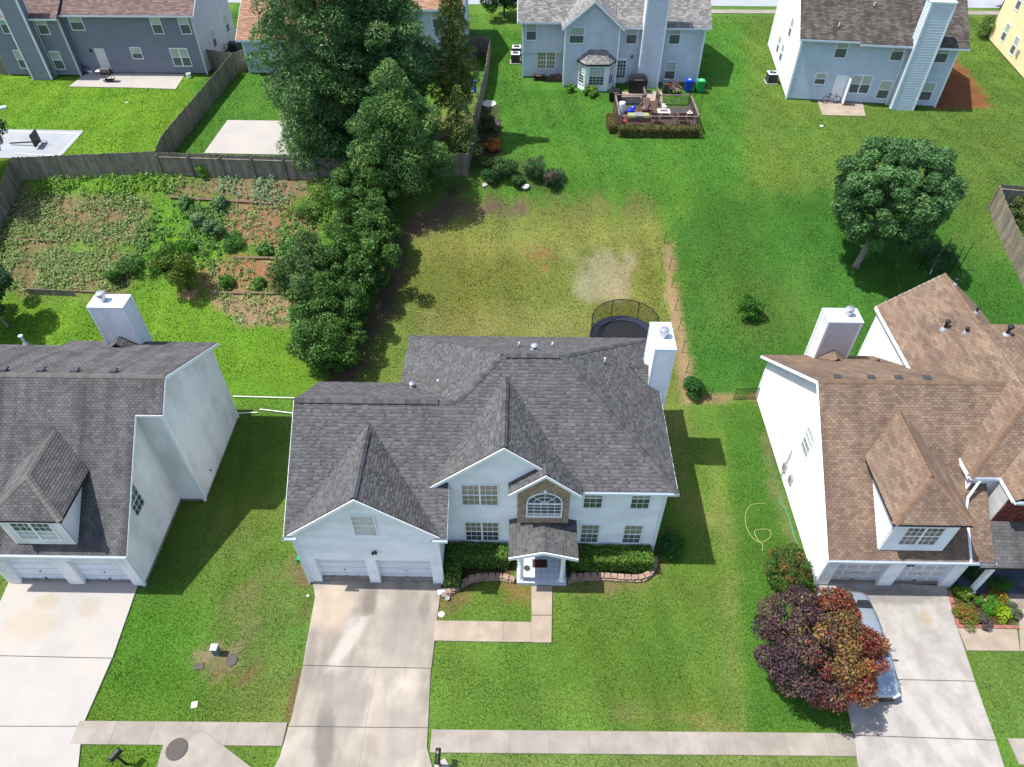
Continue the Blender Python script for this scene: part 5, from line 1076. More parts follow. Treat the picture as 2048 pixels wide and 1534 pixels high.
# hoses
def curve(pts, n=8):
    P = [Vector(p) for p in pts]; out = []
    for i in range(len(P)-1):
        p0, p1, p2, p3 = P[max(i-1, 0)], P[i], P[i+1], P[min(i+2, len(P)-1)]
        for k in range(n):
            t = k/n; out.append(.5*((2*p1)+(p2-p0)*t+(2*p0-5*p1+4*p2-p3)*t*t+(3*p1-p0-3*p2+p3)*t**3))
    return out+[P[-1]]
def hose(name, pts, m, lab, r=.018): return solo(name, MB().tube(curve([(*G(*p)[:2], G(*p)[2]+.03) for p in pts], 6), r, 5), M[m], lab, 'hose')
hose('garden_hose', [(1530, 1007), (1500, 1012), (1490, 1040), (1500, 1070), (1520, 1085), (1540, 1075), (1538, 1060), (1510, 1062), (1515, 1080), (1525, 1090), (1524, 1103)], 'hose_y', 'loop of pale yellow hose on the grass left of the tan-roofed house', .014)
hose('garden_hose', [(1562, 995), (1560, 1005), (1572, 1022), (1582, 1050), (1588, 1075), (1596, 1088)], 'hose_g', 'green hose along the wall of the tan-roofed house', .024)
hose('garden_hose', [(812, 620), (850, 626), (882, 632)], 'hose_y', 'thin pale line lying on the dry back lawn', .015)
# planting-bed walls of blocks: two courses of single stones
def block_row(label, pts, step=.33, group='planting bed stone edging'):
    P = curve([(*G0(*p), 0) for p in pts], 12); d = [0]
    for a, b in zip(P[:-1], P[1:]): d.append(d[-1]+(b-a).length)
    n = int(d[-1]/step); t = thing('stone_edging', label, 'edging', tuple(P[0]), group=group); off = OFF[0]
    meshes = []
    for _ in range(5):
        j = lambda: random.uniform(-.03, .03); hw, hd = step*.47, .13
        q = MB().prism([(-hw+j()*.5, -hd+j()), (hw+j()*.5, -hd+j()), (hw*.86, hd), (-hw*.86, hd)], 0, .13); me = q.mesh('stone'); me.materials.append(M['stone']); meshes.append(me)
    for c in range(2):
        for i in range(n):
            s = (i+.5+.5*c)*step
            if s > d[-1]: continue
            k = max(0, min(len(d)-2, int(np.searchsorted(d, s))-1)); f = (s-d[k])/max(1e-6, d[k+1]-d[k]); p = P[k].lerp(P[k+1], f); e = P[k+1]-P[k]
            link('stone', random.choice(meshes), None, t, (p.x-off[0], p.y-off[1]+c*.05, c*.132-.01-off[2]), math.atan2(e.y, e.x)+random.uniform(-.07, .07))
block_row('curved row of stone blocks edging the bed between garage and porch', [(883, 1192), (905, 1185), (925, 1172), (945, 1161), (970, 1158), (1000, 1158), (1020, 1162), (1034, 1168)])
block_row('curved row of stone blocks edging the bed right of the porch', [(1134, 1163), (1170, 1157), (1210, 1157), (1250, 1160), (1280, 1160), (1300, 1150), (1308, 1135), (1308, 1118)])
# red brick edging of the right-hand flower bed
t = thing('brick_edging', 'red brick edging round the flower bed by the right driveway', 'edging', (*G0(1905, 1180), 0)); off = OFF[0]; bm = MB().box((0, 0, .05), (.3, .16, .14), bev=.01).mesh('brick'); bm.materials.append(M['brick_red'])
for a, b in (((1897, 1182), (1914, 1252)), ((1914, 1254), (2036, 1256))):
    p, q = Vector((*G0(*a), 0)), Vector((*G0(*b), 0)); n = int((q-p).length/.31)
    for i in range(n): r = p.lerp(q, (i+.5)/n); link('brick', bm, None, t, (r.x-off[0], r.y-off[1], 0), math.atan2(q.y-p.y, q.x-p.x)+random.uniform(-.04, .04))
# rocks
for (a, b), s, lab in (((1052, 374), .3, 'white rock at the edge of the shrub bed, beside the pink shrubs'), ((970, 370), .22, 'pale rock in the shade left of the shrub bed'), ((972, 205), .0, '')):
    if s:
        x, y, z = G(a, b); mb = MB(); 
        mb.lathe((x, y, z), [(s*.9, -.05), (s, s*.2), (s*.7, s*.5), (s*.25, s*.62)], 7); mb.v = [(v[0]+random.uniform(-.06, .06), v[1]+random.uniform(-.06, .06), v[2]+random.uniform(-.03, .03)) for v in mb.v]; solo('rock', mb, M['rock'], lab, 'rock')
x, y, z = G(978, 208); solo('stepping_stone', MB().lathe((x, y, z), [(.62, 0), (.62, .07), (.55, .09)], 20), M['rock'], 'round pale paving disc beside the curved fence', 'stone')
x, y, z = G(952, 195); solo('pool_toy', MB().box((x-.1, y, z+1.0), (.12, .8, 1.0), .3, bev=.03), M['blue_pl'], 'blue board leaning on the curved plank fence', 'board')
# wire fence stakes along the bare strip
for k, (a, b) in enumerate(((1328, 487), (1338, 540), (1343, 575), (1350, 620), (1357, 660), (1364, 705), (1372, 745))):
    x, y, z = G(a, b); solo('stake', MB().tube([(x, y, z), (x+.05, y, z+1.0)], .02, 5), M['black'], ('topmost', 'second', 'third', 'fourth', 'fifth', 'sixth', 'lowest')[k]+' thin dark stake along the bare strip beside the dry back lawn', 'stake', group='stakes along the bare strip')
x, y, z = G(1420, 797); solo('stake', MB().tube([(x, y, z), (x+.05, y, z+1.0)], .02, 5), M['black'], 'lone dark stake in the grass right of the leafy vine', 'stake')
# small black iron fence by the right house
p, q = Vector(G(1466, 799)), Vector(G(1516, 797)); t = thing('iron_fence', 'low black iron fence panel beside the tan-roofed house', 'fence', tuple(p)); n = 16; off = OFF[0]
bm = MB().tube([(0, 0, 0), (0, 0, .95)], .017, 5).mesh('picket'); bm.materials.append(M['black'])
for i in range(n+1): r = p.lerp(q, i/n); link('picket', bm, None, t, (r.x-off[0], r.y-off[1], r.z-off[2]))
for zz in (.15, .85): obj('rail', MB().tube([p+Vector((0, 0, zz)), q+Vector((0, 0, zz))], .014, 5), M['black'], t)
# air conditioners
def ac(px, py, lab, dark=False, s=.8):
    x, y, z = G(px, py); t = thing('air_conditioner', lab, 'air conditioner', (x, y, z), group=None)
    obj('pad', MB().box((x, y, z+.03), (s+.2, s+.2, .08)), M['concrete_w'], t); obj('cabinet', MB().box((x, y, z+.45), (s, s, .75), bev=.03), M['darkgrey'], t)
    obj('top', MB().box((x, y, z+.84), (s+.02, s+.02, .05), bev=.02), M['darkgrey'] if dark else M['metal_white'], t); obj('fan_grille', MB().lathe((x, y, z+.865), [(.3, 0), (.3, .02), (.26, .025)], 16), M['black'], t); obj('fan_hub', MB().lathe((x, y, z+.885), [(.09, 0), (.09, .03)], 10), M['metal'], t)
    for k in range(4): obj('louvre', MB().box((x, y-s/2-.006, z+.2+.16*k), (s*.86, .012, .07)), M['black'], t)
ac(1033, 112, 'rear grey air conditioner at the left corner of the bay-window house'); ac(1031, 125, 'front grey air conditioner at the left corner of the bay-window house'); ac(1541, 165, 'grey air conditioner on its pad beside the light blue house'); ac(470, 104, 'dark air conditioner beside the grey house wall', True)
ac(943, 113, 'rear dark air conditioner beside the salmon-roofed house', True); ac(942, 130, 'front dark air conditioner beside the salmon-roofed house', True)

# ------------------------------------------------------------------ silver car under the red tree
cx, cy = 15.38, 14.25; CR = thing('parked_car', 'silver car parked nose to the street, half hidden by the red-leaved tree', 'car', (cx, cy, .05))
ST = [(-2.36, .62, .35, .62), (-2.28, .78, .3, .74), (-1.9, .88, .26, .86), (-1.3, .9, .25, .95), (-.6, .91, .24, 1.0), (.2, .91, .24, 1.0), (1.0, .91, .25, 1.0), (1.7, .9, .27, 1.02), (2.15, .86, .3, 1.0), (2.36, .74, .38, .9)]   # y, half width, floor, belt
mb = MB(); rings = []
for y, w, f, b in ST:
    rings.append([(-w*.9, f), (-w, f+.15), (-w, b-.2), (-w*.93, b-.04), (-w*.6, b+.03), (0, b+.05), (w*.6, b+.03), (w*.93, b-.04), (w, b-.2), (w, f+.15), (w*.9, f)])
n = 11
for k, (y, *_r) in enumerate(ST): mb.v += [(cx+x, cy+y, z+.05) for x, z in rings[k]]
for k in range(len(ST)-1):
    for i in range(n): mb.f.append((k*n+i, k*n+(i+1) % n, (k+1)*n+(i+1) % n, (k+1)*n+i)); mb.c.append(None)
mb.f += [tuple(range(n-1, -1, -1)), tuple(range((len(ST)-1)*n, len(ST)*n))]; mb.c += [None, None]
obj('body', mb, M['silver'], CR, smooth=True)
GH = [(-.75, .8, 1.0, 1.02), (-.05, .66, 1.0, 1.4), (.6, .68, 1.0, 1.47), (1.25, .66, 1.0, 1.42), (1.95, .72, 1.0, 1.06)]
mb = MB()
for k, (y, w, b, t_) in enumerate(GH): mb.v += [(cx-w-.08, cy+y, b), (cx-w, cy+y, t_-.05), (cx-w*.7, cy+y, t_+.02), (cx, cy+y, t_+.05), (cx+w*.7, cy+y, t_+.02), (cx+w, cy+y, t_-.05), (cx+w+.08, cy+y, b)]
for k in range(len(GH)-1):
    for i in range(6): mb.f.append((k*7+i, k*7+i+1, (k+1)*7+i+1, (k+1)*7+i)); mb.c.append(None)
obj('roof', mb, M['silver'], CR, smooth=True)
def q(pts): m_ = MB(); m_.face([(cx+a, cy+b, c) for a, b, c in pts]); return m_
obj('windscreen', q([(-.72, -.78, 1.08), (.72, -.78, 1.08), (.58, -.1, 1.45), (-.58, -.1, 1.45)]), M['car_glass'], CR); obj('rear_window', q([(.6, 1.3, 1.46), (.66, 1.85, 1.15), (-.66, 1.85, 1.15), (-.6, 1.3, 1.46)]), M['car_glass'], CR)
for s in (-1, 1):
    obj('side_window', q([(s*.86, -.5, 1.06), (s*.86, 1.6, 1.06), (s*.72, 1.2, 1.36), (s*.71, .0, 1.36)][::s]), M['car_glass'], CR)
    obj('mirror', MB().box((cx+s*1.0, cy-.45, 1.06), (.22, .1, .14), bev=.03), M['silver'], CR); obj('headlight', MB().box((cx+s*.6, cy-2.24, .72), (.34, .2, .14), s*.4, bev=.03), M['metal_white'], CR); obj('tail_light', MB().box((cx+s*.68, cy+2.27, .85), (.3, .12, .14), -s*.3), mat('tail_red', C('8c1c1c'), .3), CR)
    for yy in (-1.45, 1.4):
        w_ = obj('wheel', MB().tube([(cx+s*.72, cy+yy, .37), (cx+s*.93, cy+yy, .37)], .32, 20), M['tyre'], CR); obj('rim', MB().tube([(cx+s*.9, cy+yy, .37), (cx+s*.945, cy+yy, .37)], .2, 14), M['metal'], w_)
obj('grille', MB().box((cx, cy-2.36, .58), (.9, .05, .2)), M['black'], CR); obj('bumper_vent', MB().box((cx, cy-2.34, .36), (1.2, .08, .12)), M['black'], CR)

# ------------------------------------------------------------------ garden of the grey house
t = thing('barbecue', 'black barbecue with pale lid on the patio of the grey house', 'barbecue', G(220, 164)); x, y, z = t.location
obj('firebox', MB().box((x, y, z+.85), (.9, .5, .28), bev=.05), M['black'], t); obj('lid', MB().tube([(x-.42, y, z+1.0), (x+.42, y, z+1.0)], .22, 10), M['darkgrey'], t); obj('side_shelf', MB().box((x-.65, y, z+.95), (.4, .45, .04)), M['white_plastic'], t)
for sx in (-.4, .4):
    for sy in (-.2, .2): obj('leg', MB().tube([(x+sx, y+sy, z+.05), (x+sx, y+sy, z+.8)], .025, 6), M['black'], t)
obj('base_shelf', MB().box((x, y, z+.2), (.8, .42, .03)), M['black'], t)
def bucket(px, py, m, lab, r=.22, h=.38, cat='bucket'): x, y, z = G(px, py); return solo('bucket', MB().lathe((x, y, z+.03), [(r*.8, 0), (r, h), (r*.9, h), (r*.7, .06)], 14), M[m], lab, cat)
bucket(379, 156, 'white_plastic', 'white bucket on the grass at the right end of the grey house patio'); bucket(183, 146, 'white_plastic', 'white tub against the grey house by the patio', .28, .3)
def bike(px, py, lab):
    x, y, z = G(px, py); z += .06; t = thing('bicycle', lab, 'bicycle', (x, y, z))
    for s in (-.45, .45):
        w = obj('wheel', MB().tube([(x+s+.3*math.cos(k*PI/8), y, z+.3+.3*math.sin(k*PI/8)) for k in range(17)], .025, 5, cap=False), M['tyre'], t); obj('hub', MB().tube([(x+s, y-.05, z+.3), (x+s, y+.05, z+.3)], .03, 6), M['metal'], w)
    obj('frame', MB().tube([(x-.45, y, z+.3), (x-.2, y, z+.7), (x+.3, y, z+.72), (x, y, z+.3), (x-.2, y, z+.7)], .022, 5).tube([(x+.45, y, z+.3), (x+.3, y, z+.72), (x+.27, y, z+.85)], .022, 5), M['black'], t); obj('saddle', MB().box((x-.22, y, z+.78), (.24, .1, .05), bev=.02), M['black'], t); obj('handlebar', MB().tube([(x+.27, y-.25, z+.88), (x+.27, y+.25, z+.88)], .018, 5), M['metal'], t)
bike(166, 148, 'dark bicycle at the left end of the grey house patio'); bike(232, 145, 'small dark bicycle behind the barbecue on the grey house patio'); bike(1660, 208, 'bicycle lying on the patio of the light blue house')
p, q_ = Vector(G(22, 290)), Vector(G(78, 292)); t = thing('basketball_hoop', 'dark basketball hoop lying toppled on the pale court', 'basketball hoop', tuple(p)); up = Vector((0, 0, .35))
obj('pole', MB().tube([p+Vector((0, 0, .15)), q_+up], .06, 8), M['black'], t); obj('backboard', MB().box((q_.x, q_.y, q_.z+.62), (.06, 1.15, .95), .12), M['darkgrey'], t); obj('rim', MB().tube([(q_.x+.55+.23*math.cos(k*PI/8), q_.y+.23*math.sin(k*PI/8), q_.z+.35) for k in range(17)], .015, 5, cap=False), M['black'], t); obj('bracket', MB().tube([q_+up, q_+Vector((.35, 0, .35))], .03, 5), M['black'], t)
x, y, z = G(6, 218); solo('garden_toy', MB().box((x, y, z+.12), (.6, .3, .22), .6, bev=.08), M['metal_white'], 'pale blue toy on the grass above the court at the left edge', 'toy')
x, y, z = G(254, 206); solo('litter', MB().box((x, y, z+.04), (.22, .1, .05), .2, bev=.02), M['white_plastic'], 'small white scrap in the middle of the grey house lawn', 'litter')

# ------------------------------------------------------------------ deck of the bay-window house and what stands on it
dx0, dx1, dy0, dy1, dz = 7.35, 13.4, 52.7, 56.6, 6.45; D = thing('deck', 'dark wooden deck with baluster railings behind the bay-window house', 'deck', (10.4, 54.6, 6)); off = OFF[0]
me = MB().box((0, 0, 0), (dx1-dx0, .14, .035)).mesh('floor_board'); me.materials.append(M['wood_dark'])
nb = int((dy1-dy0)/.15)
for i in range(nb): link('floor_board', me, None, D, ((dx0+dx1)/2-off[0], dy0+(i+.5)*.15-off[1], dz-off[2]))
obj('skirt', MB().box(((dx0+dx1)/2, dy0+.02, 6.2), (dx1-dx0, .04, .42)).box((dx0+.02, (dy0+dy1)/2, 6.2), (.04, dy1-dy0, .42)).box((dx1-.02, (dy0+dy1)/2, 6.2), (.04, dy1-dy0, .42)), M['wood_dark'], D)
bal = MB().box((0, 0, .42), (.04, .04, .84)).mesh('baluster'); bal.materials.append(M['wood_grey']); pst = MB().box((0, 0, .25), (.11, .11, 1.5)).mesh('post'); pst.materials.append(M['wood_grey'])
for (x0, y0), (x1, y1) in (((dx0, dy0), (dx1, dy0)), ((dx0, dy0), (dx0, dy1)), ((dx1, dy0), (dx1, dy1)), ((dx0, dy1), (dx0+2.45, dy1)), ((dx1-2.5, dy1), (dx1, dy1)), ((dx0+2.45, dy1), (dx0+2.45, dy1+1.3)), ((dx1-2.5, dy1), (dx1-2.5, dy1+1.3))):
    L_ = math.hypot(x1-x0, y1-y0); n = int(L_/.15)
    for i in range(1, n): link('baluster', bal, None, D, (x0+(x1-x0)*i/n-off[0], y0+(y1-y0)*i/n-off[1], dz-off[2]))
    for e in ((x0, y0), (x1, y1)): link('post', pst, None, D, (e[0]-off[0], e[1]-off[1], dz-off[2]))
    an = math.atan2(y1-y0, x1-x0); obj('handrail', MB().box(((x0+x1)/2, (y0+y1)/2, dz+.9), (L_+.1, .13, .045), an), M['wood_grey'], D); obj('bottom_rail', MB().box(((x0+x1)/2, (y0+y1)/2, dz+.1), (L_, .05, .07), an), M['wood_grey'], D)
obj('ramp', MB().box(((dx0+dx1)/2+.15, dy1+.6, dz-.12), (1.1, 1.3, .06)), M['wood_dark'], D)
for x, y, h in ((dx0+.35, dy1-.6, 2.2), (dx1+.1, dy0+.6, 2.2), (dx1-.1, dy1-.1, 2.3)): obj('lamp_pole', MB().tube([(x, y, dz), (x, y, dz+h)], .02, 5), M['black'], D)
EXCL.append([(dx0, dy0), (dx1, dy0), (dx1, dy1), (dx0, dy1)])
def lowchair(x, y, z, rz, m, lab, name='patio_chair', fan=False):
    t = thing(name, lab, 'chair', (x, y, z), rz); OFF[0] = (0, 0, 0)
    o = lambda n_, mb: obj(n_, mb, M[m], t, world=False)
    mb = MB(); mb.box((0, 0, .4), (.6, .58, .05), bev=.02); o('seat', mb)
    mb = MB()
    if fan:
        for k in range(6): mb.tube([(-.22+.088*k, .26, .4), (-.27+.108*k, .5, 1.05-.05*abs(k-2.5))], .035, 4)
    else: mb.v = []; mb.prism([(-.28, .24), (.28, .24), (.28, .29), (-.28, .29)], .42, 1.0); mb.v = [(v[0], v[1]+(v[2]-.42)*.35, v[2]) for v in mb.v]
    o('backrest', mb)
    for s in (-.3, .3):
        for yy in (-.26, .28): o('leg', MB().box((s, yy, .21), (.05, .05, .42)))
        o('armrest', MB().box((s, 0, .62), (.08, .6, .04))); o('arm_post', MB().box((s, -.24, .5), (.05, .05, .24)))
    return t
Z = dz+.02
lowchair(9.55, 55.4, Z, -.5, 'brown_pl', 'brown slatted patio chair at the back left of the deck'); lowchair(10.3, 53.5, Z, 2.6, 'brown_pl', 'brown patio chair behind the front railing of the deck'); lowchair(12.3, 53.5, Z, 2.9, 'brown_pl', 'brown patio chair at the front right of the deck')
lowchair(12.9, 60.0, 6, .2, 'brown_pl', 'brown fan-backed garden chair against the wall left of the blue bin', 'garden_chair', True)
t = thing('fire_table', 'white-edged square fire table in the middle of the deck', 'table', (11.0, 54.5, Z)); obj('top', MB().box((11.0, 54.5, Z+.5), (.95, .75, .06), bev=.02), M['white_plastic'], t); obj('burner', MB().box((11.0, 54.5, Z+.54), (.6, .4, .03)), M['brown_pl'], t); obj('base', MB().box((11.0, 54.5, Z+.24), (.7, .5, .48)), M['brown_pl'], t)
t = thing('sun_lounger', 'black curved lounger on the right half of the deck', 'lounger', (12.3, 54.7, Z)); mb = MB(); prof = [(-.6, .36), (-.2, .46), (.2, .45), (.5, .55), (.75, .85)]
for a, b in zip(prof[:-1], prof[1:]): mb.face([(12.3+a[0], 54.4, Z+a[1]), (12.3+b[0], 54.4, Z+b[1]), (12.3+b[0], 55.05, Z+b[1]), (12.3+a[0], 55.05, Z+a[1])])
obj('bed', mb, M['darkgrey'], t)
for sx in (-.5, .5):
    for yy in (54.45, 55.0): obj('leg', MB().tube([(12.3+sx, yy, Z), (12.3+sx*.8, yy, Z+.45)], .025, 5), M['black'], t)
t = thing('side_table', 'small side table with a pale hat on it at the right railing of the deck', 'table', (13.0, 54.3, Z)); obj('top', MB().lathe((13.0, 54.3, Z+.45), [(.25, 0), (.25, .03)], 14), M['brown_pl'], t)
for k in range(3): obj('leg', MB().tube([(13+.2*math.cos(k*2.1), 54.3+.2*math.sin(k*2.1), Z), (13+.1*math.cos(k*2.1), 54.3+.1*math.sin(k*2.1), Z+.45)], .02, 5), M['black'], t)
solo('hat', MB().lathe((13.0, 54.3, Z+.485), [(.24, 0), (.24, .015), (.13, .02), (.11, .12), (.04, .14)], 14), M['rock'], 'pale brimmed hat on the side table of the deck', 'hat')
solo('drum', MB().lathe((7.8, 55.3, Z), [(.24, 0), (.26, .1), (.26, .75), (.22, .85), (.05, .87)], 16), M['metal_white'], 'tall white drum at the back left corner of the deck', 'drum')
mb = MB().box((8.5, 55.1, Z+.2), (.5, .4, .36), .4, bev=.08).box((8.7, 55.25, Z+.45), (.35, .3, .24), .9, bev=.08); solo('toy_car', mb, M['blue_pl'], 'bright blue toy beside the white drum on the deck', 'toy')
t = thing('outdoor_seat', 'lime green cushioned seat with grey throw at the front left of the deck', 'sofa', (9.0, 54.0, Z)); obj('base', MB().box((9.0, 54.0, Z+.16), (1.7, .8, .3)), M['brown_pl'], t); obj('cushion', MB().box((9.0, 54.0, Z+.36), (1.65, .78, .14), bev=.05), M['lime'], t); obj('throw', MB().box((9.0, 53.98, Z+.44), (.62, .84, .03), .05), M['siding_grey'], t)
for k, (x, y, m_, lab) in enumerate(((11.2, 56.2, 'rock', 'grey pot at the ramp of the deck'), (11.25, 55.8, 'white_plastic', 'white pot at the inner end of the deck ramp'), (7.75, 53.2, 'ornament', 'orange pot at the front left corner of the deck'))): solo('plant_pot', MB().lathe((x, y, Z), [(.13, 0), (.18, .32), (.15, .32), (.13, .28)], 12), M[m_], lab, 'pot')
def bin_(x, y, m, lab):
    t = thing('wheeled_bin', lab, 'bin', (x, y, 6)); mb = MB()
    for z, w in ((.08, .24), (.95, .3)): mb.v += [(x-w, y-w, 6+z), (x+w, y-w, 6+z), (x+w, y+w, 6+z), (x-w, y+w, 6+z)]
    mb.f = [(3, 2, 1, 0), (4, 5, 6, 7)]+[(k, (k+1) % 4, 4+(k+1) % 4, 4+k) for k in range(4)]; mb.c = [None]*6
    obj('body', mb, M[m], t); obj('lid', MB().box((x, y-.03, 7.0), (.68, .74, .1), bev=.04), M[m], t); obj('handle', MB().tube([(x-.25, y+.36, 6.95), (x+.25, y+.36, 6.95)], .025, 6), M[m], t); obj('emblem', MB().box((x, y-.05, 7.054), (.2, .18, .006)), M['white_plastic'], t)
    for s in (-1, 1): obj('wheel', MB().tube([(x+s*.24, y+.28, 6.12), (x+s*.31, y+.28, 6.12)], .12, 12), M['tyre'], t)
bin_(14.0, 60.6, 'blue_pl', 'blue wheeled bin against the bay-window house'); bin_(14.95, 60.5, 'green_pl', 'green wheeled bin at the right corner of the bay-window house')
def grill(x, y, lab, s=1.0):
    t = thing('covered_grill', lab, 'grill', (x, y, 6.05)); mb = MB()
    for z, w, d in ((0, .62, .35), (.55, .66, .38), (.95, .7, .4), (1.2, .42, .26)): mb.v += [(x-w*s, y-d*s, 6.05+z*s), (x+w*s, y-d*s, 6.05+z*s), (x+w*s, y+d*s, 6.05+z*s), (x-w*s, y+d*s, 6.05+z*s)]
    for l in (0, 4, 8):
        for k in range(4): mb.f.append((l+k, l+(k+1) % 4, l+4+(k+1) % 4, l+4+k))
    mb.f.append((12, 13, 14, 15)); mb.c = [None]*len(mb.f); obj('cover', mb, M['black'], t, smooth=False); obj('handle', MB().tube([(x-.3*s, y-.4*s, 6.05+1.0*s), (x+.3*s, y-.4*s, 6.05+1.0*s)], .02, 6), M['metal'], t)
grill(9.6, 60.4, 'large black covered grill between back door and chimney of the bay-window house', 1.15); grill(7.6, 58.6, 'smaller dark covered grill at the corner of the bay-window patio', .75)
solo('rubber_mat', MB().box((8.9, 58.6, 6.075), (1.9, 1.3, .02), .05), M['brown_mat'], 'black rubber mat on the patio by the bay-window house', 'mat')
bucket(1340, 178, 'ornament', 'orange pot at the foot of the bay-window house chimney', .2, .4, 'pot'); bucket(1346, 176, 'rock', 'pale pot at the foot of the bay-window house chimney', .2, .35, 'pot')
x, y = 12.0, 60.3; t = thing('storage_cart', 'grey cart with handle right of the chimney at the bay-window house', 'cart', (x, y, 6)); obj('body', MB().box((x, y, 6.45), (.45, .4, .7), bev=.03), M['darkgrey'], t); obj('handle', MB().tube([(x-.2, y+.15, 6.8), (x-.2, y+.15, 7.1), (x+.2, y+.15, 7.1), (x+.2, y+.15, 6.8)], .025, 6), M['metal'], t)
for s in (-1, 1): obj('wheel', MB().tube([(x+s*.2, y, 6.1), (x+s*.26, y, 6.1)], .1, 10), M['tyre'], t)
solo('stool', MB().lathe((12.45, 60.2, 6), [(.2, 0), (.16, .2), (.22, .42), (.22, .46), (.05, .46)], 12), M['darkgrey'], 'low dark stool beside the fan-backed chair', 'stool')
# log pile and rack at the left of the bay-window house
x, y, z = 2.75, 62.6, 6; t = thing('log_pile', 'stack of cut logs beside the bay-window house', 'logs', (x, y, z)); lm_ = MB().tube([(0, -.22, 0), (0, .22, 0)], .075, 8).mesh('log'); lm_.materials.append(M['bark'])
for r in range(4):
    for k in range(9-r): link('log', lm_, None, t, (-.65+.15*k+.075*r, random.uniform(-.04, .04), .08+.13*r), random.uniform(-.05, .05))
solo('log_rack', MB().box((1.35, 62.8, 6.2), (1.0, .4, .04)).box((1.35, 62.8, 6.4), (1.0, .4, .03)).box((.87, 62.8, 6.3), (.04, .4, .6)).box((1.83, 62.8, 6.3), (.04, .4, .6)), M['wood_dark'], 'low dark rack under the ground-floor window of the bay-window house', 'rack')
# things in the right yard
for (a, b), h, wh in (((1823, 515), 2.2, 'upper left'), ((1850, 500), 2.0, 'rear'), ((1900, 545), 2.0, 'front right'), ((1916, 540), 2.2, 'far right'), ((1836, 540), 1.8, 'lower left')): x, y, z = G(a, b); solo('stake', MB().tube([(x, y, z), (x+.1, y+.05, z+h)], .025, 5), M['black'], wh+' dark stake of the ring around the wispy bush', 'stake', group='stakes around the bush')
for (a, b), (c, d), m_, lab in (((1860, 548), (1900, 490), 'white_plastic', 'bent white pipe over the staked bush'), ((1885, 520), (1915, 472), 'timber', 'wooden pole leaning over the staked bush')):
    x, y, z = G(a, b); x2, y2 = gz(c, d, z+1.7); solo('pole', MB().tube(curve([(x, y, z), ((x+x2)/2-.2, (y+y2)/2, z+1.5), (x2, y2, z+1.75)], 5), .04, 6), M[m_], lab, 'pole')
x, y, z = G(1643, 252); solo('litter', MB().lathe((x, y, z), [(.14, 0), (.14, .03), (.05, .05)], 10), M['white_plastic'], 'small white disc in the grass below the light blue house patio', 'disc')
# ------------------------------------------------------------------ vegetation
def unit(v): return v/np.maximum(1e-9, np.linalg.norm(v, axis=-1, keepdims=True))
def leaf_quads(P, N, size, asp=.5, bias=.55, droop=0.0):
    n = len(P); nn = unit(N*bias+unit(rng.normal(size=(n, 3)))*(1-bias)); t = rng.normal(size=(n, 3)); t -= nn*np.sum(t*nn, 1, keepdims=True); t = unit(t); b = np.cross(nn, t)
    L_ = (size*rng.uniform(.65, 1.3, n))[:, None]; w = L_*asp
    V = np.empty((n, 4, 3)); V[:, 0] = P+t*L_*.5; V[:, 1] = P+b*w*.5+nn*L_*.08; V[:, 2] = P-t*L_*.5; V[:, 3] = P-b*w*.5+nn*L_*.08
    return V.reshape(-1, 3)
def needle_quads(P, Dr, size, asp=.28):
    n = len(P); t = unit(Dr+rng.normal(size=(n, 3))*.45); b = unit(np.cross(t, rng.normal(size=(n, 3)))); L_ = (size*rng.uniform(.6, 1.35, n))[:, None]; w = L_*asp; V = np.empty((n, 4, 3))
    V[:, 0] = P+t*L_*.6; V[:, 1] = P+b*w*.5; V[:, 2] = P-t*L_*.4; V[:, 3] = P-b*w*.5
    return V.reshape(-1, 3)
def blob_points(blobs, n_total, shell=(.6, 1.12), upper=.25, inner=.8):
    """leaf positions on overlapping clumps; leaves buried in a neighbouring clump are dropped"""
    ar = np.array([b[1][0]*b[1][1]+b[1][0]*b[1][2]+b[1][1]*b[1][2] for b in blobs]); cnt = np.maximum(8, (ar/ar.sum()*n_total*1.6)).astype(int); P = []; N = []; K = []
    Cn = np.array([b[0] for b in blobs]); Rd = np.array([b[1] for b in blobs])
    for i, b in enumerate(blobs):
        d = unit(rng.normal(size=(cnt[i], 3))); d[:, 2] = np.where((d[:, 2] < 0) & (rng.random(cnt[i]) < upper), -d[:, 2], d[:, 2])
        r = rng.uniform(shell[0], shell[1], cnt[i])[:, None]; p = Cn[i]+d*Rd[i]*r; ok = np.ones(cnt[i], bool)
        for j in range(len(blobs)):
            if j != i and np.all(np.abs(Cn[i]-Cn[j]) < Rd[i]+Rd[j]): ok &= np.sum(((p-Cn[j])/Rd[j])**2, 1) > inner**2
        P.append(p[ok]); N.append(unit(d/Rd[i])[ok]); K.append(np.full(ok.sum(), i))
    return np.concatenate(P), np.concatenate(N), np.concatenate(K)
def leafcol(hexes, K, k=.55, jit=.22):
    k = k*1.75
    pal = np.array([C(h) for h in hexes])*k; nb = int(K.max())+1; bi = rng.integers(0, len(pal), nb); mix = rng.random(len(K)) < .6; idx = np.where(mix, bi[K], rng.integers(0, len(pal), len(K)))
    return np.clip(pal[idx]*rng.uniform(1-jit, 1+jit, (len(K), 1))*(rng.uniform(.9, 1.1, nb)[K])[:, None], 0, 1)
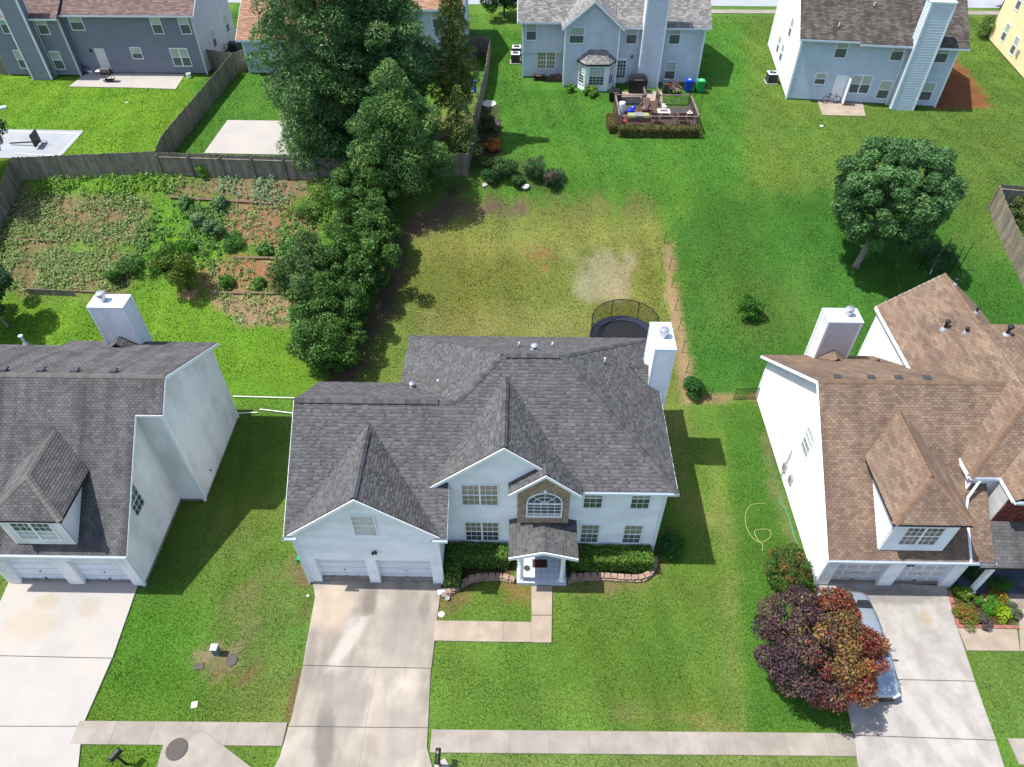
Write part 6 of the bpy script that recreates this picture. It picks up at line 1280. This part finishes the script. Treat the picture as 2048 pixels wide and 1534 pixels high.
def limbs(base, top, ends, r0, bark, parent, name='trunk'):
    mb = MB(); b = Vector(base); t = Vector(top); mid = b.lerp(t, .5)+Vector((random.uniform(-.1, .1), random.uniform(-.1, .1), 0)); mb.tube([b-Vector((0, 0, .1)), b+Vector((0, 0, .15)), mid, t], [r0*1.5, r0*1.05, r0*.85, r0*.6], 9)
    for e in ends:
        e = Vector(e); s = b.lerp(t, random.uniform(.55, 1.0)); m_ = s.lerp(e, .5)+Vector((random.uniform(-.15, .15), random.uniform(-.15, .15), .1)); mb.tube([s, m_, e], [r0*.42, r0*.28, r0*.1], 6)
    return obj(name, mb, M[bark], parent, smooth=True)
def fib(n): k = np.arange(n)+.5; ph = np.arccos(1-2*k/n); th = PI*(1+5**.5)*k; return np.stack([np.cos(th)*np.sin(ph), np.sin(th)*np.sin(ph), np.cos(ph)], 1)
def broadleaf(name, label, base, cc, cr, nb, br, nl, ls, hexes, cat='tree', bark='bark', r0=.12, group=None, k=.55, lowcut=-.55, asp=.5, bias=.5, colfn=None, jit=.22, upper=.25, rough=.2):
    """cc crown centre above the base, cr crown radii, nb clumps of radius ~br"""
    x, y = base; z = gnd(x, y); t = thing(name, label, cat, (x, y, z), group=group); c0 = np.array([x+cc[0], y+cc[1], z+cc[2]]); cr = np.array(cr); blobs = []
    wv = rng.normal(size=(5, 3)); ph = rng.uniform(0, 6.3, 5)
    for d in fib(nb):
        d = unit(d+rng.normal(size=3)*.18)
        if d[2] < lowcut: continue
        f = 1+rough*float(np.sin(2.2*(wv@d)+ph).sum())*.45; s = (rng.uniform(.72, .93) if rough < .1 else rng.uniform(.5, .95))*f; b = br*(rng.uniform(.7, 1.25) if rough < .1 else rng.uniform(.5, 1.4)); blobs.append((c0+d*cr*s+rng.normal(size=3)*(.03 if rough < .1 else .08)*cr, np.array([b, b, b*.85])))
    blobs.append((c0, cr*.45))
    P, N, K = blob_points(blobs, nl, upper=upper)
    if len(P) > nl: i = rng.choice(len(P), nl, replace=False); P, N, K = P[i], N[i], K[i]
    P[:, 2] = np.maximum(P[:, 2], hz(P[:, 0], P[:, 1])+.03)
    cols = colfn(P, K) if colfn else leafcol(hexes, K, k, jit)
    me = np_mesh('crown', leaf_quads(P, N, ls, asp, bias)-np.array([x, y, z]), 4, cols); link('crown', me, M['leaf'], t, kind='stuff')
    if r0: limbs((x, y, z), tuple(c0-np.array([0, 0, cr[2]*.25])), [tuple(b[0]) for b in blobs[::max(1, len(blobs)//9)]], r0, bark, t)
    return t
def conifer(name, label, base, h, R, nl, hexes, ls=.3, r0=.2, t0=.06, group=None, k=.55, steps=26, taper=1.25, per=9):
    x, y = base; z = gnd(x, y); t = thing(name, label, 'tree', (x, y, z), group=group); blobs = []; ends = []; dirs = []
    for s in range(steps):
        f = t0+(1-t0)*(s+rng.uniform(-.3, .3))/steps; f = min(max(f, .02), .99); rad = R*(1-f**taper)*(.75+.25*min(1, f/.18)); nbr = max(3, int(per*(rad/R+.25)))
        for q in range(nbr):
            a = 2*PI*(q+rng.random())/nbr; L_ = rad*rng.uniform(.45, 1.2)
            for u_ in ((.95, .6) if (L_ > 1.2 and rng.random() < .6) else (.85,)):
                c = np.array([x+math.cos(a)*L_*u_, y+math.sin(a)*L_*u_, z+h*f+L_*.18*u_]); b = .19*R*rng.uniform(.5, 1.25)*(.45+.6*rad/R)+.16; blobs.append((c, np.array([b, b, b*.75]))); dirs.append((math.cos(a), math.sin(a), .55))
            if s % 3 == 0 and q % 2 == 0: ends.append((x+math.cos(a)*L_*.8, y+math.sin(a)*L_*.8, z+h*f+L_*.1))
    P, N, K = blob_points(blobs, nl, shell=(.72, 1.1), upper=.45, inner=.75)
    if len(P) > nl: i = rng.choice(len(P), nl, replace=False); P, N, K = P[i], N[i], K[i]
    P[:, 2] = np.maximum(P[:, 2], hz(P[:, 0], P[:, 1])+.05)
    Dr = unit(np.array(dirs)[K]+N*.8); link('crown', np_mesh('crown', np.concatenate([leaf_quads(P[::2], unit(N+np.array([0, 0, .35]))[::2], ls*.72, .42, .6), needle_quads(P[1::2], Dr[1::2], ls*.9, .22)])-np.array([x, y, z]), 4, leafcol(hexes, np.concatenate([K[::2], K[1::2]]), k, .25)), M['leaf'], t, kind='stuff')
    mb = MB().tube([(x, y, z-.1), (x+.05, y, z+h*.4), (x, y, z+h*.96)], [r0, r0*.7, .03], 9)
    for e in ends: mb.tube([(x, y, e[2]-.25), e], [r0*.22, .012], 5)
    obj('trunk', mb, M['bark'], t, smooth=True); return t
EV = ['567c46', '456c3c', '668a4e', '4e7642', '729056']; EY = ['7f8f45', '6b8242', '8f9a4c', '55753c']
conifer('evergreen_tree', 'tall dark evergreen at the left of the group, before the salmon roof', (-13.7, 49.4), 18.0, 4.5, 96000, EV, .3, .25, per=8, taper=2.0, steps=26)
conifer('evergreen_tree', 'tall dark evergreen in the middle of the group, before the salmon roof', (-9.6, 50.4), 18.5, 3.5, 80000, EV, .3, .25, per=8, taper=2.0, steps=26)
conifer('evergreen_tree', 'slim yellowish evergreen at the right of the tall group', (-5.0, 51.6), 14.0, 1.75, 20000, EY, .28, .16, t0=.2, steps=30)
conifer('evergreen_tree', 'shorter full evergreen in front of the tall group, above the back lawn corner', (-8.6, 45.8), 8.6, 3.3, 60000, ['56803f', '456f3a', '688e4a', '7c984f'], .27, .2, taper=2.2, steps=24, per=8, t0=.03)
conifer('evergreen_tree', 'small yellow-green evergreen beside the fence, right of the evergreen group', (-4.6, 48.2), 5.4, 1.4, 7000, EY, .26, .1, t0=.15)
conifer('evergreen_tree', 'medium evergreen low on the left side of the evergreen group', (-14.6, 47.6), 6.2, 2.6, 15000, EV, .3, .15, t0=.02)
HG = ['446a2a', '385a25', '527a34', '628840', '4a6f2c']; HO = ['5c7a42', '6a864c', '4e6f3a']
GRP = 'broadleaf trees along the garden edge'
for (x, y), cc, cr, n, col, lab in (((-10.8, 43.2), (0, 0, 2.2), (2.6, 2.2, 2.3), 17000, HG, 'bushy green tree at the top of the row beside the back lawn, touching the evergreens'),
    ((-10.4, 40.6), (0, 0, 2.3), (2.5, 2.2, 2.4), 17000, HG, 'dense green tree in the row beside the back lawn, second below the evergreens'),
    ((-13.6, 37.6), (-.3, 0, 1.8), (2.6, 2.6, 2.0), 15000, HO, 'greyish olive tree in the row, leaning over the red soil beds'),
    ((-10.7, 37.7), (0, 0, 2.2), (2.4, 2.2, 2.3), 17000, HG, 'dark green tree in the row beside the sandy back lawn'),
    ((-11.6, 34.6), (0, 0, 2.1), (2.5, 2.2, 2.2), 17000, HG, 'green tree in the row, second from the central house'),
    ((-11.6, 31.6), (0, 0, 1.9), (2.1, 2.0, 2.0), 13000, HG, 'green tree at the lower end of the row, nearest the central house')):
    broadleaf('broadleaf_tree', lab, (x, y), cc, cr, 60, .5, int(n*1.2), .17, col, group=GRP, lowcut=-.8)
x, y, z = G(1712, 532); broadleaf('shade_tree', 'large round dark green tree on the lawn behind the tan-roofed house', (x, y), (.55, .3, 5.4), (3.65, 3.6, 3.5), 240, .5, 64000, .2, ['527a46', '5c864c', '6a9254', '486f3e'], r0=.2, bark='bark_pale', lowcut=-.75, asp=.42, rough=.06)
def plum(P, K):
    nb = int(K.max())+1; base = leafcol(['57424a', '634c50', '4a3a44', '6f5a50'], K, .5, .25); red = leafcol(['93463a', 'a06a40', '84403a', '9a8048', '7a7044', '6b4a40'], K, .5, .25)
    s = (P[:, 0]-12.7)*.75-(P[:, 1]-13.2)*.10+(P[:, 2]-2.6)*.35+1.1*(rng.random(nb)[K]-.5)+.45*rng.normal(size=len(P)); w = (s > .15)[:, None]; return np.where(w, red, base)
broadleaf('purple_leaved_tree', 'purple and orange-red leaved tree beside the right driveway, overhanging the car', (12.4, 13.1), (.15, 0, 2.75), (2.5, 2.5, 1.9), 110, .44, 36000, .13, [], bark='bark', r0=.12, lowcut=-.7, colfn=plum, rough=.05)
broadleaf('topiary_bush', 'round clipped bush with orange tips beside the right garage', (12.75, 17.7), (0, 0, 1.15), (.98, .95, 1.15), 60, .26, 11000, .09, ['4a6a2e', '5a7434', '486a2c', '506f30', '446428', '8a6a3a'], 'bush', r0=.06, rough=.02)
broadleaf('round_bush', 'small round dark bush in the shade at the right corner of the central house', (7.6, 19.2), (0, 0, .55), (.62, .62, .62), 40, .18, 5000, .08, ['2f6a2a', '3c7a30'], 'bush', r0=.04, rough=.02)
x, y, z = G(1495, 632); broadleaf('round_shrub', 'small lone round shrub on the lawn left of the right chimney', (x, y), (0, .1, .55), (.72, .72, .62), 18, .35, 4000, .12, ['3f7a22', '5a8a2c', '336a20'], 'shrub', r0=.04)
x, y, z = G(1388, 790); broadleaf('vine', 'dark leafy vine sprawling at the end of the bare strip', (x, y), (0, .2, .55), (.65, .7, .7), 14, .3, 2400, .13, ['2c5a25', '386b2c', '48742f'], 'vine', r0=.03)
x, y, z = G(1872, 545); broadleaf('staked_bush', 'wispy grey-green bush inside the ring of stakes', (x, y), (0, .3, .95), (1.25, 1.1, 1.0), 24, .4, 5000, .11, ['4a6f42', '5a7a4c', '3a6236'], 'bush', r0=.05)
x, y, z = G(378, 578); broadleaf('garden_tree', 'small round tree in the middle of the vegetable garden', (x, y), (-.5, 0, 1.75), (1.15, 1.1, 1.15), 22, .45, 7000, .15, ['43701f', '57822a', '2f5a1c', '6b7a2c'], r0=.1)
x, y, z = G(22, 652); broadleaf('broadleaf_tree', 'grey-green tree at the left edge above the left house', (x-.2, y), (-.3, 0, 2.4), (2.0, 1.9, 1.9), 26, .65, 12000, .2, ['4a6a45', '5a7a52', '3c5c3a'], r0=.09, bark='bark_pale')
x, y, z = G(-30, 380); broadleaf('broadleaf_tree', 'dark tree at the left edge overhanging the court', (x, y), (0, .4, 3.6), (2.6, 2.4, 2.6), 34, .75, 15000, .2, ['3c5f35', '4a6f40', '2f5230'], r0=.14)
x, y, z = G(1012, 45); broadleaf('broadleaf_tree', 'dark leafy tree left of the bay-window house', (x-.2, y+1.5), (0, 0, 1.9), (2.0, 1.8, 1.9), 24, .65, 9000, .2, ['2f5a2a', '3c6a32'], r0=.12)
x, y, z = G(1974, 76); broadleaf('clipped_bush', 'rounded pale green bush at the corner of the yellow house', (x, y), (0, 0, .85), (1.15, 1.0, .95), 20, .45, 4500, .14, ['6f8a45', '86984f', '5a7a3c'], 'bush', r0=.05, rough=.03)
x, y, z = G(2000, 24); broadleaf('street_tree', 'tree by the rear street above the yellow house', (x+.5, y+1), (0, 0, 2.2), (1.1, 1.1, 1.6), 16, .5, 4000, .18, ['4a5f3a', '5a6a44'], r0=.1)
# hedges
def hedge(name, label, boxes, nl, hexes, ls=.1, k=.55, group=None, cat='hedge'):
    x0 = boxes[0][0]; z = gnd(x0[0], x0[1]); t = thing(name, label, cat, (x0[0], x0[1], z), group=group); Ps = []; Ns = []
    ar = [2*(d[0]*d[2]+d[1]*d[2])+d[0]*d[1] for c, d in boxes]
    for (c, d), a in zip(boxes, ar):
        n = int(nl*a/sum(ar)); q = rng.uniform(-1, 1, (n, 3)); aw_ = np.array([d[1]*d[2]*2, d[0]*d[2]*2, d[0]*d[1]*1.3]); f_ = rng.choice(3, n, p=aw_/aw_.sum()); sg_ = np.where((rng.random(n) < .5) & (f_ < 2), -1, 1); q[np.arange(n), f_] = sg_; hd = np.array(d)/2; rr_ = .14; e_ = np.maximum(np.abs(q)*hd-(hd-rr_), 0); ln_ = np.maximum(1e-6, np.linalg.norm(e_, axis=1, keepdims=True)); u_ = unit(np.sign(q)*e_+1e-6); pp = np.sign(q)*np.minimum(np.abs(q)*hd, hd-rr_)+u_*rr_; p = np.array([c[0], c[1], z+d[2]/2])+pp*rng.uniform(.86, 1.04, (n, 1))
        p += .07*(vnoise(p[:, 0]*3+p[:, 2]*2, p[:, 1]*3, 1, 5)-.5)[:, None]*u_*2; Ps.append(p); Ns.append(u_)
    P = np.concatenate(Ps); N = np.concatenate(Ns); K = rng.integers(0, 40, len(P)); P[:, 2] = np.maximum(P[:, 2], z+.03)
    link('foliage', np_mesh('foliage', leaf_quads(P, N, ls, .55, .5)-np.array([x0[0], x0[1], z]), 4, leafcol(hexes, K, k)), M['leaf'], t, kind='stuff')
    mb = MB()
    for c, d in boxes:
        m_ = max(2, int(max(d[0], d[1])/.45))
        for i in range(m_):
            f = (i+.5)/m_-.5; bx = c[0]+(f*d[0] if d[0] > d[1] else 0); by_ = c[1]+(f*d[1] if d[1] >= d[0] else 0)
            for q in range(4): mb.tube([(bx, by_, z-.03), (bx+random.uniform(-.22, .22), by_+random.uniform(-.2, .2), z+d[2]*.85)], [.02, .006], 5)
    obj('stem', mb, M['bark'], t)
HD = ['3f6f1f', '4c7f26', '6a8f34', '355f1c', '8a9a4a']
hedge('hedge', 'clipped hedge turning the corner between garage and porch', [((-1.95, 18.45), (3.0, .85, 1.15)), ((-3.15, 17.75), (.75, 1.7, 1.0))], 13000, HD)
hedge('hedge', 'clipped hedge right of the porch, in sun at its right end', [((4.55, 18.4), (3.9, .95, 1.1))], 13000, HD)
hedge('low_shrubs', 'row of bronze-green low shrubs along the front of the deck', [((10.4, 52.25), (6.2, .8, .75))], 8000, ['5a6a35', '6f5a35', '4a6030', '7a6a3c'], .13, cat='shrubs'); hedge('low_shrubs', 'bronze-green shrubs at the left side of the deck', [((6.95, 53.6), (.7, 2.2, .7))], 2500, ['7a5a38', '6a6038', '5a6030'], .13, cat='shrubs')
# single shrubs: (px, radius, height, colours, label)
SH = [((1010, 348), .75, 1.2, ['3f6a35', '4f7a3c', '55633c'], 'dark shrub at the left of the bed below the flower border'), ((1068, 352), .8, 1.4, ['4f7a42', '5f8a4c', '456f3a', '7a5a4e'], 'pink-tipped green shrub in the bed below the flower border'), ((1104, 366), .75, 1.0, ['4a6a45', '56704a', '5a7a4c', '6a5250'], 'rounded reddish shrub at the right end of the shrub bed'), ((985, 362), .6, .7, ['33602c', '3f6c33'], 'low shaded shrub at the left end of the shrub bed'), ((1035, 366), .5, .6, ['3f6c33', '4f7a3c'], 'low green shrub in the middle of the shrub bed'),
  ((1141, 184), .38, .6, ['4f8a2c', '6f9a3c'], 'small bright shrub left of the bay window'), ((1180, 190), .55, .7, ['4f8a2c', '7a9a44'], 'small bright shrub in front of the bay window'), ((975, 262), .55, 1.7, ['5a6a44', '6f7a50', '4a5f3c'], 'tall thin shrub in the flower border by the curved fence'), ((985, 300), .5, .8, ['5a7a44', 'c86a30', 'd08a3c'], 'orange-flowered plant in the flower border'), ((990, 255), .45, .7, ['7a7a6a', 'c8a0a8', '6a7a50'], 'pale-flowered plant in the flower border'), ((970, 330), .5, .5, ['5a7a3c', '4f6a38'], 'low plant at the lower end of the flower border'),
  ((915, 182), .7, .7, ['8a5a4c', 'a06a58', '6a6a44'], 'reddish low shrub behind the curved fence'), ((890, 330), .8, .9, ['4a6a38', '5a7a40'], 'green shrub at the foot of the evergreen group'),
  ((430, 470), .6, 1.1, ['8aa878', '7a9a6a', '6a8a5c'], 'pale grey-green tall plant in the middle garden bed'), ((400, 450), .55, .9, ['8aa878', '7a9a6a'], 'pale grey-green plant left of the middle garden bed'), ((440, 415), .5, .7, ['7a9a6a', '6a9a50'], 'pale plant below the upper garden bed'), ((372, 412), .45, .6, ['7a9a6a', '6a9a50'], 'pale plant on the grass of the garden path'), ((535, 505), .5, .55, ['5a8a44', '6a9a50'], 'rounded plant at the timber, left of its twin'), ((575, 500), .55, .6, ['5a8a44', '6a9a50'], 'rounded plant at the timber, right of its twin'), ((265, 540), .7, .9, ['4f7a38', '5f8a44'], 'leafy shrub at the right end of the lower left bed'), ((235, 560), .6, .8, ['4f7a38', '5f8a44'], 'leafy shrub near the chimney side of the lower left bed'), ((410, 350), .45, .8, ['6a9a2c', '7aaa34'], 'bright weed at the plank fence corner'), ((375, 500), .6, .5, ['5a9a2c', '4f8a28'], 'weedy clump on the garden path'), ((640, 390), 1.0, .9, ['8aaa4c', '7a9a44'], 'bright yellow-green bush at the right end of the upper bed'), ((620, 430), .9, .8, ['7a9f48', '6a9040'], 'yellow-green bush beside the red soil bed'), ((470, 490), .8, .5, ['5a8a3a', '4f8034'], 'low spreading plant between the garden beds'), ((520, 570), .45, .5, ['6aa03c', '5a8a38'], 'bright plant in the lower red bed'), ((455, 570), .5, .5, ['5a8a38', '4f8034'], 'green plant in the lower red bed'),
  ((2035, 440), .9, 1.2, ['4a6a3c', '7a7a44', '5a7a40'], 'shrub inside the bleached fence at the right edge'), ((2060, 500), .9, 1.2, ['4a6a3c', '6a7a44'], 'second shrub inside the bleached fence, at the frame edge')]
for (a, b), r, h, hx, lab in SH:
    x, y, z = G(a, b); broadleaf('shrub', lab, (x, y), (0, 0, h*.5), (r, r, h*.52), 12, r*.42, int(1500+1800*r*h), .12, hx, 'shrub', r0=.025, lowcut=-.9)
# flower bed by the right driveway
BED = [((1928, 1195), .45, .6, ['6a8a2c', '8a9a3c', '557a28'], 'yellow-green shrub at the top left of the brick-edged bed'), ((1925, 1225), .42, .5, ['7a7a34', '8a6a34', '6a8a34'], 'bronze shrub at the left of the brick-edged bed'), ((1932, 1243), .5, .5, ['8a7a34', '9a6238', '6a8a34'], 'orange-green shrub at the lower left of the brick-edged bed'), ((1965, 1215), .45, .55, ['4f8a2c', '5f9a30'], 'fresh green plant in the middle of the brick-edged bed'), ((1990, 1200), .4, .5, ['5f9a30', 'c8862c', '4f8a2c'], 'green plant with orange flowers in the brick-edged bed'), ((2000, 1230), .4, .4, ['8aaa1c', '9ab82c'], 'bright lime plant in the brick-edged bed'), ((1965, 1245), .35, .3, ['6a5a62', '5a6a4c', '7a6a70'], 'purple-grey low plant at the lower edge of the brick-edged bed'), ((2022, 1225), .38, .45, ['6a6a5c', '5a7a44', '7a6a72'], 'grey-purple plant at the right end of the brick-edged bed'), ((1995, 1180), .5, .6, ['3a7a24', '4f8a2c'], 'dark green plant by the porch in the brick-edged bed'), ((1930, 1150), .5, .9, ['2f5a24', '3a6a2c'], 'shaded shrub between right garage and porch')]
for (a, b), r, h, hx, lab in BED:
    x, y = G0(a, b); broadleaf('bedding_plant', lab, (x, y), (0, 0, h*.5), (r, r, h*.52), 12, r*.42, 1500, .08, hx, 'plant', r0=.02, lowcut=-.9)
# beds of low vegetable plants
def crops(label, polypx, dens, hexes, hgt=.2, leaf=.13):
    poly = GP(polypx); xs = [p[0] for p in poly]; ys = [p[1] for p in poly]; n = int((max(xs)-min(xs))*(max(ys)-min(ys))*dens); X = rng.uniform(min(xs), max(xs), n); Y = rng.uniform(min(ys), max(ys), n)
    keep = sdist(X, Y, poly)+(vnoise(X, Y, 1.2, 8)-.5)*1.2 > 0; keep &= vnoise(X, Y, .9, 17) > rng.uniform(.1, .75, n)*.8; X, Y = X[keep], Y[keep]; m_ = len(X); q = 9; K = np.repeat(np.arange(m_), q)
    s = rng.uniform(.6, 1.4, m_)[K]; a = rng.uniform(0, 2*PI, m_*q); r = rng.uniform(.02, .2, m_*q)*s; P = np.stack([X[K]+np.cos(a)*r, Y[K]+np.sin(a)*r, hz(X[K], Y[K])+rng.uniform(.03, hgt, m_*q)*s], 1); N = np.stack([np.cos(a)*.5, np.sin(a)*.5, np.ones(m_*q)], 1)
    o = link('vegetable_plants', np_mesh('vegetable_plants', leaf_quads(P, unit(N), leaf, .6, .6), 4, leafcol(hexes, K, .55, .2)), M['leaf'], kind='stuff'); o['label'] = label; o['category'] = 'vegetables'
VG = ['7f9a55', '8fa862', '6f8c4a', '9aad70']
crops('low vegetable plants over the upper left soil bed', ZONES[34][0] if False else [(0, 384), (302, 388), (296, 486), (240, 492), (-40, 490)], 38, VG); crops('low vegetable plants over the lower left soil bed', [(-60, 496), (260, 500), (262, 570), (230, 584), (-60, 580)], 46, VG); crops('dense vegetable plants in the upper right bed by the plank fence', [(400, 352), (650, 356), (640, 390), (560, 408), (400, 396)], 40, ['86a578', '78986a', '94b086'], .28); crops('sparse vegetable plants on the red soil of the middle right bed', [(330, 356), (400, 352), (430, 400), (630, 400), (625, 505), (560, 512), (450, 470), (330, 392)], 25, VG); crops('sparse vegetable plants on the lower red soil beds', [(400, 520), (600, 520), (600, 650), (470, 645), (420, 590)], 20, VG); crops('tall weeds along the foot of the garden fence', [(60, 352), (330, 348), (440, 356), (330, 392), (80, 392)], 34, ['74a038', '84ac48', '649236'], .3, .15)

crops('weeds and self-sown greens along the path between the garden beds', [(295, 400), (345, 395), (450, 405), (440, 520), (400, 560), (300, 560), (262, 500)], 22, ['557f34', '648f40', '78995a', '4c782e'], .26, .16)
crops('mixed greens spilling over the edge of the row of trees', [(560, 420), (660, 380), (700, 420), (640, 480), (600, 640), (560, 600)], 20, ['6f9a3c', '7fa84c', '5a8a34'], .35, .16)

# ------------------------------------------------------------------ grass blades over all lawns
def blades(n, x0, x1, y0, y1, h, w, seed):
    r = np.random.default_rng(seed); Y = r.uniform(y0, y1, n); half = (Y*.74+22.5)*1.0; X = r.uniform(-1, 1, n)*half; m_ = (X > x0) & (X < x1); X, Y = X[m_], Y[m_]; col, keep = ground_col(X, Y); ok = r.random(len(X)) < keep
    for poly in EXCL:
        xs = [p[0] for p in poly]; ys = [p[1] for p in poly]; b = ok & (X > min(xs)-.02) & (X < max(xs)+.02) & (Y > min(ys)-.02) & (Y < max(ys)+.02)
        if b.any(): i = np.where(b)[0]; ok[i[sdist(X[i], Y[i], poly) > -.02+.16*(vnoise(X[i], Y[i], 2.3, 41)-.45)*(len(poly) > 0)]] = False
    X, Y, col = X[ok], Y[ok], col[ok]; n = len(X); Z = hz(X, Y)+.03*(vnoise(X, Y, .5, 21)-.5)*np.clip((Y-8)/4, 0, 1)-.015
    a = r.uniform(0, 2*PI, n); tl = r.uniform(0, 2*PI, n); hh = h*r.uniform(.5, 1.4, n)*(.7+.6*vnoise(X, Y, .8, 31)); ww = w*r.uniform(.6, 1.3, n); ln = hh*r.uniform(.1, 1.0, n); V = np.empty((n, 3, 3))
    V[:, 0] = np.stack([X-np.cos(a)*ww/2, Y-np.sin(a)*ww/2, Z], 1); V[:, 1] = np.stack([X+np.cos(a)*ww/2, Y+np.sin(a)*ww/2, Z], 1); V[:, 2] = np.stack([X+np.cos(tl)*ln, Y+np.sin(tl)*ln, Z+hh], 1)
    c = col*r.uniform(.88, 1.2, (n, 1)); y_ = r.random(n) < .06; c[y_] = c[y_]*np.array([1.5, 1.15, 1.3]); return V.reshape(-1, 3), np.clip(c, 0, 1)
v1, c1_ = blades(420000, -30, 30, 8.6, 31, .06, .038, 1); v2, c2_ = blades(560000, -60, 60, 31, 80, .075, .058, 2)
o = link('grass', np_mesh('grass', np.concatenate([v1, v2]), 3, np.concatenate([c1_, c2_])), M['grass'], kind='stuff'); o['label'] = 'mown grass covering the lawns around all the houses'; o['category'] = 'grass'
